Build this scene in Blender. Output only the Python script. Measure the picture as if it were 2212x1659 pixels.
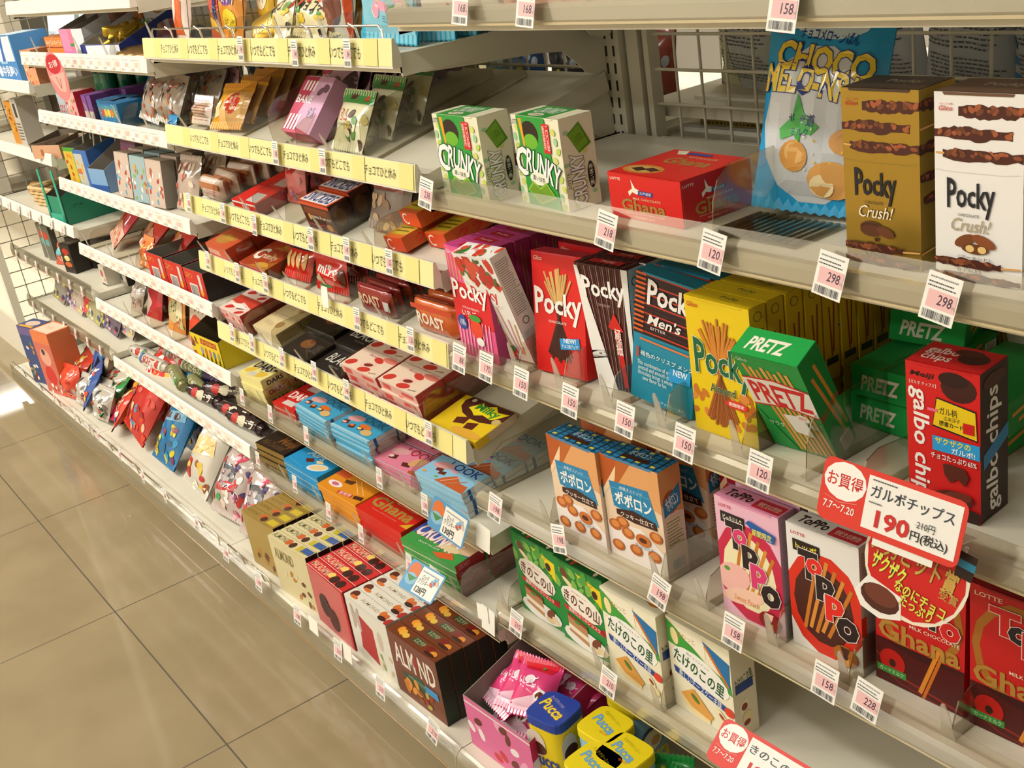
import bpy, bmesh, math, random
from mathutils import Vector, Matrix, geometry
for o in list(bpy.data.objects): bpy.data.objects.remove(o)
SC = bpy.context.scene; COL = SC.collection
# ---------------- camera ----------------
EYE = Vector((0, 0, 1.264)); FPX = 2525.0913
CR = ((0.58587836, 0.79632455, -0.1503787), (0.23055146, -0.34167622, -0.9111001), (-0.7769122, 0.4991238, -0.38377449))
cam = bpy.data.cameras.new('camera'); co = bpy.data.objects.new('camera', cam); COL.objects.link(co)
r0, r1, r2 = [Vector(r) for r in CR]
co.matrix_world = Matrix(((r0[0], -r1[0], -r2[0], EYE[0]), (r0[1], -r1[1], -r2[1], EYE[1]), (r0[2], -r1[2], -r2[2], EYE[2]), (0, 0, 0, 1)))
cam.sensor_width = 36.0; cam.lens = 36.0 * FPX / 2212.0; cam.clip_start = 0.02; cam.clip_end = 60
SC.camera = co
# ---------------- world, exposure ----------------
w = bpy.data.worlds.new('world'); SC.world = w; w.use_nodes = True
w.node_tree.nodes['Background'].inputs[0].default_value = (1.0, 0.95, 0.86, 1)
w.node_tree.nodes['Background'].inputs[1].default_value = 0.25
SC.view_settings.view_transform = 'Standard'; SC.view_settings.look = 'None'
SC.view_settings.exposure = -0.62; SC.view_settings.gamma = 1.0; SC.view_settings.use_curve_mapping = False
SC.cycles.max_bounces = 7; SC.cycles.transparent_max_bounces = 24; SC.cycles.diffuse_bounces = 3
SC.cycles.glossy_bounces = 3; SC.cycles.transmission_bounces = 3
SC.cycles.caustics_reflective = False; SC.cycles.caustics_refractive = False
SC.cycles.use_denoising = True
# ---------------- helpers ----------------
def srgb(h):
    h = h.lstrip('#')
    if len(h) == 3: h = ''.join(c + c for c in h)
    f = lambda c: c / 12.92 if c <= 0.04045 else ((c + 0.055) / 1.055) ** 2.4
    return tuple(f(int(h[i:i + 2], 16) / 255) for i in (0, 2, 4)) + (1,)
def shade(c, k=.72):
    h, s, kd = c.partition('/'); return ''.join('%02x' % min(255, int(int(h[i:i + 2], 16) * k)) for i in (0, 2, 4)) + s + kd
_M = {}
def M(spec):
    """spec: 'rrggbb' or 'rrggbb/kind' kind: g glossy print, f foil, m matte, s steel paint, c clear plastic, w wrap film"""
    if spec in _M: return _M[spec]
    col, _, kind = spec.partition('/')
    m = bpy.data.materials.new('mat_' + spec.replace('/', '_').replace('#', '')); m.use_nodes = True
    nt = m.node_tree; b = nt.nodes['Principled BSDF']; out = nt.nodes['Material Output']
    b.inputs['Base Color'].default_value = srgb(col)
    if kind in ('', 'g'): b.inputs['Roughness'].default_value = 0.42; b.inputs['Specular IOR Level'].default_value = 0.4
    elif kind == 'm': b.inputs['Roughness'].default_value = 0.85; b.inputs['Specular IOR Level'].default_value = 0.2
    elif kind == 'k': b.inputs['Roughness'].default_value = 0.16; b.inputs['Specular IOR Level'].default_value = 0.6
    elif kind == 'f':
        b.inputs['Roughness'].default_value = 0.3; b.inputs['Metallic'].default_value = 0.75
    elif kind == 's': b.inputs['Roughness'].default_value = 0.45
    elif kind == 'cr': b.inputs['Roughness'].default_value = 0.12; b.inputs['Metallic'].default_value = 1.0
    elif kind in ('c', 'w', 'e'):
        # thin clear plastic: mostly see-through, reflects at grazing angles
        tr = nt.nodes.new('ShaderNodeBsdfTransparent'); gl = nt.nodes.new('ShaderNodeBsdfGlossy'); mx = nt.nodes.new('ShaderNodeMixShader')
        lw = nt.nodes.new('ShaderNodeLayerWeight'); mr = nt.nodes.new('ShaderNodeMapRange')
        lw.inputs[0].default_value = 0.35
        lo, hi = {'c': (0.05, 0.5), 'w': (0.10, 0.6), 'e': (0.35, 0.8)}[kind]
        mr.inputs[3].default_value = lo; mr.inputs[4].default_value = hi
        c = srgb(col); tr.inputs[0].default_value = c
        gl.inputs['Roughness'].default_value = 0.12 if kind != 'w' else 0.08
        if kind == 'e': gl.inputs[0].default_value = c
        nt.links.new(lw.outputs['Facing'], mr.inputs[0]); nt.links.new(mr.outputs[0], mx.inputs[0])
        nt.links.new(tr.outputs[0], mx.inputs[1]); nt.links.new(gl.outputs[0], mx.inputs[2]); nt.links.new(mx.outputs[0], out.inputs[0])
        nt.nodes.remove(b)
    if kind == 'h':
        tr = nt.nodes.new('ShaderNodeBsdfTransparent'); mx = nt.nodes.new('ShaderNodeMixShader'); mx.inputs[0].default_value = .5; b.inputs['Roughness'].default_value = .3
        nt.links.new(tr.outputs[0], mx.inputs[1]); nt.links.new(b.outputs[0], mx.inputs[2]); nt.links.new(mx.outputs[0], out.inputs[0])
    _M[spec] = m
    return m
# ---- pixel ray helper (a point of the photo on a real plane of the place) ----
def ray(px, py):
    v = Vector(((px - 1106.0) / FPX, (py - 829.5) / FPX, 1.0))
    return r0 * v[0] + r1 * v[1] + r2 * v[2]
def on_plane(px, py, p0, n):
    d = ray(px, py); n = Vector(n); p0 = Vector(p0)
    return EYE + d * ((p0 - EYE).dot(n) / d.dot(n))
# ---- text glyph cache ----
_G = {}
def glyph(text, b=0.0, sh=0.0):
    k = (text, b, sh)
    if k in _G: return _G[k]
    cjk = any(ord(c) > 0x2000 for c in text); b2 = b * (.55 if not cjk else .45)
    cu = bpy.data.curves.new('tmp', 'FONT'); cu.body = text; cu.resolution_u = 2; cu.offset = b2; cu.shear = sh; cu.size = 1
    cu.space_line = 0.8; cu.align_x = 'CENTER'
    ob = bpy.data.objects.new('tmp', cu)
    me = ob.to_mesh()
    vs = [(v.co.x, v.co.y) for v in me.vertices]; fs = [tuple(p.vertices) for p in me.polygons]
    ob.to_mesh_clear(); bpy.data.objects.remove(ob); bpy.data.curves.remove(cu)
    if not vs: vs = [(0, 0), (1, 0), (0, 1)]; fs = []
    _G[k] = (vs, fs); return _G[k]
def bbox2(vs):
    xs = [v[0] for v in vs]; ys = [v[1] for v in vs]
    return min(xs), min(ys), max(xs), max(ys)
def fan(poly):
    if len(poly) <= 4 or True:
        t = geometry.tessellate_polygon([[Vector((p[0], p[1], 0)) for p in poly]])
        return [tuple(i) for i in t]
def ell(cx, cy, rx, ry, rot=0, n=14):
    c, s = math.cos(rot), math.sin(rot); o = []
    for i in range(n):
        a = 2 * math.pi * i / n; x, y = rx * math.cos(a), ry * math.sin(a)
        o.append((cx + x * c - y * s, cy + x * s + y * c))
    return o
def stroke(pts, wd):
    """polyline -> list of quads (physical units)"""
    q = []
    for (ax, ay), (bx, by) in zip(pts[:-1], pts[1:]):
        dx, dy = bx - ax, by - ay; L = math.hypot(dx, dy) or 1; nx, ny = -dy / L * wd / 2, dx / L * wd / 2
        q.append([(ax + nx, ay + ny), (ax - nx, ay - ny), (bx - nx, by - ny), (bx + nx, by + ny)])
    return q
class B:
    """collects polygons into ONE mesh with several material slots"""
    def __init__(s): s.v = []; s.f = []; s.m = []; s.ms = []; s.sm = set()
    def mi(s, spec):
        if spec not in s.ms: s.ms.append(spec)
        return s.ms.index(spec)
    def add(s, vs, fs, spec, smooth=False):
        o = len(s.v); s.v += [tuple(v) for v in vs]; k = s.mi(spec)
        for f in fs:
            if smooth: s.sm.add(len(s.f))
            s.f.append(tuple(i + o for i in f)); s.m.append(k)
    def box(s, x0, y0, z0, x1, y1, z1, spec, mat=None):
        vs = [(x0, y0, z0), (x1, y0, z0), (x1, y1, z0), (x0, y1, z0), (x0, y0, z1), (x1, y0, z1), (x1, y1, z1), (x0, y1, z1)]
        if mat: vs = [tuple(mat @ Vector(v)) for v in vs]
        s.add(vs, [(0, 3, 2, 1), (4, 5, 6, 7), (0, 1, 5, 4), (1, 2, 6, 5), (2, 3, 7, 6), (3, 0, 4, 7)], spec)
    def tube(s, pts, r, spec, n=6, caps=True, smooth=True):
        pts = [Vector(p) for p in pts]; rs = r if isinstance(r, (list, tuple)) else [r] * len(pts); vs = []; fs = []
        for i, p in enumerate(pts):
            t = (pts[min(i + 1, len(pts) - 1)] - pts[max(i - 1, 0)]).normalized()
            a = t.orthogonal().normalized() if i == 0 else (a - t * a.dot(t)).normalized()
            b = t.cross(a)
            for k in range(n):
                an = 2 * math.pi * k / n; vs.append(p + (a * math.cos(an) + b * math.sin(an)) * rs[i])
        for i in range(len(pts) - 1):
            for k in range(n): fs.append((i * n + k, i * n + (k + 1) % n, (i + 1) * n + (k + 1) % n, (i + 1) * n + k))
        s.add(vs, fs, spec, smooth)
        if caps: s.add(vs, [tuple(range(n))[::-1], tuple(range((len(pts) - 1) * n, len(pts) * n))], spec)
    def prism(s, poly, fn, t0, t1, spec, side=None):
        """poly 2D, fn(a,b,t)->xyz ; extruded between t0 and t1"""
        n = len(poly); vs = [fn(a, b, t0) for a, b in poly] + [fn(a, b, t1) for a, b in poly]
        tr = fan(poly)
        s.add(vs, [t for t in tr] + [tuple(i + n for i in t[::-1]) for t in tr], spec)
        s.add(vs, [(i, (i + 1) % n, n + (i + 1) % n, n + i) for i in range(n)], side or spec)
    def art(s, fm, W, H, items, nu=0, nv=0, base=0.00015, step=0.00005):
        """fm(u,v,off)->xyz, u v in 0..1 ; W H face size in metres"""
        L = 0
        for it in items:
            k = it[0]; L += 1; off = base + step * L; polys = []; tris = None
            if k == 'r': _, x0, y0, x1, y1, c = it; polys = [[(x0, y0), (x1, y0), (x1, y1), (x0, y1)]]
            elif k == 'e':
                _, cx, cy, rx, ry, c = it[:6]; rot = math.radians(it[6]) if len(it) > 6 else 0
                polys = [[(x / W, y / H) for x, y in ell(cx * W, cy * H, rx * W, ry * H if ry else rx * W, rot)]]
            elif k == 'p': _, pl, c = it; polys = [pl]
            elif k == 'l':
                _, pl, wd, c = it; polys = [[(x / W, y / H) for x, y in q] for q in stroke([(x * W, y * H) for x, y in pl], wd * 0.001)]
            elif k == 'bar':
                _, x0, y0, x1, y1, c = it; rnd = random.Random(int(x0 * 999)); x = x0
                while x < x1:
                    wd = (x1 - x0) * rnd.choice((0.012, 0.02, 0.035)); polys.append([(x, y0), (x + wd, y0), (x + wd, y1), (x, y1)]); x += wd + (x1 - x0) * rnd.choice((0.015, 0.025, 0.04))
            elif k == 'tx':
                _, x0, y0, x1, y1, n, c = it; rnd = random.Random(n + int(x0 * 97)); hh = (y1 - y0) / n
                for i in range(n):
                    x = x0; yy = y0 + i * hh + hh * 0.25; e = x1 - (x1 - x0) * rnd.random() * 0.25
                    while x < e:
                        wd = (x1 - x0) * (0.03 + 0.05 * rnd.random()); polys.append([(x, yy), (x + wd, yy), (x + wd, yy + hh * 0.36), (x, yy + hh * 0.36)]); x += wd + (x1 - x0) * 0.02
            elif k == 't':
                _, tx, x0, y0, x1, y1, c = it[:7]; o = it[7] if len(it) > 7 else {}
                rot = math.radians(o.get('rot', 0)); bw = o.get('b', 0.0)
                base_g = glyph(tx, bw, o.get('sh', 0)); bb = bbox2(base_g[0])
                lay = [(glyph(tx, bw + o['o'][1], o.get('sh', 0)), o['o'][0])] if 'o' in o else []
                lay.append((base_g, c))
                cx, cy = (x0 + x1) / 2 * W, (y0 + y1) / 2 * H; tw, th = abs(x1 - x0) * W, abs(y1 - y0) * H
                if abs(abs(o.get('rot', 0)) - 90) < 1: tw, th = th, tw
                sx = tw / (bb[2] - bb[0]); sy = th / (bb[3] - bb[1]); ox, oy = (bb[0] + bb[2]) / 2, (bb[1] + bb[3]) / 2
                cr, sr = math.cos(rot), math.sin(rot); arc = o.get('arc', 0)
                for (gv, gf), cc in lay:
                    pv = []
                    for x, y in gv:
                        x = (x - ox) * sx; y = (y - oy) * sy
                        if arc: y += arc * th * (1 - (2 * x / tw) ** 2)
                        if 'grow' in o: y *= 1 + o['grow'] * abs(2 * x / tw)
                        pv.append(((cx + x * cr - y * sr) / W, (cy + x * sr + y * cr) / H))
                    s.put2(fm, pv, gf, cc, off, 0, 0); L += 1; off = base + step * L
                continue
            elif k == 'sticks':
                # fan of chocolate sticks: cx, y0, y1, spread, n, colour biscuit, colour coat, thick(mm)
                _, cx, y0, y1, sp, n, cb, cc, tk = it[:9]; rnd = random.Random(n)
                for i in range(n):
                    t = (i + 0.5) / n * 2 - 1; xa = cx + t * sp * 0.9 + rnd.uniform(-.02, .02); xb = cx - t * sp * 0.75
                    ya = y1 - rnd.random() * 0.09 - abs(t) * 0.06; yb = y0 + rnd.random() * 0.05 + abs(t) * 0.05; ym = y0 + (y1 - y0) * 0.62; xm = xb + (xa - xb) * 0.62
                    for (p, q, c2) in (((xa, ya), (xm, ym), cb), ((xm, ym), (xb, yb), cc)):
                        for qd in stroke([(p[0] * W, p[1] * H), (q[0] * W, q[1] * H)], tk * 0.001):
                            s.put2(fm, [(x / W, y / H) for x, y in qd], [(0, 1, 2, 3)], c2, off + 0.00004 * i, nu, nv)
                        ex = tk * .00042
                        for qd in stroke([(p[0] * W + ex, p[1] * H), (q[0] * W + ex, q[1] * H)], tk * 0.0003):
                            s.put2(fm, [(x / W, y / H) for x, y in qd], [(0, 1, 2, 3)], shade(c2), off + 0.00004 * i + .00002, nu, nv)
                L += 12; continue
            elif k == 'nuts':
                # scattered blobs: x0 y0 x1 y1 n r colours
                _, x0, y0, x1, y1, n, r, cs = it; rnd = random.Random(n * 7 + int(x0 * 50))
                for i in range(n):
                    pl = ell(rnd.uniform(x0, x1) * W, rnd.uniform(y0, y1) * H, r * W, r * W * 0.62, rnd.uniform(0, 3.1), 9)
                    s.put2(fm, [(x / W, y / H) for x, y in pl], [tuple(range(9))], cs[i % len(cs)], off + 0.00002 * i, nu, nv)
                L += 3; continue
            elif k == 'crust':
                # knobbly chocolate stick
                _, x0, x1, y, hh, c, c2 = it; rnd = random.Random(int(y * 100) + int(x0 * 10)); n = 15; up = []; dn = []
                for i in range(n + 1):
                    x = x0 + (x1 - x0) * i / n; e = 0.35 + 0.65 * math.sin(math.pi * min(max(i / n, 0.08), 0.92)) ** 0.4
                    up.append((x, y + hh * 0.5 * e * rnd.uniform(0.6, 1.15))); dn.append((x, y - hh * 0.5 * e * rnd.uniform(0.6, 1.2)))
                polys = [dn + up[::-1]]
                for pl in polys: s.put2(fm, pl, fan(pl), c2, off, nu, nv)
                off += step
                for i in range(17):
                    x = x0 + (x1 - x0) * (.03 + .94 * rnd.random()); pl = ell(x * W, (y + hh * rnd.uniform(-.06, .26)) * H, .06 * rnd.uniform(.5, 1.1) * W * .8, hh * rnd.uniform(.1, .22) * H, rnd.uniform(-.9, .9), 8)
                    s.put2(fm, [(a / W, b / H) for a, b in pl], [tuple(range(8))], [c, shade(c, .8), shade(c, 1.2)][i % 3], off + 0.00002 * i, nu, nv)
                L += 2; continue
            for pl in polys:
                if len(pl) == 4 or k == 'e': s.put2(fm, pl, [tuple(range(len(pl)))], c, off, nu, nv)
                else: s.put2(fm, pl, fan(pl), c, off, nu, nv)
    def put2(s, fm, vs, fs, spec, off, nu, nv):
        if not fs: return
        if nu:
            bm = bmesh.new(); bv = [bm.verts.new((x, y, 0)) for x, y in vs]
            for f in fs:
                try: bm.faces.new([bv[i] for i in f])
                except ValueError: pass
            bb = bbox2(vs)
            for ax, n in ((0, nu), (1, nv)):
                for i in range(1, n):
                    c = i / n
                    if bb[ax] < c < bb[ax + 2]:
                        bmesh.ops.bisect_plane(bm, geom=bm.verts[:] + bm.edges[:] + bm.faces[:], plane_co=(c, 0, 0) if ax == 0 else (0, c, 0), plane_no=(1, 0, 0) if ax == 0 else (0, 1, 0))
            bm.verts.index_update(); vs = [(v.co.x, v.co.y) for v in bm.verts]; fs = [tuple(v.index for v in f.verts) for f in bm.faces]; bm.free()
        # keep every face turned outwards
        out = []
        for f in fs:
            a = 0
            for i in range(len(f)):
                x0, y0 = vs[f[i]]; x1, y1 = vs[f[(i + 1) % len(f)]]; a += x0 * y1 - x1 * y0
            out.append(f if a > 0 else f[::-1])
        s.add([fm(min(max(x, 0), 1), min(max(y, 0), 1), off) for x, y in vs], out, spec)
    def mesh(s, name):
        me = bpy.data.meshes.new(name); me.from_pydata(s.v, [], s.f)
        for sp in s.ms: me.materials.append(M(sp))
        me.polygons.foreach_set('material_index', s.m)
        if s.sm: me.polygons.foreach_set('use_smooth', [i in s.sm for i in range(len(s.f))])
        me.update(); return me
    def obj(s, name, parent=None): return link(name, s.mesh(name), parent)
def link(name, data, parent=None, mat=None):
    o = bpy.data.objects.new(name, data); COL.objects.link(o)
    if parent is not None: o.parent = parent
    if mat is not None: o.matrix_local = mat
    return o
def tag(o, label=None, cat=None, group=None, kind=None):
    if label: o['label'] = label
    if cat: o['category'] = cat
    if group: o['group'] = group
    if kind: o['kind'] = kind
    return o
def empty(name, mat): return link(name, None, None, mat)
def dup(o, mat, label, group=None):
    c = o.copy(); COL.objects.link(c); c.matrix_world = mat; c['label'] = label
    if group: c['group'] = group
    for ch in list(o.children):
        d = ch.copy(); COL.objects.link(d); d.parent = c
        for g in list(ch.children):
            e = g.copy(); COL.objects.link(e); e.parent = d
    return c
ORD = ['first', 'second', 'third', 'fourth', 'fifth', 'sixth', 'seventh', 'eighth', 'ninth', 'tenth', 'eleventh', 'twelfth']
T = Matrix.Translation
def RX(a): return Matrix.Rotation(math.radians(a), 4, 'X')
def RY(a): return Matrix.Rotation(math.radians(a), 4, 'Y')
def RZ(a): return Matrix.Rotation(math.radians(a), 4, 'Z')
# ---------------- room ----------------
def floor_mat():
    m = bpy.data.materials.new('floor_tile'); m.use_nodes = True; nt = m.node_tree; b = nt.nodes['Principled BSDF']
    g = nt.nodes.new('ShaderNodeNewGeometry'); sp = nt.nodes.new('ShaderNodeSeparateXYZ'); nt.links.new(g.outputs['Position'], sp.inputs[0])
    def mth(op, a, bb):
        n = nt.nodes.new('ShaderNodeMath'); n.operation = op
        for i, v in enumerate((a, bb)):
            if isinstance(v, (int, float)): n.inputs[i].default_value = v
            elif v is not None: nt.links.new(v, n.inputs[i])
        return n.outputs[0]
    ln = []
    for ax, o in ((0, -1.7085), (1, 0.4015)):
        q = mth('FLOORED_MODULO', mth('DIVIDE', mth('SUBTRACT', sp.outputs[ax], o - 0.0015), 0.598), 1.0)
        ln.append(mth('LESS_THAN', q, 0.0052))
    grout = mth('MAXIMUM', ln[0], ln[1])
    nz = nt.nodes.new('ShaderNodeTexNoise'); nz.inputs['Scale'].default_value = 5.5; nz.inputs['Detail'].default_value = 6; nt.links.new(g.outputs['Position'], nz.inputs[0])
    cr = nt.nodes.new('ShaderNodeValToRGB'); cr.color_ramp.elements[0].position = 0.35; cr.color_ramp.elements[1].position = 0.7
    cr.color_ramp.elements[0].color = srgb('8f7f62'); cr.color_ramp.elements[1].color = srgb('9a8a6c'); nt.links.new(nz.outputs['Fac'], cr.inputs[0])
    mx = nt.nodes.new('ShaderNodeMix'); mx.data_type = 'RGBA'; nt.links.new(grout, mx.inputs[0]); nt.links.new(cr.outputs[0], mx.inputs[6]); mx.inputs[7].default_value = srgb('50493a')
    nt.links.new(mx.outputs[2], b.inputs['Base Color'])
    rg = nt.nodes.new('ShaderNodeMapRange'); rg.inputs[3].default_value = 0.07; rg.inputs[4].default_value = 0.6; nt.links.new(grout, rg.inputs[0]); nt.links.new(rg.outputs[0], b.inputs['Roughness'])
    return m
def slab(name, x0, y0, z0, x1, y1, z1, spec, mat=None):
    b = B(); b.box(x0, y0, z0, x1, y1, z1, spec); o = b.obj(name); tag(o, kind='structure')
    if mat: o.data.materials[0] = mat
    return o
slab('floor', -16, -3.2, -0.08, 3.2, 5.2, 0, 'a89268', floor_mat())
slab('ceiling', -16, -3.2, 2.75, 3.2, 5.2, 2.85, 'e8e4da/m')
slab('wall_left', -16.1, -3.2, 0, -16, 5.2, 2.75, 'ddd6c6/m'); slab('wall_right', 3.2, -3.2, 0, 3.3, 5.2, 2.75, 'ddd6c6/m')
slab('wall_back', -16, 5.2, 0, 3.2, 5.3, 2.75, 'ddd6c6/m'); slab('wall_front', -16, -3.3, 0, 3.2, -3.2, 2.75, 'ddd6c6/m')
def lamp(name, x, y, ln, along, watts, label):
    e = tag(empty(name, T((x, y, 2.75))), label, 'ceiling light', 'fluorescent fixtures on the ceiling')
    b = B(); hx, hy = (ln / 2, 0.11) if along == 'x' else (0.11, ln / 2)
    b.box(-hx, -hy, -0.05, hx, hy, -0.001, 'f0efe8/m'); h = b.obj('lamp_housing', e)
    for s in (-1, 1):
        b = B()
        if along == 'x': b.tube([(-hx + .03, s * .05, -.07), (hx - .03, s * .05, -.07)], .014, 'ffffff', 8)
        else: b.tube([(s * .05, -hy + .03, -.07), (s * .05, hy - .03, -.07)], .014, 'ffffff', 8)
        t = b.obj('lamp_tube', e); m = TUBE; t.data.materials[0] = m
    l = bpy.data.lights.new('lamp_light', 'AREA'); l.shape = 'RECTANGLE'; l.size, l.size_y = (ln, .2) if along == 'x' else (.2, ln)
    l.energy = watts; l.color = (1.0, 0.955, 0.86); lo = link('lamp_light', l, e, T((0, 0, -0.09)))
    return e
TUBE = bpy.data.materials.new('tube_glow'); TUBE.use_nodes = True
_b = TUBE.node_tree.nodes['Principled BSDF']; _b.inputs['Emission Color'].default_value = (0.9, 0.96, 1, 1); _b.inputs['Emission Strength'].default_value = 14
LAMPS = [(-5.6, -2.4, 'added to fill the shelf fronts, far'), (-3.0, -2.4, 'added to fill the shelf fronts, middle'), (-0.6, -2.4, 'added to fill the shelf fronts, near'), (-1.9, 2.2, 'added behind the shelf unit to brighten the bags there'),(-12.1, 1.75, 'far beyond the end of the shelves'), (-7.4, -0.9, 'over the far end of the aisle'), (-4.9, -1.0, 'over the far half of the aisle'), (-3.1, -0.75, 'over the middle of the aisle'), (-1.3, -0.75, 'over the near part of the aisle'), (0.6, -0.75, 'behind the viewer'),  # the outermost front row and the middle rear lamp are added fill lights
         (-3.4, 2.6, 'behind the shelf unit'), (-0.6, 2.6, 'behind the shelf unit on the right')]
for i, (x, y, wh) in enumerate(LAMPS):
    lamp('ceiling_light', x, y, 1.25, 'y' if x < -12 else 'x', [90, 74, 40, 46, 30, 56, 80, 60, 30, 12, 50, 60][i], 'twin tube ceiling light ' + wh)
# ---------------- gondola ----------------
BX = [-3.97, -3.112, -2.207, -1.302, -0.38]
YB = 1.10; POST = 'd8d2bf/s'; STEEL = 'ddd7c4/s'
for i, x in enumerate(BX):
    b = B(); b.box(x - .02, YB - .012, 0, x + .02, YB + .03, 1.72, POST)
    for k in range(66):
        z = .1 + k * .0239
        for s in (-1, 1): b.add([(x + s * .008 - .0022, YB - .0123, z), (x + s * .008 + .0022, YB - .0123, z), (x + s * .008 + .0022, YB - .0123, z + .0145), (x + s * .008 - .0022, YB - .0123, z + .0145)], [(0, 1, 2, 3)], '3a342c/m')
    b.box(x + .026, YB - .004, .1, x + .05, YB + .03, 1.72, STEEL); b.box(x + .056, YB, .1, x + .066, YB + .02, 1.72, STEEL)
    tag(b.obj('shelf_post'), 'off-white slotted steel post ' + ['at the far end of the shelves', 'between the two farthest shelf bays', 'left of the yellow-railed bay', 'right of the yellow-railed bay', 'at the right edge of the nearest bay'][i], 'post')
for i in range(4):
    x0, x1 = BX[i] + .066, BX[i + 1] - .022; b = B(); n = int((1.66 - .16) / .0473)
    for k in range(n):
        z = 1.62 - k * .0473 + .0065
        b.tube([(x0, YB + .01, z), (x1, YB + .01, z)], .0024, STEEL, 5)
    x = x0 + .036
    while x < x1:
        b.tube([(x, YB + .0145, .12), (x, YB + .0145, 1.68)], .0022, STEEL, 5); x += .0473
    tag(b.obj('mesh_panel'), 'off-white wire mesh back panel of the ' + ['farthest bay', 'second farthest bay', 'bay with yellow rails', 'nearest bay'][i], 'wire panel')
BRK = [(0.012, -.002), (.012, -.018), (.04, -.028), (.12, -.034), (.22, -.040), (.262, -.046), (.285, -.066), (.30, -.082), (.318, -.088), (.335, -.085), (.335, -.002)]
SHELF = {}
def shelf(key, bay, zb, tilt, style, label, x0=None, x1=None, dp=.335):
    yf = .75; zd = zb + .014; x0 = BX[bay] + .004 if x0 is None else x0; x1 = BX[bay + 1] - .004 if x1 is None else x1
    S = T((0, yf, zd)) @ RX(tilt); SHELF[key] = S
    e = tag(empty('shelf', T(((x0 + x1) / 2, yf, zd)) @ RX(tilt)), label, 'shelf', 'metal shelves of the sweets gondola')
    w = (x1 - x0) / 2; b = B()
    b.box(-w, .004, -.022, w, dp, 0, STEEL)
    for s in (-1, 1): b.box(s * w - (.004 if s > 0 else -.001), .004, -.026, s * w + (.001 if s < 0 else -.0001) + .0, dp, .002, STEEL)
    b.obj('deck', e)
    for s in (-1, 1):
        b = B(); xx = s * (w - .006)
        b.prism(BRK, lambda a, c, t: (xx + t, a * dp / .335, c), -.0015, .0015, STEEL)
        for dd in (.10, .14, .18, .24): b.box(xx - .002, dd, -.0245, xx + .002, dd + .006, -.0215, '3c3830/m')
        b.obj('bracket', e)
    # front rail: stays vertical although the deck slopes
    RM = RX(-tilt); b = B()
    if style == 'clear':
        prof = [(0.004, -.014), (-.006, -.014), (-.0085, -.010), (-.0085, .002), (-.0045, .006), (0.001, .0065), (.004, .0065)]
        b.prism(prof, lambda a, c, t: (t, a, c), -w, w, 'e9e5d9/k'); b.box(-w, -.0092, -.0145, w, -.0086, -.012, 'c9b892/k')
    elif style == 'yellow':
        b.prism([(.004, -.014), (-.010, -.014), (-.010, -.012), (-.004, .022), (-.001, .022), (.004, .004)], lambda a, c, t: (t, a, c), -w - .003, w + .003, 'e6e0d0/k')
    else:
        b.prism([(.004, -.014), (-.010, -.014), (-.010, -.012), (-.005, .014), (-.002, .016), (.004, .004)], lambda a, c, t: (t, a, c), -w, w, 'f3efe6/k')
    r = b.obj('price_rail', e); r.matrix_local = RM
    if style == 'clear':
        b = B(); b.prism([(-.0092, -.012), (-.0098, -.010), (-.0098, .012), (-.0040, .0275), (-.0034, .0275), (-.0092, .0115)], lambda a, c, t: (t, a, c), -w, w, 'f4f2ec/c')
        r = b.obj('clear_lip', e); r.matrix_local = RM
    if style == 'yellow':
        a0 = Vector((0, -.0102, -.0118)); a1 = Vector((0, -.0042, .0222)); nrm = Vector((0, -1, .176)).normalized(); W = 2 * w + .006; Hh = (a1 - a0).length
        fm = lambda u, v, o: tuple(a0 + (a1 - a0) * v + Vector((-W / 2 + u * W, 0, 0)) + nrm * (o + .0002))
        its = [('r', 0, .02, 1, .98, 'e9df9e')]
        n = 7; ph = (hash(key[-1]) % 3) * 0 + (ord(key[-1]) % 2)
        for k in range(n + 1):
            c = (k + .5) / n - (.03 if ph else .065)
            its.append(('r', c - .085, .02, c - .045, .98, 'e4d88a'))
            tx = 'チョコでひと休み' if (k + ph) % 2 else 'いつでもどこでも'
            if c - .05 > 0 and c + .05 < 1: its.append(('t', tx, c - .046, .3 if ph else .25, c + .048, .72, '4a4636', {'sh': .15, 'b': -.004}))
        b = B(); b.art(fm, W, Hh, its); r = b.obj('label_strip', e); r['label'] = 'yellow paper strip with handwritten Japanese'; r.matrix_local = RM
    return e
def bot(key, bay, label):
    yf = .635; S = T((0, yf, .085)); SHELF[key] = S; x0, x1 = BX[bay] + .001, BX[bay + 1] - .001; w = (x1 - x0) / 2
    e = tag(empty('base_shelf', T(((x0 + x1) / 2, yf, .085))), label, 'shelf', 'base shelves of the sweets gondola')
    b = B(); b.box(-w, .004, -.03, w, .46, 0, STEEL); b.obj('deck', e)
    b = B(); b.box(-w, .05, -.085, w, .06, -.03, 'b5ae9c/s'); b.obj('kick_plate', e)
    b = B(); b.prism([(.004, -.045), (-.010, -.045), (-.012, -.040), (-.009, -.012), (-.004, -.004), (.004, .001)], lambda a, c, t: (t, a, c), -w, w, 'e4dfd2/k'); b.box(-w, -.0118, -.046, w, -.0105, -.0425, 'b08a5a/k'); b.obj('price_rail', e)
    b = B(); b.prism([(-.0128, -.040), (-.0134, -.038), (-.0100, -.004), (-.0100, .014), (-.0094, .014), (-.0094, -.005)], lambda a, c, t: (t, a, c), -w, w, 'f4f2ec/c'); b.obj('clear_lip', e)
bays = ['in the farthest bay', 'in the second farthest bay', 'in the bay with yellow rails', 'in the nearest bay']
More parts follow.
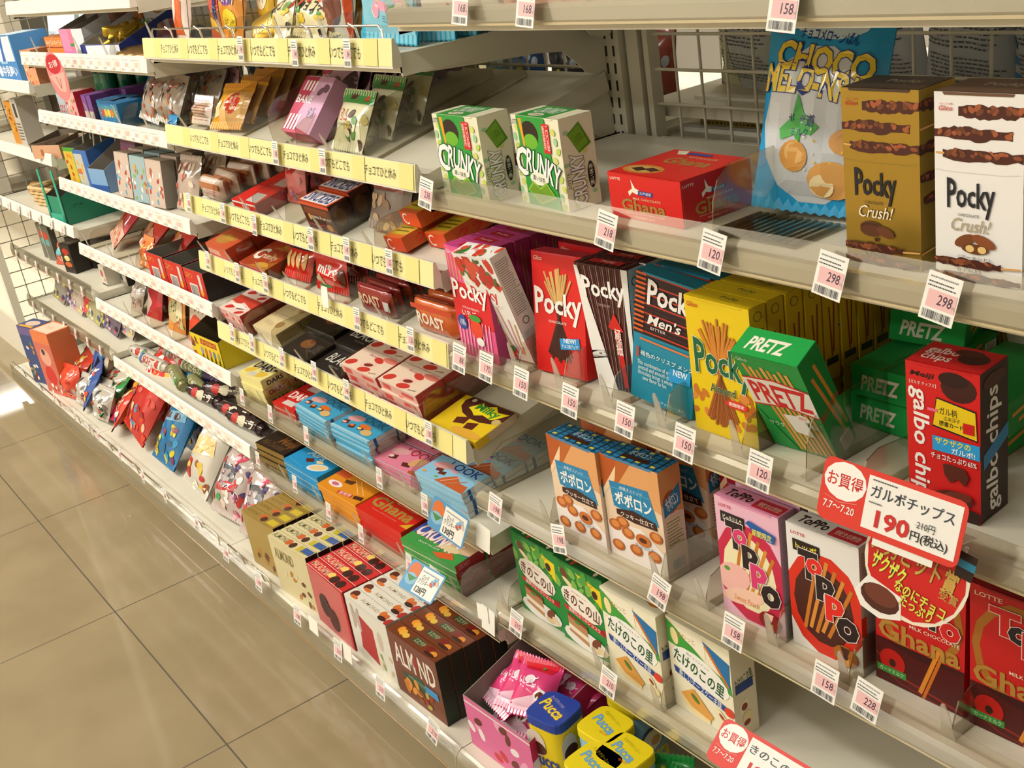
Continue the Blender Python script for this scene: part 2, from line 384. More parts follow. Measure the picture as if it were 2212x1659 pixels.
for k, z in zip(('s1', 's2', 's3', 's4', 's5'), (1.1365, .911, .684, .464, .261)):
    shelf(k, 3, z, 0, 'clear', {'s1': 'topmost white shelf of the nearest bay, cut by the top edge of the view', 's2': 'white shelf of the nearest bay holding the green boxes and the red box', 's3': 'white shelf of the nearest bay holding the stick biscuit boxes', 's4': 'white shelf of the nearest bay holding the blue plaid boxes', 's5': 'white shelf of the nearest bay holding the green boxes with cake pictures'}[k])
for i, (k, z, t) in enumerate((('Y0', 1.0855, 0), ('Y1', .9275, 12), ('Y2', .795, 12), ('Y3', .6785, 12), ('Y4', .5305, 12), ('Y5', .382, 6), ('Y6', .222, 4))):
    shelf(k, 2, z, t, 'yellow' if i < 5 else 'clear', ['topmost', 'second', 'third', 'fourth', 'fifth', 'sixth', 'seventh'][i] + ' shelf down in the middle bay' + (' with a yellow paper strip' if i < 5 else ' with a clear price rail'))
for i, (k, z) in enumerate((('W0', 1.176), ('W1', 1.0585), ('W2', .918), ('W3', .7465), ('W4', .573), ('W5', .420), ('W6', .252))):
    shelf(k, 1, z, 0, 'white', ORD[i] + ' shelf down in the bay left of the yellow rails')
for i, (k, z) in enumerate((('V1', .9865), ('V2', .803), ('V3', .613), ('V4', .439), ('V5', .2665))):
    shelf(k, 0, z, 0, 'clear' if i > 2 else 'white', ORD[i] + ' shelf down in the farthest bay')
for k, bay in zip(('B0', 'B1', 'B2', 'sb'), range(4)): bot(k, bay, 'low base shelf near the floor ' + bays[bay])
# end panel: tube frame with wire mesh
b = B(); x = -3.985
b.box(x - .014, .69, .085, x + .014, .715, 1.7, 'e3decd/s'); b.box(x - .012, .715, 1.68, x + .012, 1.08, 1.7, 'e3decd/s')
e = tag(b.obj('end_panel'), 'white framed wire side panel closing the far end of the shelves', 'wire panel')
b = B()
for k in range(32): b.tube([(x, .705, .13 + k * .05), (x, 1.09, .13 + k * .05)], .0019, '8f8672/s', 4)
for k in range(7): b.tube([(x, .755 + k * .05, .1), (x, .755 + k * .05, 1.69)], .0019, '8f8672/s', 4)
b.obj('wire_grid', e)
b = B(); b.box(-5.6, .74, 0, -4.04, 1.2, .165, 'd9d2c2/s'); b.box(-5.6, .725, .165, -4.03, 1.22, .18, 'ece5d2/s')
tag(b.obj('display_base'), 'white low base of the next display beyond the end panel', 'display base')
# chrome wire fences
def fence(key, x0, x1, n, h, d, label):
    e = tag(empty('wire_fence', SHELF[key] @ T((0, d, 0))), label, 'wire fence'); b = B()
    b.tube([(x0, 0, 0), (x0, 0, h - .006), (x0 + .006, 0, h), (x1 - .006, 0, h), (x1, 0, h - .006), (x1, 0, 0)], .0018, 'f4f2ea/cr', 6); b.obj('top_wire', e)
    for k in range(n):
        xx = x0 + (x1 - x0) * (k + .6) / (n + .2); b = B()
        b.tube([(xx, -.001, h), (xx + .004, -.004, h + .004), (xx + .010, .002, h - .004), (xx + .014, .004, .0)], .0018, 'f4f2ea/cr', 6); b.obj('hook', e)
fence('Y0', BX[2] + .03, BX[3] - .04, 6, .036, .006, 'low chrome wire fence on the topmost shelf of the middle bay')
fence('B1', BX[1] + .02, BX[2] - .02, 4, .024, -.002, 'low chrome wire fence on the base shelf in front of the crisp packets')
fence('B2', BX[2] + .03, BX[2] + .24, 2, .024, -.002, 'low chrome wire fence in front of the clear bags of sweets')
fence('B0', BX[0] + .02, BX[1] - .02, 4, .024, -.002, 'low chrome wire fence on the farthest base shelf')
fence('sb', BX[3] + .18, BX[3] + .37, 1, .030, .004, 'small chrome wire fence in front of the pink box')
# clear plastic dividers standing on the shelves
DPROF = [(0, 0), (.30, 0), (.30, .075), (.27, .08), (.03, .072), (.012, .060), (.004, .04)]
DSM = [(0, 0), (.30, 0), (.30, .035), (.10, .040), (.05, .046), (.030, .048), (.012, .042), (.003, .02)]
def divider(key, x, label, big=True, sc=1.0, d0=.004):
    b = B(); pr = DPROF if big else DSM
    b.prism([(a, c * sc) for a, c in pr], lambda a, c, t: (t, a, c), -.0007, .0007, 'f2f0e8/c', 'bdb6a4/e')
    b.box(-.012, .004, 0, .0, .30, .0012, 'f2f0e8/c')
    if not big:
        b.prism([(-.010, .0012), (.006, .0012), (.003, .040), (.0, .050), (-.003, .050), (-.005, .046)], lambda a, c, t: (a, .0 + t - c * .18, c), -.0006, .0006, 'd0c6b4/h')
    o = b.obj('shelf_divider'); o.matrix_world = SHELF[key] @ T((x, d0, .0005)); tag(o, label, 'divider', 'clear plastic shelf dividers'); return o
# ---------------- product kinds ----------------
def carton(w, d, h, F, taper=None, flap=True, base=None):
    """F: dict face -> (colour, items). one mesh + optional child 'top_flap'"""
    def wp(x, y, z):
        if taper:
            t = z / h; k = taper[0] + (1 - taper[0]) * t; x = x * k + taper[1] * (1 - t); y = y * (taper[2] + (1 - taper[2]) * t) if len(taper) > 2 else y
        return (x, y, z)
    fmf = lambda u, v, o: wp(-w / 2 + u * w, -d / 2 - o, v * h)
    fmt = lambda u, v, o: wp(-w / 2 + u * w, -d / 2 + v * d, h + o)
    fmr = lambda u, v, o: wp(w / 2 + o, -d / 2 + u * d, v * h)
    fml = lambda u, v, o: wp(-w / 2 - o, d / 2 - u * d, v * h)
    fmb = lambda u, v, o: wp(w / 2 - u * w, d / 2 + o, v * h)
    fmu = lambda u, v, o: wp(-w / 2 + u * w, d / 2 - v * d, -o)
    b = B(); main = F.get('c', 'cccccc'); parts = []
    for key, fm, W, H in (('f', fmf, w, h), ('r', fmr, d, h), ('l', fml, d, h), ('b', fmb, w, h), ('u', fmu, w, d), ('t', fmt, w, d)):
        col, its = F.get(key, (main, []))
        b.add([fm(0, 0, 0), fm(1, 0, 0), fm(1, 1, 0), fm(0, 1, 0)], [(0, 1, 2, 3)], col)
        if key == 't' and flap:
            tb = B(); tb.art(fm, W, H, [('r', .006, .01, .994, .995, col)] + its, base=.0003, step=.00004)
            # tuck tab folding over the front edge
            tb.add([fmf(.12, .985, .0006), fmf(.88, .985, .0006), fmf(.9, 1, .0006), fmf(.1, 1, .0006)], [(0, 1, 2, 3)], col)
            parts.append(('top_flap', tb.mesh('top_flap')))
        else: b.art(fm, W, H, its)
    return dict(body=b.mesh('carton'), parts=parts, size=(w, d, h))
def pouch_fn(w, h, t, seed=0, wr=1.0, seal=.012, side=-1):
    from mathutils import noise
    def fm(u, v, o, s=1):
        vv = v * h; e = min(vv, h - vv); prof = 0 if e < seal else min(1, ((e - seal) / (h * .28))) ** .55
        su = max(0, 1 - abs(2 * u - 1) ** 3.2) ** .7
        n = noise.noise(Vector((u * 4.5 + seed, v * 6.3, seed * 3.7))) * .17 * wr + noise.noise(Vector((u * 11 + seed, v * 13, seed))) * .07 * wr
        z = t / 2 * prof * su * (1 + n) + .0006
        pin = 1 - .05 * prof
        return ((u - .5) * w * pin, s * -(z + o), vv)
    return fm
def pouch(w, h, t, col, its, seed=0, wr=1.0, back=None, seal=.012, sealcol=None, nu=10, nv=14, kind=''):
    """pillow pouch standing upright, front faces -y, origin bottom centre"""
    fm = pouch_fn(w, h, t, seed, wr, seal); b = B(); ku = kind
    for s, c in ((1, col), (-1, back or col)):
        vs = [fm(i / nu, j / nv, 0, s) for j in range(nv + 1) for i in range(nu + 1)]
        fs = [(j * (nu + 1) + i, j * (nu + 1) + i + 1, (j + 1) * (nu + 1) + i + 1, (j + 1) * (nu + 1) + i) for j in range(nv) for i in range(nu)]
        b.add(vs, [f if s > 0 else f[::-1] for f in fs], c + ku, True)
    b.art(fm, w, h, [tuple((x + ku if isinstance(x, str) and len(x) == 6 and i and not (it[0] == 't' and i == 1) else x) for i, x in enumerate(it)) for it in its], nu, nv, base=.0007, step=.00005)
    parts = []
    for nm, v0, v1 in (('bottom_seal', 0, seal), ('top_seal', h - seal, h)):
        sb = B(); n = 26; vs = []
        for i in range(n + 1):
            x = (i / n - .5) * w; z = .0009 if i % 2 else .0016; tip = .0025 if i % 2 else 0
            for yy in (-z, z): vs += [(x, yy, v0 - (tip if v0 == 0 else 0)), (x, yy, v1 + (tip if v0 > 0 else 0))]
        fs = []
        for i in range(n):
            a = i * 4; c = a + 4; fs += [(a, c, c + 1, a + 1), (a + 2, a + 3, c + 3, c + 2), (a, a + 2, c + 2, c), (a + 1, c + 1, c + 3, a + 3)]
        sb.add(vs, fs, (sealcol or col) + ku); parts.append((nm, sb.mesh(nm)))
    return dict(body=b.mesh('pouch'), parts=parts, size=(w, t, h))
def tray(w, d, h, hb, F, wall=.0012, cut=None):
    """open display tray: front height h*cut, back height hb"""
    hf = h * (cut or 1); b = B(); out = F.get('c', 'cc2222'); inn = F.get('in', '8f8a80/m')
    def panel(p0, p1, z0a, z0b, o, i):
        (x0, y0), (x1, y1) = p0, p1; dx, dy = x1 - x0, y1 - y0; L = math.hypot(dx, dy); nx, ny = dy / L * wall, -dx / L * wall
        vs = [(x0, y0, 0), (x1, y1, 0), (x1, y1, z0b), (x0, y0, z0a), (x0 - nx, y0 - ny, 0), (x1 - nx, y1 - ny, 0), (x1 - nx, y1 - ny, z0b), (x0 - nx, y0 - ny, z0a)]
        b.add(vs, [(0, 1, 2, 3)], o); b.add(vs, [(5, 4, 7, 6), (3, 2, 6, 7), (1, 5, 6, 2), (0, 3, 7, 4)], i)
    a, c = w / 2, d / 2
    panel((-a, -c), (a, -c), hf, hf, out, inn); panel((a, -c), (a, c), hf, hb, out, inn); panel((a, c), (-a, c), hb, hb, out, inn); panel((-a, c), (-a, -c), hb, hf, out, inn)
    b.add([(-a, -c, .001), (a, -c, .001), (a, c, .001), (-a, c, .001)], [(0, 1, 2, 3)], inn)
    b.art(lambda u, v, o: (-a + u * w, -c - o, v * hf), w, hf, F.get('f', []))
    b.art(lambda u, v, o: (a + o, -c + u * d, v * hf), d, hf, F.get('r', []))
    b.art(lambda u, v, o: (-a - o, c - u * d, v * hf), d, hf, F.get('l', []))
    return dict(body=b.mesh('tray'), parts=[], size=(w, d, h))
def bar(L, hh, t, col, its, top=None, seed=0, kind='', tcol=None):
    """flow wrapped bar standing on its long edge; front (big face) looks to -y"""
    rnd = random.Random(seed); b = B(); n = 9; ring = [(-t * .5, .14), (-t * .5, .86), (-t * .25, 1), (t * .25, 1), (t * .5, .86), (t * .5, .14), (t * .25, 0), (-t * .25, 0)]
    vs = []; fs = []; m = len(ring)
    for i in range(n + 1):
        u = i / n; e = min(u, 1 - u); k = 1 if e > .09 else max(.06, e / .09 * .94 + .06); j = 1 + rnd.uniform(-.05, .05) * (k == 1)
        for y, z in ring: vs.append(((u - .5) * L, y * k * j, hh * (.5 + (z - .5) * (1 if k == 1 else (.82 + .2 * k)))))
    for i in range(n):
        for k in range(m): fs.append((i * m + k, i * m + (k + 1) % m, (i + 1) * m + (k + 1) % m, (i + 1) * m + k))
    b.add(vs, [f[::-1] for f in fs], col + kind, True)
    b.add([vs[i] for i in range(m)], [tuple(range(m))], col + kind); b.add([vs[n * m + i] for i in range(m)], [tuple(range(m))[::-1]], col + kind)
    b.art(lambda u, v, o: ((u - .5) * L, -t * .5 - o - .0004, hh * (.14 + .72 * v)), L, hh * .72, its)
    if top: b.art(lambda u, v, o: ((u - .5) * L, (v - .5) * t * .5, hh + o + .0003), L, t * .5, top)
    return dict(body=b.mesh('bar'), parts=[], size=(L, t, hh))
def place(kind, name, label, cat, key, x, d, yaw=0, lean=0, roll=0, lift=None, group=None, pre=None):
    w, dp, h = kind['size']; Rm = RZ(yaw) @ RX(lean) @ RY(roll)
    if lift is None:
        lift = -min((Rm @ Vector((sx * w / 2, sy * dp / 2, z)))[2] for sx in (-1, 1) for sy in (-1, 1) for z in (0, h)) + .0006
    o = link(name, kind['body'], None, SHELF[key] @ T((x, d, lift)) @ Rm)
    for nm, me in kind['parts']: link(nm, me, o)
    tag(o, label, cat, group); return o
def row(kind, name, lab, cat, key, x, d, n, step, yaw=0, group=None, dx=0, jit=.6, **k):
    """copies one behind the other; lab holds %s for the place in the row"""
    rnd = random.Random(n * 31 + int(abs(x) * 1000)); r = []
    for i in range(n):
        ps = 'front' if i == 0 else ORD[i] + ' from the front' if i < n - 1 else 'rearmost' if n > 2 else 'rear'
        r.append(place(kind, name, lab % ps, cat, key, x + dx * i + rnd.uniform(-.001, .001), d + step * i, yaw + rnd.uniform(-jit, jit) * (i > 0), group=group, **k))
    return r
def stack(kind, name, lab, cat, key, x, d, n, hh, yaw=0, group=None, z0=.0006, **k):
    rnd = random.Random(n * 17 + int(abs(x) * 1000)); r = []
    for i in range(n):
        ps = 'topmost' if i == n - 1 else 'lowest' if i == 0 else ORD[i] + ' from the bottom'
        r.append(place(kind, name, lab % ps, cat, key, x + rnd.uniform(-.0015, .0015), d + rnd.uniform(-.0015, .0015), yaw + rnd.uniform(-.8, .8), lift=z0 + i * (hh + .0006), group=group, **k))
    return r
# ================= nearest bay =================
CH = '5a2a1c'; BIS = 'd9a45f'; TXK = '3a3a3a'
leafs = lambda n, x0, x1, sd: [('e', x0 + (x1 - x0) * ((i * 37 + sd) % 10) / 10, .04 + .92 * i / n, .05, .035, ['b9cf62', '9ccf9c', 'd3d96a'][i % 3], 40 + 55 * (i % 3)) for i in range(n)]
crunky = carton(.098, .045, .104, dict(c='e8e4c6',
 f=('e8e4c6', leafs(9, .03, .12, 3) + leafs(9, .86, .97, 5) + [('p', [(.17, 0), (.86, 0), (.72, 1), (.13, 1)], '2f9a3a'), ('e', .38, .80, .19, .155, '2b1d14'), ('e', .39, .725, .145, .085, '6db32c'), ('p', [(.17, .97), (.24, .97), (.26, .66), (.22, .66)], 'e8a030'), ('t', 'LOTTE', .02, .90, .15, .955, '333333', {'b': .01}),
   ('r', .66, .62, .80, .94, 'd8232a'), ('t', '二\n〇\n〇\n九\n年', .735, .64, .79, .92, 'f5efe0'), ('t', '新\n茶\n使\n用', .67, .66, .72, .92, 'f5efe0'),
   ('t', 'C', .02, .33, .27, .66, 'f4f4ee', {'b': .06, 'o': ('1c3a2c', .05), 'rot': -8}), ('t', 'RUNKY', .24, .29, .93, .56, 'f4f4ee', {'b': .045, 'o': ('1c3a2c', .05), 'rot': -17, 'arc': .1}),
   ('e', .47, .315, .19, .075, 'f1eeda'), ('t', '濃い抹茶', .34, .285, .60, .345, '22301e', {'b': .02, 'rot': -6}),
   ('p', [(.2, .17), (.45, .02), (.8, .13), (.62, .29), (.47, .22), (.33, .28)], '93b93a'), ('p', [(.23, .17), (.45, .045), (.76, .135), (.62, .26), (.47, .19), (.34, .25)], '6f9c22'), ('l', [(.36, .24), (.62, .09)], .5, '4f7a18')]),
 r=('e8e4c6', leafs(8, .08, .92, 2) + [('p', [(.2, .82), (.58, .93), (.88, .68), (.5, .6)], '4c8a1e'), ('p', [(.22, .815), (.57, .905), (.8, .69), (.49, .62)], '74a62a'), ('l', [(.42, .69), (.72, .77)], .5, '456f16'), ('t', 'Lotte', .36, .73, .62, .83, '52801b', {'rot': 20}),
   ('t', 'CRUNKY', .18, .05, .6, .60, 'f0f0e8', {'b': .05, 'o': ('1b2a24', .05), 'rot': 90}), ('e', .78, .34, .11, .15, '1b2620'), ('t', '濃い抹茶', .72, .22, .84, .46, 'f0eed8', {'rot': 90}), ('t', 'LOTTE', .04, .25, .14, .42, '357a4a', {'rot': 90, 'b': .01})]),
 t=('e8e4c6', [('r', .12, 0, .74, 1, '2f9a3a'), ('t', 'CRUNKY', .2, .35, .68, .85, 'e4efdc', {'b': .04, 'o': ('1f5a2c', .04), 'arc': .1}), ('e', .42, .2, .15, .14, 'e8e4c6'), ('t', '濃い抹茶', .33, .14, .52, .26, '22301e')])))
place(crunky, 'chocolate_box', 'green and cream standing chocolate box, left of the two with a tea bowl picture', 'chocolate box', 's2', -1.207, .0275, .2, group='green chocolate boxes standing on the upper white shelf')
place(crunky, 'chocolate_box', 'green and cream standing chocolate box beside the flat red box', 'chocolate box', 's2', -1.075, .050, -4, group='green chocolate boxes standing on the upper white shelf')
gh = lambda s: [('t', 'LOTTE', .03, .84, .18, .90, 'f3ead8', {'b': .02}), ('p', [(.33, .9), (.38, .72), (.46, .66), (.4, .58), (.34, .62), (.29, .52), (.28, .62), (.34, .7)], 'f3ead0'), ('r', .42, .57, .62, .67, '2a3f94'), ('t', '北海道産', .44, .59, .60, .655, 'f0e8d8', {'b': .01}),
   ('t', 'MILK CHOCOLATE', .34, .46, .72, .51, 'e9c99a', {'b': .02}), ('t', 'Ghana', .17, .19, .78, .46, 'a8813c', {'b': .045}), ('t', 'Creamy milk and the richness of cacao', .22, .13, .76, .175, 'e9c99a', {'sh': .3}), ('t', '北海道産ミルク', .33, .05, .62, .10, 'f0d8a8')]
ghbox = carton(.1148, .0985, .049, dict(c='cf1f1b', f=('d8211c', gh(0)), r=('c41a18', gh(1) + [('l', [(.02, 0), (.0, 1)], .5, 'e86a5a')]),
 t=('d8211c', [('e', .3, .22, .26, .15, 'c98a3a'), ('e', .3, .22, .2, .1, 'd8a860'), ('p', [(.14, .2), (.3, .13), (.36, .22), (.22, .28)], '3d1d12'), ('p', [(.3, .22), (.46, .16), (.52, .24), (.36, .3)], '4a2416'), ('t', 'Ghana', .25, .5, .85, .72, 'a8813c', {'b': .045}), ('t', 'MILK CHOCOLATE', .4, .75, .78, .8, 'e9c99a', {'b': .01}), ('p', [(.1, .95), (.24, .97), (.3, .84), (.2, .82)], 'e8dfc0'), ('r', .3, .86, .6, .93, '2a3f94')])))
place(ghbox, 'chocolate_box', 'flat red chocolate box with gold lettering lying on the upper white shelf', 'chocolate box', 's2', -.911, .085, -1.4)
mel = pouch(.130, .205, .035, '1e9bd7', [
 ('e', .5, .40, .44, .37, 'c9ccd0'), ('e', .55, .86, .3, .07, 'cfe4f0'), ('l', [(.0, .925), (1, .925)], 1, 'e9efe0'), ('l', [(0, .91), (1, .91)], .6, '137a9e'), ('e', .14, .855, .10, .045, 'c8241e'), ('r', .12, .85, .28, .875, '3a2a1a'), ('t', 'ブルボン', .06, .865, .2, .885, 'f6e9c0'),
 ('t', 'チョコメロ～ンぱん', .3, .78, .78, .835, '16308c', {'b': .03, 'rot': -6}),
 ('t', 'CHOCO', .13, .63, .93, .76, 'e9c93a', {'b': .07, 'o': ('1f2f7c', .05), 'rot': -7}), ('t', 'MELO-NPAN', .03, .50, .99, .635, 'e9c93a', {'b': .07, 'o': ('1f2f7c', .05), 'rot': -8, 'arc': .25}),
 ('p', [(.36, .55), (.42, .46), (.56, .4), (.5, .36), (.42, .37), (.4, .3), (.36, .36), (.24, .33), (.22, .38), (.33, .44)], '3fae49'), ('t', '北海道', .3, .40, .52, .455, '1c2f6a', {'b': .03}), ('t', 'ミルク', .33, .355, .48, .39, '1c2f6a', {'b': .02}),
 ('e', .36, .26, .12, .075, 'd79a4e'), ('e', .37, .275, .09, .05, 'e6b46c'), ('e', .78, .34, .13, .06, 'd99d58'), ('e', .68, .16, .2, .09, 'dca25a'), ('e', .6, .13, .1, .055, 'efd9a8'), ('nuts', .3, .2, .9, .4, 12, .012, ['f0c93a', 'e8e0c0'])],
 seed=3, sealcol='2aa4dc', seal=.014, kind='/k')
place(mel, 'snack_bag', 'blue and silver snack bag leaning behind the gold box', 'snack bag', 's2', -.757, .112, 14, lean=-13, roll=4)
def cr(bg, tx, sub, pic):
    f = [('crust', .28, 1.0, .905, .075, '8a4a2a', '4a1f14'), ('crust', 0, .88, .79, .075, '8a4a2a', '4a1f14'), ('crust', .1, 1.0, .68, .07, '8a4a2a', '4a1f14'), ('l', [(.02, .685), (.12, .683)], 1.6, 'd9a45f'), ('l', [(0, .6), (.04, .595), (.2, .59), (.8, .59), (.97, .6)], .25, 'a89048' if bg != 'eeeae6' else 'c9c4bc'),
     ('t', 'おいしさと健康', .07, .935, .22, .945, 'c8322a'), ('t', 'Glico', .06, .905, .22, .93, 'c8322a', {'sh': .2, 'b': .02}),
     ('t', 'Pocky', .15, .37, .70, .53, '1c1c24', {'b': .035, 'grow': .35}), ('t', 'CHOCOLATE', .28, .355, .52, .37, '2a2a2a', {'b': .01}), ('t', 'Crush!', .2, .275, .66, .345, tx, {'sh': .35, 'o': (sub, .012)})]
    if pic == 'c': f += [('e', .36, .22, .15, .035, '5a3018'), ('e', .36, .21, .15, .035, '3f2010'), ('e', .36, .2, .15, .035, '5a3018'), ('e', .55, .2, .12, .03, '6a3a1e', -15), ('p', [(.4, .16), (.46, .16), (.45, .14), (.41, .14)], '3f2010'), ('t', '〈ビタークランチ〉', .26, .105, .6, .125, '3a2c14')]
    else: f += [('e', .36, .225, .13, .03, '7a4320', 25), ('e', .58, .23, .14, .03, '8a4a24', -20), ('e', .48, .185, .16, .028, '6a3a1c'), ('e', .42, .185, .05, .02, 'e6c47a'), ('e', .56, .185, .05, .02, 'e6c47a'), ('t', '〈アーモンド〉', .28, .125, .66, .145, '4a4030')]
    f += [('crust', 0, .78, .1, .055, '8a4a2a', '4a1f14'), ('l', [(.78, .1), (1, .11)], 1.5, 'd9a45f'), ('t', '6 Packs', .28, .055, .56, .08, '333333'), ('crust', 0, 1, .025, .05, '8a4a2a', '4a1f14')]
    r = [('crust', 0, .8, .91, .07, '7a3f24', '3f1a10'), ('l', [(0, .79), (.95, .80)], 1.4, 'd9a45f'), ('crust', 0, .9, .68, .07, '7a3f24', '3f1a10'), ('crust', -.0, .95, .52, .06, '7a3f24', '3f1a10'), ('crust', .1, .95, .40, .06, '7a3f24', '3f1a10'), ('l', [(0, .1), (1, .13)], 1.4, 'd9a45f')]
    return carton(.0752, .047, .1497, dict(c=bg, f=(bg, f), r=(bg, r), t=('4a3626' if pic == 'c' else '6a4c36', [('t', 'Pocky', .35, .45, .8, .72, 'b9a890', {'b': .03}), ('t', 'CHOCOLATE CRUSH', .3, .25, .72, .33, '8a7860')])))
place(cr('b08f3c/f', 'f2ead8', '8a6a2a', 'c'), 'biscuit_box', 'tall gold biscuit box printed with knobbly chocolate sticks', 'biscuit box', 's2', -.613, .0588, .5)
place(cr('eeeae6', 'b3a486', 'b3a486', 'a'), 'biscuit_box', 'tall white biscuit box printed with knobbly chocolate sticks and almonds', 'biscuit box', 's2', -.5235, .0588, .8)
# clear ribbed pusher plate on the shelf
b = B(); b.box(-.055, 0, 0, .055, .075, .002, 'e9e6da/c')
for i in range(12): b.box(-.052 + i * .009, .004, .002, -.049 + i * .009, .07, .0045, 'cfcabc/e')
o = b.obj('tray_insert'); o.matrix_world = SHELF['s2'] @ T((-.765, .035, .0006)); tag(o, 'clear ribbed plastic plate under the blue snack bag', 'shelf insert')
# ---- stick biscuit shelf ----
W5, D5, H5 = .0885, .0235, .155
def pocky(bg, f, r=None, t=None, rc=None, tc=None, w=W5, d=D5, h=H5, **k): return carton(w, d, h, dict(c=bg, f=(bg, f), r=(rc or bg, r or []), t=(tc or bg, t or [])), **k)
glico = lambda c: [('t', 'Glico', .05, .93, .22, .965, c, {'sh': .2, 'b': .02})]
straw = pocky('e4588c', [('r', .0, .30, 1, .68, 'd8202a')] + [('l', [(.05 + .09 * i, .92), (.05 + .09 * i, .70)], 2.2, BIS) for i in range(10)] + [('l', [(.04 + .09 * i, .02), (.08 + .09 * i, .35)], 2.4, 'f2a9c4') for i in range(10)] + glico('f6d8e4') +
  [('t', 'Pocky', .05, .50, .97, .68, 'f4f0ec', {'b': .04, 'grow': .35}), ('t', 'STRAWBERRY', .25, .45, .7, .47, 'f4d8d8'), ('t', 'いちご', .22, .38, .6, .44, 'f6f0ec', {'b': .03}), ('e', .18, .31, .12, .07, '2a4a9c'), ('t', '砂糖\n不使用', .1, .28, .26, .34, 'f0f0f0'), ('e', .55, .28, .16, .09, 'e4452c'), ('e', .55, .38, .16, .03, '3f9a3a'), ('e', .6, .17, .1, .04, 'f4f0e8')],
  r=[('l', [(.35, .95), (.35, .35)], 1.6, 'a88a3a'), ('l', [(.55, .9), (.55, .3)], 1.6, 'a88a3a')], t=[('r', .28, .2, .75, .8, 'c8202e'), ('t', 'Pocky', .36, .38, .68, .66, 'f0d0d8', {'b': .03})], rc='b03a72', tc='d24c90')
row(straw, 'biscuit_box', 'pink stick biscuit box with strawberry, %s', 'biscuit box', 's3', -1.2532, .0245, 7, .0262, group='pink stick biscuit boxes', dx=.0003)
tsu = pocky('efece6', [('nuts', .05, .72, .95, .96, 26, .13, ['cf3a2a', 'd94f38', 'c22f24']), ('nuts', .05, .70, .95, .98, 14, .05, ['3f7a3a', '2f5a2c']), ('p', [(0, .74), (.1, .70), (.2, .75), (.35, .69), (.5, .75), (.65, .69), (.8, .74), (.9, .68), (1, .72), (1, .15), (0, .15)], 'f1eee8'),
   ('t', 'Pocky', .12, .56, .78, .68, 'cf3038', {'b': .04, 'grow': .3}), ('t', 'つぶつぶいちご', .22, .51, .82, .545, 'b8a08c'), ('e', .3, .42, .17, .04, 'c9363c'), ('t', '果実感', .2, .405, .4, .435, 'f4e0d8'), ('l', [(.62, .52), (.72, .1)], 3, 'd99a9a'), ('l', [(.45, .4), (.65, .06)], 3, 'd9a45f'), ('l', [(.8, .42), (.78, .08)], 3, 'e0a0a0'), ('l', [(.92, .38), (.84, .08)], 3, 'd9a45f'), ('l', [(.3, .3), (.62, .05)], 3, 'e0a0a0'), ('nuts', .0, .0, .9, .12, 16, .08, ['cf3a2a', 'c22f24', '3f7a3a'])],
   r=[('tx', .12, .45, .88, .95, 26, '77736e'), ('e', .5, .38, .2, .035, '6a6660'), ('e', .5, .38, .15, .026, 'efece6'), ('tx', .12, .04, .88, .3, 14, '8a8680')],
   t=[('nuts', .03, .05, .97, .95, 22, .09, ['cf3a2a', 'd94f38', '3f7a3a']), ('p', [(.15, .2), (.3, .1), (.5, .2), (.7, .1), (.9, .3), (.8, .6), (.85, .85), (.6, .8), (.4, .9), (.2, .8), (.25, .5)], 'f1eee8'), ('t', 'Pocky', .34, .35, .7, .7, 'cf3038', {'b': .03})], w=.0865, d=.0275, h=.157)
place(tsu, 'biscuit_box', 'white biscuit box covered in strawberries, tipped forward beside the pink row', 'biscuit box', 's3', -1.2075, .051, .8, lean=14, roll=-3)
redp = pocky('dc1f1c', [('sticks', .5, .08, .9, .33, 15, 'e0b06a', '4a1e16', 3.0)] + glico('f4d8c8') + [('t', 'Pocky', .04, .46, .96, .67, 'f4f1ec', {'b': .045, 'grow': .45}), ('t', 'CHOCOLATE', .3, .43, .65, .45, 'f4e8e0', {'b': .02}), ('p', [(.5, .31), (.88, .34), (.9, .25), (.52, .22)], '2a96d8'), ('t', 'NEW!', .58, .285, .82, .325, 'f4f4f0', {'b': .04, 'rot': 4}), ('t', 'チョコ感アップ!', .54, .245, .86, .275, 'f4f4f0', {'b': .02, 'rot': 4})], tc='d83a4a')
for i in range(3): place(redp, 'biscuit_box', ['bright red stick biscuit box with white lettering leaning at the front', 'red stick biscuit box directly behind the bright red leaning one', 'red stick biscuit box deepest behind the bright red leaning one'][i], 'biscuit box', 's3', -1.1075 + .002 * i, .048 + [0, .05, .12][i], 7 - 3 * i, lean=-7 if i == 0 else -3, group='red stick biscuit boxes')
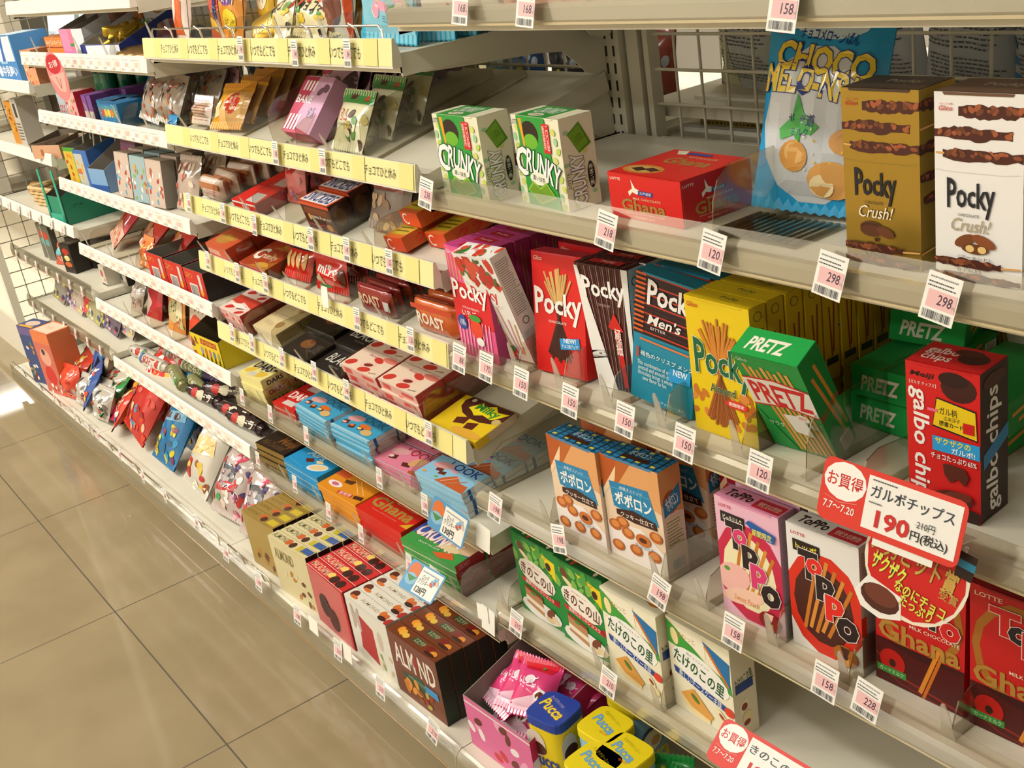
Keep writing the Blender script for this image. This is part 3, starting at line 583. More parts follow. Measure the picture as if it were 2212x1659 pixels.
goku = carton(.0865, .0235, .156, dict(c='e9e5e0', f=('4a1f1c', [('l', [(.02 + .04 * i, .99), (.2 + .026 * i, .0)], 1.0, ['7a3a30', 'b08a80', '2f1210'][i % 3]) for i in range(24)] + [('p', [(0, .98), (.06, .98), (.5, 0), (0, 0)], 'efebe6'), ('p', [(.88, 1), (1, 1), (1, 0), (.96, 0)], 'e8e4de'),
   ('t', 'Pocky', .1, .72, .92, .88, 'f4f1ec', {'b': .045, 'grow': .4}), ('t', 'CHOCOLATE', .35, .68, .6, .70, 'c8a8a0'), ('t', '香ばしサーモンより細い', .15, .06, .26, .5, '4a4038', {'rot': -82}), ('p', [(.5, .52), (.66, .64), (.82, .5), (.74, .5), (.8, .04), (.7, .04), (.62, .5)], 'd2231f'), ('t', '極\n細', .62, .3, .76, .52, 'f4ece4', {'b': .02})]),
   r=('e9e5e0', [('e', .4, .9, .2, .035, '5a5048'), ('e', .4, .9, .15, .027, 'e9e5e0'), ('l', [(.3, .75), (.34, .4)], 2.4, '5a2420'), ('l', [(.5, .8), (.5, .4)], 2.4, '5a2420'), ('l', [(.7, .82), (.68, .4)], 2.4, '5a2420'), ('r', .12, .3, .85, .36, 'c8302c'), ('tx', .2, .1, .8, .28, 6, 'b08a84')]),
   t=('4a1f1c', [('l', [(.02 + .04 * i, 0), (.04 + .04 * i, 1)], .8, ['7a3a30', 'a89088', '2f1210'][i % 3]) for i in range(24)] + [('r', .2, .25, .8, .75, 'c8282a'), ('t', 'Pocky', .4, .36, .66, .64, 'f0e4dc', {'b': .03})])), taper=(.72, .006))
row(goku, 'biscuit_box', 'dark brown and white stick biscuit box with a red arrow, %s', 'biscuit box', 's3', -1.0235, .0635, 6, .0285, 6, group='brown and white stick biscuit boxes', dx=.002)
mens = pocky('1d87a4', [('r', 0, .52, 1, 1, '2e1a1e')] + [('l', [(-.0, .985 - .036 * i), (1, .975 - .036 * i)], 1.7, ['c8402a', '3a1a1c'][i % 2]) for i in range(13)] + [('l', [(0, .985 - .036 * i), (.16, .983 - .036 * i)], 2.6, 'd9622a') for i in range(0, 13)] + [('t', 'Pocky', .2, .74, .98, .93, 'f0ece8', {'b': .045, 'grow': .35}), ('t', "Men's", .22, .62, .75, .70, 'f0ece8', {'sh': .2, 'b': .03}), ('t', 'BITTER', .28, .585, .52, .605, 'e8e0d8'), ('l', [(.12, .49), (.9, .485)], 2.4, 'd97a4a'), ('t', '褐色のクリスプ メンズ', .14, .36, .98, .40, 'e8f0f0', {'b': .01}), ('r', .08, .34, .115, .42, 'c8402a'),
   ('t', 'This combination of crispy\npretzel and smooth dark\nchocolate brings a whole\nnew flavor to fun.', .1, .17, .7, .32, 'd8e8ea', {'b': .005}), ('p', [(.62, .34), (.95, .36), (.95, .26), (.62, .24)], '2a9ad8'), ('t', 'NEW', .68, .30, .9, .35, 'f0f4f4', {'b': .03}), ('t', '〈チョコレート菓子〉', .5, .03, .9, .055, 'd8e8ea')])
for i in range(3): place(mens, 'biscuit_box', ['black and teal stick biscuit box leaning to the right at the front', 'black and teal stick biscuit box directly behind the leaning one', 'black and teal stick biscuit box deepest behind the leaning one'][i], 'biscuit box', 's3', -.926 + .004 * i, .048 + .034 * i, 8 - 3 * i, lean=-3, roll=9 - 4 * i, group='black and teal stick biscuit boxes')
alm = pocky('e6c414', [('nuts', .02, .14, .3, .34, 9, .07, ['c8762a', 'd9863a']), ('nuts', .62, .1, .98, .36, 12, .08, ['c8762a', 'd9863a', 'b8661e']), ('sticks', .48, .06, .9, .34, 17, 'd2822e', 'b0602a', 3.2)] + glico('c83a20') + [('t', 'Pocky', .1, .42, .99, .66, '15603a', {'b': .045, 'grow': .45, 'o': ('dfe8d0', .03)}), ('t', 'Almond', .32, .335, .72, .40, '15503a', {'b': .03, 'o': ('e8e0a0', .03)}), ('e', .72, .285, .18, .03, 'd8342a'), ('t', '期間限定', .6, .27, .84, .30, 'f6f0e0', {'b': .02})],
   r=[('e', .5, .93, .26, .035, '8a7a14'), ('e', .5, .93, .2, .028, 'd8b81a'), ('l', [(.4, .78), (.5, .42)], 2.2, '9a4420'), ('l', [(.75, .84), (.6, .45)], 2.2, '9a4420'), ('r', .12, .36, .9, .41, '3a4a28'), ('r', .12, .18, .9, .35, 'd8b81a'), ('l', [(.3, .3), (.5, .2), (.7, .3)], .5, '6a5a1a'), ('r', 0, 0, 1, .12, 'a83420')], t=[('t', 'Pocky', .45, .4, .72, .72, '2a5a2a', {'b': .03}), ('t', 'Almond', .5, .26, .66, .34, '6a7a2a')], tc='e2c114', rc='dcb916', w=.0914)
row(alm, 'biscuit_box', 'yellow almond stick biscuit box, %s', 'biscuit box', 's3', -.8215, .0465, 9, .0262, 0, group='yellow almond stick biscuit boxes', dx=.001)
def prz(w=.0775, d=.034, h=.141): return carton(w, d, h, dict(c='1f9a44', f=('1f9a44', [('l', [(.12 + .09 * i, .9 - .02 * (i % 3)), (.45 + .075 * i, .02)], 4, ['d9963c', 'e6ad58'][i % 2]) for i in range(8)] + glico('cfe8c8') + [('p', [(0, 0), (0, .42), (.42, 0)], '1f9a44'), ('p', [(0, .76), (.5, .79), (1, .74), (1, .46), (.5, .50), (0, .46)], 'd8242a'), ('p', [(0, .745), (.5, .775), (1, .725), (1, .475), (.5, .515), (0, .475)], 'f1ece4'), ('t', 'PRETZ', .06, .51, .95, .73, 'd8242a', {'b': .05, 'sh': -.1}), ('p', [(.42, .42), (.72, .44), (.78, .22), (.5, .24)], 'f0ece4'), ('e', .72, .42, .1, .04, 'f4e8e0'), ('t', 'NEW', .66, .405, .78, .435, 'd8242a'), ('t', 'サラダ', .12, .26, .36, .31, 'd8ecd0', {'b': .01}), ('t', 'かる～く\n塩味', .72, .33, .98, .40, 'f4f4ec', {'b': .02, 'o': ('3a3a3a', .03)})]),
   r=('1a8a3c', [('l', [(.3, .8), (.75, .1)], 4, 'd9963c'), ('l', [(.55, .88), (.9, .2)], 4, 'd9963c'), ('t', 'うまいがたのしい', .45, .22, .7, .72, 'c8442a', {'rot': -80}), ('r', .35, .02, .85, .16, 'e4e0d8'), ('bar', .4, .03, .8, .14, '3a3a3a')]),
   t=('1fa34a', [('t', 'PRETZ', .14, .22, .74, .72, 'f2efe2', {'b': .05, 'sh': .25, 'o': ('d8b870', .015)})])))
pz = prz()
place(pz, 'biscuit_box', 'green pretzel stick box tipped forward against the clear divider', 'biscuit box', 's3', -.734, .0745, 5, lean=26, roll=1)
# one lies on its back high up on the others, end towards the aisle; four flat ones make its bed
G = 'green pretzel stick boxes lying flat'
def lie(x, d, z, yaw, ro, lb, key='s3'):
    o = link('biscuit_box', pz['body'], None, SHELF[key] @ T((x, d + .0705, z + .0176)) @ RZ(yaw) @ RY(ro) @ RX(90) @ T((0, 0, -.0705)))
    for nm, me in pz['parts']: link(nm, me, o)
    tag(o, lb, 'biscuit box', G)
lie(-.7005, .139, .0355, 2, 0, 'green pretzel box lying second up behind the tipped one')
lie(-.702, .141, .0003, -1, 0, 'green pretzel box lying at the bottom behind the tipped one')
lie(-.6165, .1255, .0003, 1, 0, 'green pretzel box lying flat beside the red chip box')
lie(-.603, .128, .0355, 3, 0, 'green pretzel box lying second up beside the red chip box')
place(pz, 'biscuit_box', 'green pretzel box standing deep in the shadow, left one', 'biscuit box', 's3', -.665, .325, 4, lean=0, group='green pretzel boxes standing at the back')
lie(-.722, .21, .0708, 18, 6, 'green pretzel box lying crooked on top just under the shelf above')
galbo = carton(.0694, .045, .144, dict(c='c4161a', f=('d01c1c', [('e', .72, .88, .24, .09, '3f1a16'), ('e', .65, .93, .2, .05, '2c120e'), ('t', 'Meiji', .06, .90, .4, .945, '2a0f0c', {'b': .04, 'sh': .2}), ('t', '【ガルボ チップス】', .05, .855, .42, .88, 'f0d8c8', {'b': .01}), ('t', 'galbo chips', .03, .03, .32, .84, 'f0ece6', {'rot': -90, 'b': .03, 'sh': .1}),
   ('p', [(.42, .80), (.95, .76), (.97, .56), (.36, .60)], '1a1a1a'), ('p', [(.43, .79), (.94, .75), (.96, .57), (.37, .61)], 'e6c41c'), ('t', 'ガル柄', .46, .69, .7, .74, '1a1a1a', {'b': .02}), ('t', '広末涼子', .52, .655, .74, .685, '2a2a1a'), ('t', '図書カード', .46, .615, .78, .65, '1a1a1a', {'b': .02}), ('r', .78, .60, .93, .67, 'c81c1c'), ('r', .3, .7, .44, .72, 'e86a8a'), ('r', .36, .44, 1, .54, '2a9ad8'), ('t', 'ザクザクの', .4, .49, .88, .535, 'f2e23a', {'b': .04, 'o': ('1a5a8a', .02)}), ('t', 'ガルボ!', .62, .445, .94, .485, 'f4f4f0', {'b': .03}), ('t', 'チョコたっぷり65%', .34, .385, .96, .425, 'f4f0ec', {'b': .03, 'o': ('2a0a0a', .03)}),
   ('p', [(.5, .36), (.62, .37), (.8, .36), (.86, .31), (.8, .24), (.7, .28), (.6, .24), (.52, .29)], '5a241a'), ('e', .62, .13, .3, .06, '5a241a', 10), ('e', .7, .155, .2, .035, '7a3424', 10), ('e', .85, .04, .25, .05, '2c120e'), ('e', .45, .05, .25, .05, '3a1812')]),
   r=('2a1410', [('t', 'galbo chips', .2, .03, .75, .88, 'e8e2dc', {'rot': 90, 'b': .03, 'sh': .1}), ('p', [(.1, .36), (1, .48), (1, .58), (.1, .46)], '2a7ab0'), ('e', .5, .92, .4, .05, '4a241a')]),
   t=('c81a1e', [('t', 'galbo\nchips', .08, .15, .5, .8, 'f0e4dc', {'b': .03}), ('e', .72, .55, .2, .25, '3f1a16'), ('e', .6, .75, .2, .15, '54261c')])))
place(galbo, 'snack_box', 'red and dark brown chocolate chip box at the right end', 'snack box', 's3', -.5605, .063, 4, lean=1)
# ---- blue plaid shelf ----
def plaid(): 
    L = [('r', 0, 0, 1, 1, '2583b4')]
    for i in range(5): L += [('r', 0, .06 + .2 * i, 1, .10 + .2 * i, '1a3f5c')]
    for i in range(8): L += [('r', .04 + .125 * i, 0, .065 + .125 * i, 1, '1a3f5c')]
    for i in range(4):
        for j in (0, 3): L += [('r', .08 + .25 * i, .13 + .23 * j, .15 + .25 * i, .23 + .23 * j, 'e8d23a')]
    return L
def popon(bg='e8cdb0', pl='2583b4', cr='b5551e', tb=None): 
    f = [('p', [(0, .72), (.4, 1), (1, 1), (1, .6), (.5, .7)], 'dfa168'), ('p', [(0, 1), (.35, 1), (0, .66)], cr), ('p', [(.35, 1), (.0, .66), (.0, .60), (.5, 1)], 'f0d0a8'), ('p', [(.3, 1), (.55, 1), (.2, .68)], 'b9622a'), ('p', [(0, .34), (.6, .38), (1, .2), (1, 0), (.5, .0), (0, 0)], 'f0e6e0'),
      ('p', [(.12, .76), (.80, .79), (.93, .47), (.16, .52)], pl), ('l', [(.14, .7), (.84, .72)], .8, '5fb0d4'), ('l', [(.15, .62), (.88, .63)], .8, '5fb0d4'), ('l', [(.4, .77), (.42, .5)], .8, '5fb0d4'), ('l', [(.65, .78), (.69, .49)], .8, '5fb0d4'), ('t', '焼菓子スナック', .3, .715, .7, .745, 'f0f4f4', {'rot': 2}), ('t', 'ポポロン', .2, .555, .84, .69, 'f2f4f2', {'b': .06}), ('p', [(.2, .5), (.5, .54), (.88, .50), (.9, .43), (.5, .42), (.2, .45)], '3a1a10'), ('t', 'クッキー仕立て', .27, .445, .84, .495, 'f4e8dc', {'b': .02})]
    for x, y in ((.28, .38), (.14, .33), (.36, .29), (.86, .36), (.16, .13), (.48, .15), (.8, .16)): f += [('e', x, y, .11, .055, 'b9622a'), ('e', x + .01, y + .01, .07, .035, 'd98a48')]
    f += [('e', .63, .28, .13, .06, 'c8702e'), ('e', .63, .28, .07, .025, '5a2a1a'), ('t', 'チョコとろ', .48, .205, .8, .235, '3a8ab0', {'b': .02, 'arc': -.5})]
    r = [('p', [(0, 1), (1, 1), (1, .55), (.3, .6), (0, .7)], 'd9995e'), ('e', .45, .68, .38, .11, 'a8501e'), ('p', [(.1, .7), (.9, .82), (.9, .62), (.1, .56)], pl), ('t', 'ポポロン', .2, .62, .8, .75, 'f0f4f4', {'rot': 20, 'b': .04}), ('r', .12, .26, .85, .54, 'e4d8b0'), ('tx', .16, .28, .82, .52, 8, '6a6048'), ('bar', .25, .04, .8, .13, '5a8ab8')]
    return carton(.0975, .037, .1435, dict(c=bg, f=(bg, f), r=('efd9c8', r), l=('efd9c8', r), t=('2583b4', (tb or plaid()) + [('t', 'ポポロン', .35, .45, .72, .75, 'cfe4ec', {'b': .03}), ('r', .3, .2, .75, .4, '3a1a10')])))
pp = popon()
for i, (x, d, lb) in enumerate(((-1.0815, .0335, 'left front blue plaid snack box'), (-.9835, .0425, 'right front blue plaid snack box beside it'), (-1.079, .09, 'blue plaid snack box behind the left front one'), (-.984, .118, 'blue plaid snack box behind the right front one'), (-1.077, .132, 'blue plaid snack box deepest on the left'), (-.984, .158, 'blue plaid snack box deepest on the right'))):
    place(pp, 'snack_box', lb + ', picture of cream puffs', 'snack box', 's4', x, d, 4 if i % 2 else .5, group='blue plaid snack boxes')
pr = popon('c8202c', 'b01a3a', '8a1420', [('r', 0, 0, 1, 1, 'b0182c')])
for i, (x, d) in enumerate(((-.875, .135), (-.877, .176))): place(pr, 'snack_box', ['red snack box between the plaid and the pink boxes, front one', 'red snack box between the plaid and the pink boxes, rear one'][i], 'snack box', 's4', x, d, 2)
def toppo(bg, a, b2, inner, lab, tcol, kind=0):
    L = [('e', .5, .42, .56, .42, a), ('e', .48, .42, .42, .32, b2)] + [('l', [(.2 + .085 * i, .18 + .02 * (i % 2)), (.45 + .11 * i, .84 - .05 * i)], 4.4, ['c8782a', 'd98e3a'][i % 2]) for i in range(5)]
    if kind: L += [('e', .2, .34, .3, .12, 'f0b8b0', 20), ('e', .35, .2, .35, .07, 'f4c8b0', 15), ('e', .12, .4, .05, .02, '5a9a3a'), ('t', 'Sweet Peach', .2, .15, .6, .2, 'd98a3a', {'sh': .3})]
    L += [('t', 'LOTTE', .07, .925, .27, .95, 'c83040', {'b': .02}), ('r', .09, .80, .47, .89, '241416'), ('t', lab, .13, .82, .43, .87, 'f0ece0' if kind else 'f2e03a', {'b': .02})]
    for ch, x0, y0, x1, y1, c in (('T', .16, .60, .44, .83, '241416'), ('o', .27, .65, .50, .785, inner), ('p', .40, .47, .66, .67, '241416'), ('p', .52, .33, .78, .54, inner), ('o', .66, .22, .97, .41, '241416')):
        L.append(('t', ch, x0, y0, x1, y1, c, {'b': .09, 'o': ('f0e8e4', .035)}))
    L += [('e', .77, .09, .17, .085, '8a1a14' if kind else 'a8641e'), ('p', [(.7, .16), (.84, .16), (.79, .08), (.75, .08)], 'f0c8b0' if kind else '4a2418'), ('r', .72, .01, .82, .08, 'd9963c'), ('e', .77, .08, .04, .02, '3a1a12')]
    if kind: L += [('p', [(.5, .87), (.56, .90), (.95, .85), (.93, .78), (.62, .80), (.58, .84)], '1f5aa8'), ('t', '期間限定', .6, .79, .9, .845, 'f2e03a', {'b': .03})]
    tl = [('t', 'ToPPo', .1, .25, .5, .8, '241416', {'b': .06, 'sh': .2}), ('r', .55, .12, .97, .8, 'c8283a'), ('t', '受験生応援団!', .6, .3, .93, .62, 'f0d8c8', {'b': .01})]
    return carton(.0895, .0265, .1505, dict(c=bg, f=(bg, L), r=('c9c4c2' if not kind else 'b08a9a', [('tx', .15, .05, .85, .95, 40, '77706e')] + ([('r', 0, .3, .3, .45, a)] if not kind else [])), t=(tcol, tl)))
tp = toppo('eab6cc', 'c8284a', 'efe4b8', 'd83a70', 'ピーチミルク', 'e494b4', 1); tw = toppo('e9e6e2', 'd8301c', '4a1e16', 'e02a20', 'トッポ', 'e6e2de')
row(tp, 'biscuit_box', 'pink hollow stick biscuit box with big letters, %s', 'biscuit box', 's4', -.7935, .0393, 3, .034, 2, group='pink hollow stick biscuit boxes')
row(tw, 'biscuit_box', 'white hollow stick biscuit box with big letters, %s', 'biscuit box', 's4', -.6962, .0446, 3, .0345, 2.5, group='white hollow stick biscuit boxes')
L = [('e', .5, .6, .48, .35, 'a86a24'), ('e', .5, .6, .40, .29, 'c41c1c'), ('t', 'LOTTE', .05, .93, .32, .96, 'f0dcc0', {'b': .02}), ('r', 0, 0, 1, .32, '3a0c0c'), ('p', [(0, .32), (.5, .26), (1, .3), (1, .0), (0, 0)], '4c1010'), ('l', [(0, .2), (.3, .08), (1, .02)], 2.5, '8a2014'), ('l', [(0, .12), (.3, .03), (.8, .0)], 2, '7a1a12'),
  ('l', [(.52, .03), (.74, .42)], 4.5, 'd9862a'), ('l', [(.56, .0), (.78, .4)], 3.5, 'c86a1e'), ('e', .2, .17, .15, .09, 'b81a14'), ('e', .2, .16, .04, .03, '3a1a10'), ('r', .02, .07, .36, .12, '3a8a3a'), ('t', 'ガーナミルク', .05, .08, .33, .11, 'e0ecd0'),
  ('t', 'Ghana', .04, .33, .96, .47, 'b08238', {'b': .045}), ('t', 'MILK CHOCOLATE', .4, .475, .95, .5, 'f0dcc0', {'b': .01})]
for ch, x0, y0, x1, y1, c in (('T', .2, .72, .5, .9, 'd02020'), ('o', .38, .70, .6, .82, '24181c'), ('p', .52, .62, .74, .80, 'd02020'), ('p', .62, .53, .82, .72, '24181c'), ('o', .74, .50, .96, .63, 'd02020')): L.append(('t', ch, x0, y0, x1, y1, c, {'b': .09, 'o': ('ecdcd4', .035)}))
tr = carton(.098, .0265, .158, dict(c='b0141a', f=('c41c1c', L), t=('9a1016', [('e', .35, .5, .2, .3, '3a1a10'), ('t', 'Ghana', .5, .3, .9, .7, '5a1a10', {'b': .04})])))
place(tr, 'biscuit_box', 'dark red chocolate stick box behind the round promotion card', 'biscuit box', 's4', -.5915, .0545, 2, lean=-2, group='dark red chocolate stick boxes')
place(tr, 'biscuit_box', 'dark red chocolate stick box at the right edge of the view', 'biscuit box', 's4', -.4865, .058, 3, group='dark red chocolate stick boxes')
place(tr, 'biscuit_box', 'dark red chocolate stick box half seen behind the other two', 'biscuit box', 's4', -.545, .115, 1, group='dark red chocolate stick boxes')
# ---- green and cream cake boxes ----
def kinoko():
    f = [('nuts', .02, .62, .98, .98, 20, .10, ['4a9a3a', '7ab04a', '2f7a2c']), ('e', .2, .85, .09, .05, '6a3a1e', -40), ('e', .28, .75, .14, .03, 'e8d4a8', -30), ('p', [(.45, .93), (.98, .86), (.98, .62)], 'e8cc1c'), ('e', .82, .78, .06, .05, '3a1e10'), ('t', 'ビター', .66, .85, .88, .885, 'c8642a', {'rot': -6}),
      ('e', .5, .56, .42, .16, 'efe8dc', -10), ('t', '秋の贈りもの', .32, .65, .62, .67, 'c8443a', {'rot': -8}), ('t', 'きのこの山', .14, .47, .86, .63, '6a2c1c', {'b': .05, 'rot': -10, 'o': ('f4ece0', .02)}), ('p', [(.12, .47), (.9, .37), (.92, .31), (.14, .41)], 'c8282c'), ('t', '濃厚仕立てのショコラ', .2, .365, .84, .42, 'f4e4d8', {'rot': -9, 'b': .01}), ('e', .93, .36, .08, .04, '9a1820'),
      ('e', .5, .12, .46, .12, 'e9e5e0'), ('p', [(.16, .37), (.56, .31), (.56, .06), (.16, .14)], 'b8845a'), ('p', [(.16, .37), (.56, .31), (.56, .27), (.16, .33)], '8a3a1e'), ('p', [(.16, .24), (.56, .18), (.56, .12), (.16, .18)], 'efe0c8'), ('e', .72, .16, .12, .05, '7a3a22', 40), ('e', .82, .1, .09, .04, 'e4cca0', -30), ('e', .68, .07, .1, .035, 'dcc49a'), ('e', .36, .3, .06, .02, '3f8a3a')]
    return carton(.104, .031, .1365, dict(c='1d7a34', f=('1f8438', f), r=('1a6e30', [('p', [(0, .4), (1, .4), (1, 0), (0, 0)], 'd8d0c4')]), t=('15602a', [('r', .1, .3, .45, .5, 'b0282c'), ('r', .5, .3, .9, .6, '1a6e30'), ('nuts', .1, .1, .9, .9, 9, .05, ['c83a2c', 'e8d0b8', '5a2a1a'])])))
kn = kinoko()
for i, (x, d, lb) in enumerate(((-1.2335, .0465, 'left front green box with a cake slice picture'), (-1.1275, .0435, 'right front green box with a cake slice picture'), (-1.231, .080, 'green box behind the left front cake picture box'), (-1.126, .077, 'green box behind the right front cake picture box'), (-1.229, .114, 'green box third back on the left'), (-1.125, .111, 'green box third back on the right'))):
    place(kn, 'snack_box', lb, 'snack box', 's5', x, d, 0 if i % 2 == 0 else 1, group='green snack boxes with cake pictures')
def take(w=.1095, d=.039, h=.136):
    f = [('p', [(0, .72), (0, .98), (.3, .86), (.62, .7), (.98, .62), (1, .5), (.6, .56), (.3, .7)], '3f9a38'), ('e', .12, .82, .06, .09, 'f0dca0', 10), ('p', [(.06, .98), (.15, 1), (.6, .97), (.62, .75), (.3, .84)], 'f0e8d0'), ('t', 'ほわっと', .18, .84, .46, .90, 'b8884a', {'b': .01}), ('p', [(.58, .94), (.99, .84), (.97, .56)], '1f6ea8'), ('l', [(.62, .9), (.95, .58)], 4, 'd0702a'),
      ('e', .5, .56, .46, .17, 'f2efe8', -12), ('t', '焼チョコスナック', .3, .66, .66, .69, '3a5a8a', {'rot': -11}), ('t', 'たけのこの里', .08, .48, .88, .63, '14502e', {'b': .05, 'rot': -13, 'o': ('f4f0e4', .02)}), ('p', [(.06, .48), (.9, .34), (.92, .27), (.08, .41)], '24448c'), ('t', '新しいチーズケーキ味', .14, .335, .82, .42, 'e8ecf4', {'rot': -12, 'b': .01}), ('e', .93, .3, .08, .05, 'd8402c'),
      ('p', [(.14, .2), (.36, .32), (.66, .12), (.6, .06), (.3, .1)], 'e0a04a'), ('p', [(.14, .2), (.3, .1), (.6, .06), (.6, .02), (.3, .03), (.14, .12)], 'f0d8a0'), ('e', .38, .22, .08, .03, '5a7a2a', -35), ('e', .78, .2, .1, .05, 'f0e4b8', -40), ('e', .8, .2, .05, .02, '9a3a1e', -40), ('e', .85, .1, .09, .05, 'ecd8a0', 30)]
    r = [('r', .12, .5, .88, .6, '24448c'), ('t', 'たけのこの里', .12, .57, .88, .68, '14502e', {'rot': 10, 'b': .02}), ('e', .42, .34, .2, .08, 'f0e4b8', -30), ('e', .44, .33, .13, .04, '8a2e1e', -30), ('e', .55, .2, .22, .07, 'ecd8a0', 10), ('e', .5, .15, .15, .03, '8a2e1e', 10)]
    return carton(w, d, h, dict(c='ece4c8', f=('ece4c8', f), r=('e6dcc0', r), l=('e6dcc0', r), t=('ece4c8', [('p', [(.1, .5), (.4, .8), (.8, .6), (.75, .4), (.4, .6)], '24448c'), ('e', .8, .5, .1, .15, 'c87a2a'), ('e', .2, .7, .1, .1, 'b8884a')])))
tk = take()
for i, (x, d, lb) in enumerate(((-1.0155, .040, 'cream box with a cheesecake picture, left of the pair'), (-.9015, .052, 'cream box with a cheesecake picture, right of the pair'), (-1.014, .083, 'cream box behind the left cheesecake picture box'))):
    place(tk, 'snack_box', lb, 'snack box', 's5', x, d, -.5, lean=0, group='cream snack boxes with cheesecake pictures')
# ---- base shelf, nearest bay ----
big = carton(.166, .034, .1325, dict(c='8fb522', f=('93b924', [('t', 'Meiji', .03, .88, .15, .93, 'c8402c', {'b': .02}), ('nuts', .02, .1, .25, .5, 16, .06, ['3f8a38', '5aa03a']), ('e', .48, .6, .38, .31, '2a5a9c', -8), ('e', .48, .6, .36, .285, 'f0ede4', -8), ('t', '明治チョコスナック', .3, .78, .6, .83, 'c83a3a', {'rot': -7}), ('t', 'たけのこの里', .14, .52, .86, .74, '1d6a44', {'b': .05, 'rot': -10, 'o': ('f2f0e4', .02)})] + [('p', [(.18 + .12 * i, .5 - .03 * i), (.25 + .12 * i, .24), (.13 + .12 * i, .28)], '4a2418') for i in range(4)] + [('e', .19 + .12 * i, .27, .05, .035, 'd9a45f') for i in range(4)] + [('nuts', .6, .05, .9, .25, 12, .05, ['c83a6a', '8a2a3a', 'd9a45f'])]),
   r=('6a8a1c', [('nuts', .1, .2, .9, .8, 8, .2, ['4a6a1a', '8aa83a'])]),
   t=('b8285a', [('r', .02, .12, .36, .88, 'c8305e'), ('nuts', .04, .2, .35, .8, 9, .03, ['8a2a3a', 'd9a45f', 'e8c83a']), ('r', .38, .15, .55, .85, 'b8a02a'), ('r', .56, .1, .76, .9, '24386a'), ('r', .6, .3, .72, .7, 'e0c42a'), ('r', .78, .1, .97, .9, '1d5a34'), ('r', .84, .3, .93, .7, 'c83a5a')])))
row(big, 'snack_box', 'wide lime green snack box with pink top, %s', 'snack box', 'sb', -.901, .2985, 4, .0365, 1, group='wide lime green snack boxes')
for o in list(bpy.data.objects):
    pass
yel = carton(.15, .05, .118, dict(c='e0b818', f=('e0b818', [('t', 'Meiji', .04, .8, .2, .88, 'c83a2c', {'b': .02}), ('t', 'きのこの山', .1, .4, .9, .75, '8a3a1e', {'b': .05})]), t=('e6c21e', [('t', 'Meiji', .05, .6, .2, .85, 'c83a2c', {'b': .03}), ('t', 'きのこの山', .1, .15, .6, .55, 'a8482a', {'b': .04}), ('r', .7, .3, .95, .6, 'd8a818')])))
place(yel, 'snack_box', 'yellow snack box right in front of the lime green ones', 'snack box', 'sb', -.742, .232, 2)
for i in range(3): place(yel, 'snack_box', 'yellow snack box %s behind the front yellow one' % ORD[i], 'snack box', 'sb', -.64 + .0 * i, .30 + .052 * i, 2, group='yellow snack boxes behind')
dk = carton(.13, .04, .14, dict(c='1d4a24', f=('24562a', [('nuts', .05, .05, .95, .95, 26, .06, ['5a2a1a', 'd9a45f', 'e8e0d0', 'c8402c']), ('t', 'きのこの山', .1, .6, .9, .8, 'f0ece0', {'b': .04})])))
for i in range(2): place(dk, 'snack_box', ['dark snack box with mushroom sweets pictures at the lower right', 'dark snack box behind the lower right one'][i], 'snack box', 'sb', -.49 + .0 * i, .27 + .06 * i, 4)
def cup(side, top, tx, tt):
    b = B(); n = 32; w, d, h = .066, .062, .13; pts = []
    for i in range(n):
        a = 2 * math.pi * (i + .5) / n; c, s = math.cos(a), math.sin(a); q = (abs(c) ** 5 + abs(s) ** 5) ** (-1 / 5); pts.append((c * q * w / 2, s * q * d / 2))
    vs = []; Z = [(0, .94), (.004, .96), (h - .016, .97), (h - .014, 1.0), (h - .002, 1.0), (h, .97)]
    for z, k in Z: vs += [(x * k, y * k, z) for x, y in pts]
    fs = [(j * n + i, j * n + (i + 1) % n, (j + 1) * n + (i + 1) % n, (j + 1) * n + i) for j in range(2) for i in range(n)]
    b.add(vs, fs, side, True); b.add(vs, [tuple(range(n))[::-1]], side)
    b.art(lambda u, v, o: ((u - .5) * w * .93, -d / 2 * .97 - o - .0005, v * (h - .016)), w * .93, h, tx, base=.0002)
    b.art(lambda u, v, o: (w / 2 * .97 + o + .0005, (u - .5) * d * .93, v * (h - .016)), d * .93, h, tx, base=.0002)
    t = B(); t.add(vs, [(j * n + i, j * n + (i + 1) % n, (j + 1) * n + (i + 1) % n, (j + 1) * n + i) for j in range(2, 5) for i in range(n)] + [tuple(range(5 * n, 6 * n))], top)
    t.art(lambda u, v, o: ((u - .5) * w * .94, (v - .5) * d * .94, h + o), w, d, tt)
    return dict(body=b.mesh('cup'), parts=[('lid', t.mesh('lid'))], size=(w, d, h))
cb = cup('e4c81a', '24409c', [('e', .25, .75, .3, .2, 'd8c8b8'), ('e', .3, .68, .25, .1, '4a1e12'), ('t', 'Pucca', .1, .42, .9, .62, '2a3a94', {'b': .05}), ('t', 'チョコレート', .25, .36, .8, .41, 'c8402c'), ('e', .3, .14, .16, .1, 'b5621e', 20), ('e', .7, .12, .18, .1, 'c8742a', -10), ('e', .5, .05, .2, .06, '5a2a14')],
  [('t', 'Pucca', .12, .3, .9, .62, 'e8d21e', {'b': .05, 'rot': -20, 'o': ('c83a8a', .02)}), ('t', 'さっくりプレッツェル', .2, .68, .72, .78, 'dcd8e8', {'rot': -20})])
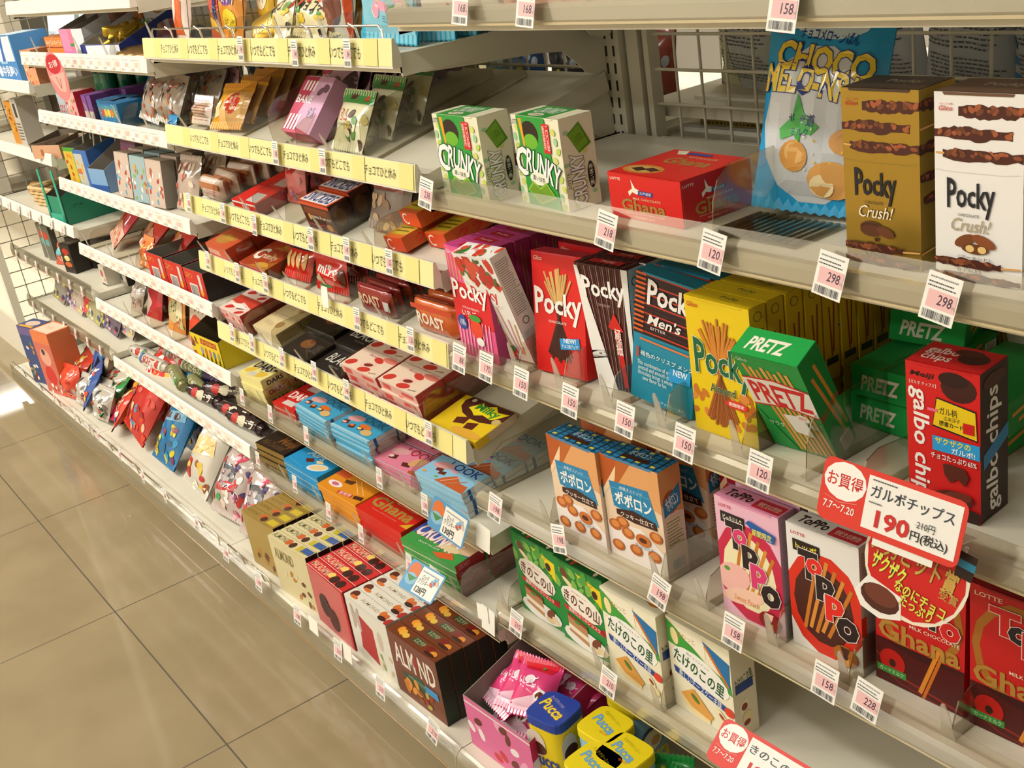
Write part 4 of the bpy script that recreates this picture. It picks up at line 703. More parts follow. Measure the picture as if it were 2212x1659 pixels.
cw = cup('8fbfdc', 'e2cb1a', [('e', .4, .62, .4, .18, '3a4a6a'), ('e', .4, .6, .35, .15, 'efe4cc'), ('e', .5, .58, .15, .07, 'd9a45f'), ('t', 'Pucca', .1, .25, .9, .5, 'e2cb1a', {'b': .05})],
  [('t', 'Pucca', .15, .35, .85, .62, '6aa4d0', {'b': .05, 'rot': -14, 'o': ('3a6a9c', .02)}), ('t', 'ミルククリーミー', .2, .7, .8, .8, 'a08a1a', {'rot': -14}), ('t', '今だけ', .55, .2, .8, .28, 'd8602c')])
place(cb, 'snack_cup', 'yellow snack cup with a blue lid beside the pink box', 'snack cup', 'sb', -1.131, .072, 12)
for x, d, lb in ((-1.052, .10, 'leftmost of the front ones'), (-.992, .082, 'rightmost of the front ones'), (-1.008, .042, 'nearest the rail'), (-1.072, .170, 'half hidden under the shelf')):
    place(cw, 'snack_cup', 'light blue snack cup with a yellow lid, ' + lb, 'snack cup', 'sb', x, d, 4, group='light blue snack cups with yellow lids')
gr = pouch(.085, .10, .045, '1f8a3c', [('nuts', .1, .1, .9, .9, 16, .07, ['e8d23a', 'c87a2a', 'f0ece0', '14602a']), ('t', 'パックンチョ', .12, .5, .88, .68, 'f0f0e0', {'b': .04})], seed=8, kind='/k')
for i, (x, d, yw) in enumerate(((-.955, .058, 20), (-.925, .035, -15), (-.955, .10, 35), (-.92, .085, 5))): place(gr, 'snack_bag', 'green snack packet with yellow pictures, ' + ['beside the cups', 'nearest the rail', 'standing behind the others', 'tilted between the others'][i], 'snack bag', 'sb', x, d, yw, lean=-15 - 5 * i, group='green snack packets beside the cups')
# ================= middle bay (yellow rails) =================
# --- Y0 top shelf: pouches of sweets
def simple_pouch(w, h, t, col, its, seed, **k): return pouch(w, h, t, col, its, seed=seed, kind=k.pop('kind', '/k'), **k)
blue_sea = simple_pouch(.125, .15, .03, '3fb4d8', [('r', .1, .0, .98, .93, '8fd0e4'), ('p', [(.05, .97), (.95, .97), (.85, .6), (.05, .55)], '4fb0e0'), ('t', 'きこりの切株', .12, .66, .95, .86, 'f0c83a', {'b': .07, 'o': ('b8402c', .04)}), ('r', .2, .9, .7, .95, 'd8425a'), ('nuts', .15, .2, .9, .6, 14, .09, ['f0a8c0', 'e8c89a', 'f0e8d8', '4a9a4a']), ('t', 'ミルク味', .5, .16, .85, .23, '3a6a8a'), ('nuts', .02, .2, .15, .8, 6, .05, ['3a6a3a', 'b8602c', 'f0e8d8'])], 11, back='45aecb')
place(blue_sea, 'snack_bag', 'front blue snack bag with biscuit pictures at the right end of the top shelf', 'snack bag', 'Y0', -1.402, .048, 6, lean=-10, roll=4, group='blue snack bags on the top shelf')
for i in range(7): place(blue_sea, 'snack_bag', 'plain side of the blue snack bag standing ' + ORD[i + 1] + ' in the row', 'snack bag', 'Y0', -1.372 + .004 * i, .085 + .031 * i, 8, lean=-8, group='blue snack bags on the top shelf')
choc = simple_pouch(.09, .16, .028, 'e9e2d6', [('r', 0, 0, .12, 1, 'd8542c'), ('r', .88, 0, 1, 1, 'd8542c'), ('t', 'CHOCOLÒ', .16, .72, .84, .82, '241c1c', {'b': .03}), ('l', [(.2, .69), (.8, .69)], .4, '5a4a44'), ('t', 'AGLITA', .16, .57, .82, .67, '241c1c', {'b': .03}), ('p', [(.14, .5), (.7, .53), (.72, .38), (.14, .36)], 'e8742c'), ('e', .6, .35, .25, .2, '6a3424'), ('e', .35, .2, .2, .12, '8a4a30'), ('e', .75, .66, .1, .06, 'c8402c')], 12)
place(choc, 'snack_bag', 'white and orange chocolate bag beside the blue bag on the top shelf', 'snack bag', 'Y0', -1.553, .05, 4, lean=-12)
gold = simple_pouch(.13, .12, .035, 'a8862a', [('nuts', .05, .05, .95, .8, 18, .12, ['c8a23a', '8a6a1e', 'd8bc5a', 'b08a30']), ('r', 0, .78, 1, .97, 'c8241e'), ('t', 'Almond', .3, .8, .7, .92, 'f0e8d8', {'b': .03}), ('e', .3, .4, .2, .12, 'e8d8b0')], 13)
gbar = bar(.12, .05, .02, 'b8922e', [('t', 'Almond Chocolate', .15, .3, .85, .7, 'efe4c0', {'sh': .2, 'b': .02})], kind='/f', seed=4)
rnd = random.Random(5)
place(gold, 'snack_bag', 'gold bag with red heading standing in the top shelf middle', 'snack bag', 'Y0', -1.775, .10, -5, lean=-20, roll=-18)
place(gold, 'snack_bag', 'gold bag with red heading standing right of the tilted gold one', 'snack bag', 'Y0', -1.685, .14, 20, lean=-14, roll=22)
place(gold, 'snack_bag', 'gold bag with red heading at the back of the top shelf', 'snack bag', 'Y0', -1.70, .23, 0, lean=-8)
for i in range(5): place(gbar, 'chocolate_bar', 'gold wrapped bar lying ' + ['across the front', 'tilted over the first', 'upright at the right', 'on the pile', 'at the bottom of the pile'][i] + ' among the gold bags', 'chocolate bar', 'Y0', -1.745 + .03 * i, .045 + .02 * i, [10, -12, 30, 5, -25][i], lean=[-30, -20, -15, -40, -35][i], roll=[-22, -15, -50, 5, 12][i], group='gold wrapped bars', lift=[.012, .03, .04, .055, .01][i])
mix = simple_pouch(.09, .07, .03, 'e8dcb0', [('nuts', .05, .1, .95, .9, 16, .1, ['e0c030', '2a2a2a', 'c8402c', '4a9a3a', 'f0e8d8']), ('t', 'チョコ', .2, .5, .7, .8, '2a2a2a', {'b': .04})], 14)
for i in range(4): place(mix, 'snack_bag', 'small mixed sweets bag, ' + ORD[i] + ' from the left behind the chrome wire', 'snack bag', 'Y0', -1.70 + .045 * i, .035 + .01 * (i % 2), 8 * i - 10, lean=-25, roll=10 * (i % 3) - 10, group='small mixed bags on the top shelf')
redp2 = simple_pouch(.085, .145, .03, 'c8221e', [('t', 'サ', .35, .66, .62, .8, 'f4f0ea', {'b': .04}), ('p', [(0, .3), (1, .35), (1, 0), (0, 0)], '9a5a2c'), ('r', .68, .1, .84, .6, '24306a'), ('t', 'リッチな味', .7, .14, .82, .56, 'e0dcc8', {'rot': -80}), ('e', .5, .15, .3, .08, 'e8b83a'), ('t', 'Choco Mini', .3, .58, .66, .62, 'f0c8c0')], 15)
place(redp2, 'snack_bag', 'red bag with a white letter and blue stripe on the top shelf', 'snack bag', 'Y0', -2.03, .07, -8, lean=-12, roll=6)
crk2 = simple_pouch(.09, .14, .03, 'd88a28', [('r', 0, 0, .14, 1, 'e0b04a'), ('e', .6, .62, .36, .24, '7a3a8a', 20), ('t', 'CRUNKY', .2, .42, .95, .68, 'f0ece8', {'b': .06, 'rot': -12, 'o': ('4a3a7a', .03)}), ('e', .6, .22, .26, .13, 'e8cc2a'), ('t', 'bites', .42, .18, .78, .26, '8a5a1a'), ('r', .3, .9, .7, .96, 'c8402c')], 16)
place(crk2, 'snack_bag', 'orange bag with white arched lettering on the top shelf', 'snack bag', 'Y0', -1.932, .055, 0, lean=-14, roll=-4)
org = simple_pouch(.06, .12, .025, 'efe0d4', [('r', 0, 0, .1, 1, 'd8642c'), ('p', [(.1, .1), (.6, .5), (.5, .8), (.9, .6), (.8, .1)], 'd8602a'), ('t', 'TEA', .3, .7, .9, .92, 'd8642c', {'b': .03, 'rot': 20})], 17)
place(org, 'snack_bag', 'white and orange bag at the left end of the top shelf of the middle bay', 'snack bag', 'Y0', -2.135, .045, 0, lean=-10)
yl = simple_pouch(.06, .11, .02, 'dcb02a', [('e', .5, .6, .35, .2, 'f0e4c0'), ('t', 'パイ', .3, .5, .7, .7, '9a4a1a', {'b': .04})], 18)
place(yl, 'snack_bag', 'yellow bag standing behind the orange one on the top shelf', 'snack bag', 'Y0', -1.885, .10, 0, lean=-5, roll=6)
# --- Y1
ymb = simple_pouch(.115, .085, .024, 'dd9a22', [('p', [(.25, .1), (1, .12), (1, .8), (.4, .75)], 'e0b070'), ('e', .62, .52, .2, .24, 'cf3a28'), ('t', 'フル\nーツ', .5, .36, .74, .66, 'f4e8e0', {'b': .02}), ('p', [(.08, .5), (.3, .58), (.3, .25), (.12, .2)], 'f0d8a0'), ('r', 0, .9, 1, 1, 'c8821a')], 21)
row(ymb, 'snack_bag', 'orange yellow sweet packet with a red round mark, %s', 'snack bag', 'Y1', -2.005, .035, 6, .031, group='orange yellow sweet packets', lean=-50, jit=6, dx=-.002, yaw=6)
bigy = simple_pouch(.13, .12, .03, 'e0a82a', [('e', .3, .72, .2, .1, 'f0e0b0'), ('t', 'はちみつ', .15, .66, .45, .78, 'b8622a', {'b': .02}), ('r', .52, .5, .85, .9, 'cf3a38'), ('t', '大人\nの味', .56, .54, .82, .86, 'f0d8c0', {'b': .02}), ('e', .7, .3, .26, .16, 'c89a5a'), ('e', .75, .32, .12, .1, '6a3a24')], 22)
place(bigy, 'snack_bag', 'yellow bag with a red label hanging at the back above the orange packets', 'snack bag', 'Y1', -2.00, .25, 8, lean=-30, lift=.02)
wk = simple_pouch(.09, .05, .03, 'e6d6cc', [('tx', .1, .1, .9, .9, 8, 'c0605a')], 23)
place(wk, 'snack_bag', 'small pale packet at the left end of the second middle shelf', 'snack bag', 'Y1', -2.13, .04, 0, lean=-35)
card = carton(.12, .09, .012, dict(c='c8322c', t=('c9c6c2', [('tx', .1, .15, .9, .85, 10, '8a8a88')]), f=('c8322c', [])))
for i in range(2): place(card, 'display_card', ['red and grey card tray lying behind the orange packets', 'red and grey card tray pushed right to the back'][i], 'display card', 'Y1', -2.02 + .07 * i, .235 - .02 * i, 4, group='red card trays')
bake = carton(.088, .03, .098, dict(c='c23a5e', f=('c23a5e', [('p', [(.5, 1), (1, 1), (1, 0), (.42, .1), (.3, .35)], 'd6a6c6')] + [('p', [(.1 + .11 * i, .74), (.16 + .11 * i, .74), (.18 + .11 * i, .92), (.12 + .11 * i, .92)], 'f0e8e8') for i in range(4)] + [('p', [(.04 + .11 * i, .05), (.10 + .11 * i, .05), (.12 + .11 * i, .32), (.06 + .11 * i, .32)], 'f0e8e8') for i in range(4)] + [('t', 'BAKE', .05, .52, .58, .66, 'f4ecec', {'b': .03}), ('e', .72, .74, .1, .06, '6a4a5a', 40), ('e', .86, .8, .1, .07, '6a4a5a', -30), ('t', 'さく\nとろ', .62, .28, .84, .46, '4a8aa0', {'b': .01})]),
   t=('d6a6c6', [('t', 'BAKE', .2, .3, .6, .7, 'b83a5a')]), r=('d6a0c0', [])))
place(bake, 'chocolate_box', 'pink chocolate box with white stripes leaning at the front', 'chocolate box', 'Y1', -1.700, .036, 6, lean=-54, roll=4)
bk2 = simple_pouch(.125, .095, .026, 'd8a8c4', [('r', 0, 0, .3, 1, 'c01f52')] + [('p', [(.08 + .07 * i, .3), (.12 + .07 * i, .3), (.13 + .07 * i, .8), (.09 + .07 * i, .8)], 'f0e8e8') for i in range(4)] + [('e', .6, .5, .16, .3, '3a2028', 30), ('e', .85, .6, .14, .3, '3a2028', -20)], 24, back='cf9ac0')
row(bk2, 'snack_bag', 'pink and brown wafer packet, %s', 'snack bag', 'Y1', -1.705, .098, 9, .0262, yaw=0, group='pink and brown wafer packets', lean=-34, jit=3, dx=.001)
cl = simple_pouch(.10, .088, .022, 'd8d4b0', [('r', 0, .78, 1, 1, '3f9a4a'), ('e', .35, .9, .18, .05, '4a2418'), ('e', .8, .88, .09, .05, 'd8422c'), ('t', 'くりん', .1, .45, .5, .68, 'c8322c', {'b': .04}), ('nuts', .4, .05, .95, .6, 12, .09, ['c8b86a', '5a8a3a', 'e8e0c0', '4a2a1a']), ('t', 'ちいさなおまんじゅう', .1, .38, .6, .43, '3a3a2a')], 25, back='6a7a4a')
row(cl, 'snack_bag', 'green and cream sweets bag, %s', 'snack bag', 'Y1', -1.548, .030, 3, .05, yaw=-2, group='green and cream sweets bags', lean=-40, jit=6, dx=.006)
# --- Y2
waf = bar(.098, .042, .022, 'dcc8ba', [('r', .05, .5, .95, .9, 'b5734a'), ('tx', .3, .1, .8, .45, 3, 'b05a54')], top=[('r', .05, .2, .95, .8, 'c07a4a')], kind='/k', seed=6)
row(waf, 'snack_pack', 'clear wrapped wafer pack, %s', 'snack pack', 'Y2', -2.128, .032, 7, .030, group='clear wrapped wafer packs', lean=-12, jit=4, dx=.004)
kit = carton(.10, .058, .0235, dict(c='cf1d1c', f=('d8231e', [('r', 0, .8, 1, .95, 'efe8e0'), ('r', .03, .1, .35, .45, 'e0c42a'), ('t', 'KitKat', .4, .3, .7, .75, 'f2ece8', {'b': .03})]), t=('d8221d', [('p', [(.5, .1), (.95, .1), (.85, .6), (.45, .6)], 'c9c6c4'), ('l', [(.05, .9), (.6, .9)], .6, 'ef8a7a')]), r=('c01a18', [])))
for i in range(4):
    for j in range(max(1, i)):
        place(kit, 'chocolate_box', 'flat red chocolate wafer box, ' + ORD[i] + ' stack from the front, ' + ('lowest' if j == 0 else ORD[j] + ' above') + ' layer', 'chocolate box', 'Y2', -1.957 + .001 * i, .046 + i * .0595, .5 * i, lift=.0006 + j * .0241 , group='flat red chocolate wafer boxes')
kp = simple_pouch(.075, .095, .022, 'dc7a78', [('e', .5, .72, .4, .2, 'cf2420', 15), ('t', 'KitKat', .18, .6, .82, .84, 'f4f0ee', {'b': .05, 'rot': 14, 'o': ('a81a18', .03)}), ('nuts', .05, .05, .9, .5, 8, .09, ['d8908a', 'cf8a5a', '9a8ac0'])], 26)
row(kp, 'snack_bag', 'pink bag with red and white oval mark, %s', 'snack bag', 'Y2', -1.862, .075, 4, .05, group='pink chocolate wafer bags', lean=-22, jit=4, dx=.003)
sn = carton(.1035, .036, .05, dict(c='3a1e1a', f=('4a2218', [('r', 0, .86, 1, .97, 'd8502a'), ('p', [(.05, .55), (.95, .55), (.9, .8), (.1, .8)], '7a4020'), ('t', 'peanuts & caramel', .25, .4, .92, .56, 'e8dccc', {'b': .02}), ('e', .2, .45, .05, .12, 'd8a24a'), ('l', [(0, .2), (.4, .15), (.6, .25), (1, .1)], 1.5, 'c8402a'), ('e', .8, .2, .1, .12, 'd8923a')]),
   t=('d8502a', [('p', [(.02, .06), (.93, .06), (.98, .94), (.07, .94)], 'efeae6'), ('t', 'SNICKERS', .07, .14, .92, .86, '27347e', {'b': .05, 'sh': .15})]), r=('4a2418', [('e', .4, .5, .3, .3, '8a5a34')])))
for i in range(4): place(sn, 'chocolate_bar', 'dark brown nut bar pack with white and blue lettering, ' + ['front', 'second', 'third', 'rearmost'][i] + ' step of the stair', 'chocolate bar', 'Y2', -1.681 + .003 * i, .045 + .04 * i, -1, lean=0, lift=.0006 + .004 * i, group='dark brown nut bar packs')
snb = simple_pouch(.108, .125, .024, '8a7a70', [('r', 0, .84, 1, 1, '24161a'), ('p', [(.06, .57), (.92, .57), (.95, .82), (.1, .82)], 'efeae6'), ('t', 'SNICKERS', .11, .6, .9, .8, '27347e', {'b': .05, 'sh': .15}), ('r', .08, .48, .9, .56, 'b05a5a'), ('nuts', .1, .05, .9, .42, 12, .09, ['b59a78', 'c8a884', '9a7a5c'])], 27, back='2a1a1a')
for i in range(3): place(snb, 'snack_bag', ['brown and clear nut bar bag leaning at the front', 'brown nut bar bag behind the leaning one', 'brown nut bar bag deepest in the row'][i], 'snack bag', 'Y2', -1.518 + .012 * i, .055 + .052 * i, 3, lean=-33 + 5 * i, roll=3, group='nut bar bags')
lng = carton(.058, .20, .022, dict(c='d8622a', f=('d8481e', [('t', 'C', .1, .1, .4, .9, 'f0ece0')]), t=('d86a2c', [('r', 0, .0, .06, 1, 'd8a42a'), ('r', .1, .05, .95, .25, 'c8b02a'), ('tx', .15, .08, .9, .22, 3, '3a2a1a'), ('e', .25, .32, .18, .05, 'cf2a1e'), ('t', 'CRUNCHY', .15, .4, .8, .95, 'efece4', {'rot': 90, 'b': .06, 'o': ('3a3a3a', .03)})]), r=('c8602a', [('t', 'クランチチョコ', .1, .2, .9, .8, 'd8302a', {'b': .02})])))
for i, (x, d, lb) in enumerate(((-1.442, .125, 'long orange chocolate box pointing out of the shelf, left one'), (-1.372, .155, 'long orange chocolate box pointing out of the shelf, right one'))): place(lng, 'chocolate_box', lb, 'chocolate box', 'Y2', x, d, -2 - i, lean=0, roll=-6, group='long orange chocolate boxes')
place(lng, 'chocolate_box', 'long orange chocolate box lying on the left one', 'chocolate box', 'Y2', -1.425, .155, -4, lift=.03, roll=-4, group='long orange chocolate boxes')
# --- Y3
ob = carton(.10, .055, .022, dict(c='c8452a', f=('cf5a3c', [('r', .05, .1, .6, .6, 'd8a08a')]), t=('c8562e', [('e', .4, .5, .3, .3, 'b5812e'), ('t', 'Premium', .3, .5, .8, .8, 'd8b04a', {'sh': .2})])))
for i in range(4): stack(ob, 'chocolate_box', 'orange red chocolate box, %s of the ' + ['front stack', 'second stack', 'third stack', 'rear stack'][i] + ' at the left end', 'chocolate box', 'Y3', -2.105, .032 + .057 * i, 2, .022, group='orange red chocolate boxes')
cx = carton(.112, .06, .0235, dict(c='b8301e', f=('c8482a', [('r', 0, .8, 1, 1, 'd8766a')]), t=('a8401e', [('t', 'C', .05, .35, .35, .95, 'efe8d8', {'b': .08}), ('t', 'runky', .3, .4, .85, .75, 'cfb898', {'b': .05}), ('p', [(.3, .0), (1, .5), (1, .0)], 'b5762a'), ('e', .7, .2, .2, .12, 'cf9a3a')]), r=('9a5a1e', [])))
for i in range(4): place(cx, 'chocolate_box', 'red brown box with one big white C, ' + ['front', 'second', 'third', 'rear'][i] + ' of the row', 'chocolate box', 'Y3', -1.967, .038 + .0615 * i, 0, group='red brown chocolate boxes')
al = simple_pouch(.098, .07, .02, 'cf241c', [('r', .1, .72, .9, .93, '241c1e'), ('t', 'アーモンド', .2, .75, .8, .9, 'efe8e0', {'b': .03})] + [('e', .2 + .2 * i, .45, .075, .22, ['e0b87a', 'd8ac6a'][i % 2], -14) for i in range(4)], 31)
for i in range(4): place(al, 'snack_bag', 'red bag with a row of pale almonds, ' + ['front', 'second', 'third', 'rear'][i] + ' of the row', 'snack bag', 'Y3', -1.842 + .004 * i, .034 + .05 * i, 2, lean=-38, group='red almond bags')
mk = simple_pouch(.105, .062, .024, 'd02a20', [('t', 'milky', .22, .4, .85, .75, 'efe6e0', {'b': .06, 'rot': -6}), ('p', [(.02, .3), (.3, .5), (.3, .1)], 'd8b08a'), ('e', .9, .45, .08, .25, '5a2418'), ('e', .3, .12, .2, .06, '3a7a4a')], 32, sealcol='c81e1c')
for i in range(4): place(mk, 'snack_bag', 'red bag with soft white lettering, ' + ['front', 'second', 'third', 'rear'][i] + ' of the row', 'snack bag', 'Y3', -1.713 + .006 * i, .036 + .036 * i, 3, lean=-20, group='red milk sweet bags')
bd = bar(.104, .045, .014, '8a2420', [('t', 'ROAST', .1, .3, .7, .85, 'd8b898', {'b': .06}), ('r', .78, .2, .95, .7, 'c8c4c0')], top=[('r', .05, .1, .95, .9, '7a2a2a'), ('tx', .1, .2, .9, .8, 1, 'b05a5a')], kind='/k', seed=7)
row(bd, 'chocolate_bar', 'dark red wrapped wafer bar, %s', 'chocolate bar', 'Y3', -1.549, .030, 10, .0165, yaw=1, group='dark red wrapped wafer bars', lean=-6, jit=3, dx=.002)
bo = bar(.104, .052, .018, 'c8602a', [('t', 'ROAST', .1, .15, .75, .65, 'efdcc8', {'b': .07, 'rot': -4}), ('r', 0, .8, 1, 1, 'c8482a')], top=[('r', .05, .1, .95, .9, '9a3a24'), ('tx', .1, .2, .9, .8, 1, 'd8907a')], kind='/k', seed=9)
row(bo, 'chocolate_bar', 'orange wrapped wafer bar, %s', 'chocolate bar', 'Y3', -1.378, .034, 6, .024, yaw=2, group='orange wrapped wafer bars', lean=-8, jit=3, dx=.001)
# --- Y4
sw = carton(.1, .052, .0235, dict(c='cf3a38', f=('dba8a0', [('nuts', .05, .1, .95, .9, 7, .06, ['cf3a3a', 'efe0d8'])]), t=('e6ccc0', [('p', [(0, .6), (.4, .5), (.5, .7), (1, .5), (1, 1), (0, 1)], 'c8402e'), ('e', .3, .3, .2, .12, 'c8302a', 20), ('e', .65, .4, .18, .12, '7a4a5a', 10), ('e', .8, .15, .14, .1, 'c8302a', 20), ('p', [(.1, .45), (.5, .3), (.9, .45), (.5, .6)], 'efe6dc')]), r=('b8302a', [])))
for i in range(4): stack(sw, 'chocolate_box', 'white box with red strawberries at the left end, %s of the ' + ['front', 'second', 'third', 'rear'][i] + ' stack', 'chocolate box', 'Y4', -2.145, .040 + .054 * i, 2, .0235, group='white and red strawberry boxes')
bg = carton(.103, .052, .0125, dict(c='d8c498', f=('e0cfa6', [('r', 0, .8, 1, 1, 'efe4c8')]), t=('dcc898', [('e', .7, .5, .12, .2, 'b5925a'), ('t', 'White', .15, .3, .5, .55, 'b5a070', {'sh': .2})]), r=('c8b280', [('t', 'White', .2, .3, .8, .7, 'a08a5a')])))
for i in range(4): stack(bg, 'chocolate_box', 'beige chocolate box, %s of the ' + ['front', 'second', 'third', 'rear'][i] + ' stack', 'chocolate box', 'Y4', -2.028, .052 + .054 * i, 2, .0125, group='beige chocolate boxes')
bk = carton(.11, .060, .013, dict(c='2a221c', f=('3a342c', [('r', 0, .75, 1, .98, '8a887a/f')]), t=('2c231c', [('e', .45, .6, .2, .22, '7a4a24'), ('t', 'Meiji', .35, .5, .6, .7, '9a6a3a', {'b': .02})]), r=('1e1814', [])))
bl = carton(.11, .060, .013, dict(c='241e1c', f=('34302c', [('r', 0, .75, 1, .98, '8a887a/f')]), t=('26201e', [('t', 'BLACK', .12, .45, .88, .85, 'cfcac0', {'sh': .15, 'b': .01}), ('t', 'chocolate', .4, .3, .7, .38, '8a857a')]), r=('1e1814', [])))
for i in range(4): stack(bk, 'chocolate_box', 'black chocolate box with brown leaf mark, %s of the ' + ['front', 'second', 'third', 'rear'][i] + ' stack', 'chocolate box', 'Y4', -1.885, .042 + .062 * i, 1 + (i > 0), .013, group='black chocolate boxes with a brown mark')
for i in range(4): stack(bl, 'chocolate_box', 'black chocolate box with silver lettering, %s of the ' + ['front', 'second', 'third', 'rear'][i] + ' stack', 'chocolate box', 'Y4', -1.757, .034 + .062 * i, 1 + (i > 0), .013, group='black chocolate boxes with silver lettering')
pk = carton(.115, .052, .0165, dict(c='cf5a52', f=('d8a49a', [('r', .1, .2, .3, .8, 'cf4a44'), ('r', .6, .3, .9, .7, 'cf4a44'), ('r', 0, .9, 1, 1, 'efdcd4')]), t=('e6ccb6', [('e', .85, .85, .2, .12, 'd8786a'), ('e', .15, .25, .12, .14, 'c8382c', 20), ('e', .62, .7, .13, .12, 'c8382c', -10), ('e', .55, .38, .17, .16, 'e8c0ae', 10), ('e', .55, .38, .1, .08, '7a2a22', 10), ('e', .58, .15, .14, .12, 'c8382c', 10), ('t', 'Rose', .3, .75, .5, .85, 'b8506a', {'sh': .3}), ('t', 'noir', .75, .1, .92, .17, '3a2a24', {'rot': 10})]), r=('c84a46', [('t', 'Strawberry', .2, .3, .8, .7, 'd88a84', {'sh': .3})])))
for i in range(3): stack(pk, 'chocolate_box', 'pink strawberry chocolate box, %s of the left ' + ['front', 'middle', 'rear'][i] + ' stack', 'chocolate box', 'Y4', -1.618, .038 + .054 * i, 3, .0165, group='pink strawberry chocolate boxes')
for i in range(3): stack(pk, 'chocolate_box', 'pink strawberry chocolate box, %s of the right ' + ['front', 'middle', 'rear'][i] + ' stack', 'chocolate box', 'Y4', -1.4985, .038 + .054 * i, 3, .0165, group='pink strawberry chocolate boxes')
mil = carton(.122, .078, .0125, dict(c='e0b81c', f=('d8b01a', []), t=('e4c01e', [('e', .6, .86, .5, .4, '4a2014'), ('r', 0, 1.0, 1, 1, '4a2014'), ('p', [(.28, .72), (.42, .95), (.5, .85), (.66, .98), (.78, .85), (.98, .9), (.86, .68), (.8, .62), (.62, .66), (.5, .58), (.4, .66)], 'e8d21e'), ('t', 'Milky', .38, .66, .86, .9, '2a8a2c', {'b': .06, 'rot': -4}), ('e', .24, .93, .04, .05, 'c8c0a8'), ('e', .92, .62, .07, .08, 'c8b070'), ('p', [(.3, .4), (.5, .52), (.52, .3), (.34, .24)], '5a2416'), ('p', [(.55, .36), (.72, .44), (.74, .24), (.58, .2)], '5a2416'), ('e', .7, .12, .3, .1, 'e0a83a')]), r=('d0b89a', [('r', 0, 0, .3, 1, 'd8b01a')])))
stack(mil, 'chocolate_box', 'yellow and brown milk chocolate box at the right end, %s of two', 'chocolate box', 'Y4', -1.362, .048, 1, .0125, yaw=2)
# --- Y5
dw = carton(.095, .058, .0205, dict(c='e0d080', f=('e4d890', [('r', 0, .88, 1, 1, 'efe6b0')]), t=('e6da8c', [('t', 'DARS', .08, .5, .8, .92, '1d2a5a', {'b': .06, 'sh': -.1}), ('r', .84, .66, .98, .78, '24304a'), ('e', .2, .35, .16, .16, 'e0b83a', 30), ('e', .7, .28, .2, .16, 'e0b83a', 20), ('r', .3, .08, .6, .3, 'cdc8b8'), ('t', 'White', .5, .4, .7, .46, 'a89a50')]), r=('d8cc80', [('t', 'DARS', .2, .25, .85, .75, '2a3048', {'b': .05})])))
dr = carton(.088, .056, .0205, dict(c='c82620', f=('cf2a22', [('r', 0, .4, 1, .6, 'd8a088')]), t=('cf2620', [('t', 'DARS', .12, .5, .9, .92, 'efe0d8', {'b': .06, 'sh': -.1}), ('r', .3, .12, .75, .38, 'd8c8c0'), ('p', [(0, .4), (.3, .3), (.2, .5)], 'a81a18')])))
for i in range(3): stack(dw, 'chocolate_box', 'pale yellow chocolate box with navy lettering, %s of the ' + ['front', 'middle', 'rear'][i] + ' stack', 'chocolate box', 'Y5', -2.128, .037 + .0595 * i, [3, 2, 2][i], .0205, yaw=3, group='pale yellow chocolate boxes')
for i in range(4): place(dr, 'chocolate_box', 'bright red chocolate box with white lettering, ' + ['front', 'second', 'third', 'rear'][i] + ' of the row', 'chocolate box', 'Y5', -2.018, .045 + .058 * i, 3, group='bright red chocolate boxes')
def look(c, lc, extra, n=0): return carton(.128, .058, .0085, dict(c=c, f=(c, [('r', 0, .8, 1, 1, 'b8d8e4')]), t=(c, [('t', 'LOOK', .3, .66, .92, .96, lc, {'b': .03}), ('e', .25, .66, .18, .15, 'dca0a0', 10)] + extra), r=('dfe4e6', [('r', .2, 0, .3, 1, '24609a')])))
chs = [('p', [(.08 + .2 * i, .44 - .07 * (i % 2)), (.2 + .2 * i, .5 - .07 * (i % 2)), (.24 + .2 * i, .32 - .06 * (i % 2)), (.12 + .2 * i, .26 - .06 * (i % 2))], '5a2418') for i in range(4)] + [('e', .14 + .2 * i, .35, .05, .05, ['f0b0a0', 'e8742a', 'e8d08a', 'f0e0d0'][i]) for i in range(4)] + [('e', .6, .5, .14, .1, 'd8702a'), ('r', 0, 0, 1, .1, '9accdf'), ('e', .75, .3, .12, .14, 'd8b070')]
lk = look('3f9fc8', '1d6a9a', chs)
for i in range(3): stack(lk, 'chocolate_box', 'sky blue assorted chocolate box, %s of the left ' + ['front', 'middle', 'rear'][i] + ' stack', 'chocolate box', 'Y5', -1.862, .036 + .060 * i, [6, 4, 4][i], .0085, yaw=-1, group='sky blue assorted chocolate boxes')
for i in range(3): stack(lk, 'chocolate_box', 'sky blue assorted chocolate box, %s of the right ' + ['front', 'middle', 'rear'][i] + ' stack', 'chocolate box', 'Y5', -1.722, .040 + .060 * i, [6, 5, 5][i], .0085, yaw=2, group='sky blue assorted chocolate boxes')
lp = look('e0809a', 'b8203a', [('p', [(.15, .4), (.3, .48), (.34, .3), (.2, .24)], '5a2418'), ('e', .2, .36, .05, .06, 'f0d0c0'), ('p', [(.5, .3), (.66, .38), (.7, .2), (.56, .14)], '5a2418'), ('e', .72, .5, .14, .2, 'd8a070', 30), ('p', [(.75, .1), (.95, .25), (1, 0), (.8, 0)], 'b5562a')])
lb_ = look('8fc4e0', '24489c', [('p', [(.2, .5), (.32, .55), (.34, .42), (.22, .38)], '6a2a1a'), ('p', [(.3, .42), (.42, .47), (.44, .34), (.32, .3)], '6a2a1a'), ('p', [(.4, .05), (.5, .3), (.62, .5), (.7, .42), (.8, .3), (.95, .3), (1, 0)], 'c8602e'), ('l', [(.5, .1), (.7, .5)], 3, 'd8a080'), ('l', [(.6, .08), (.85, .45)], 3, 'b8805a'), ('e', .5, .6, .08, .06, 'e0a0b0'), ('e', .1, .2, .04, .04, 'e89a3a'), ('e', .36, .18, .03, .04, '7ab04a')])
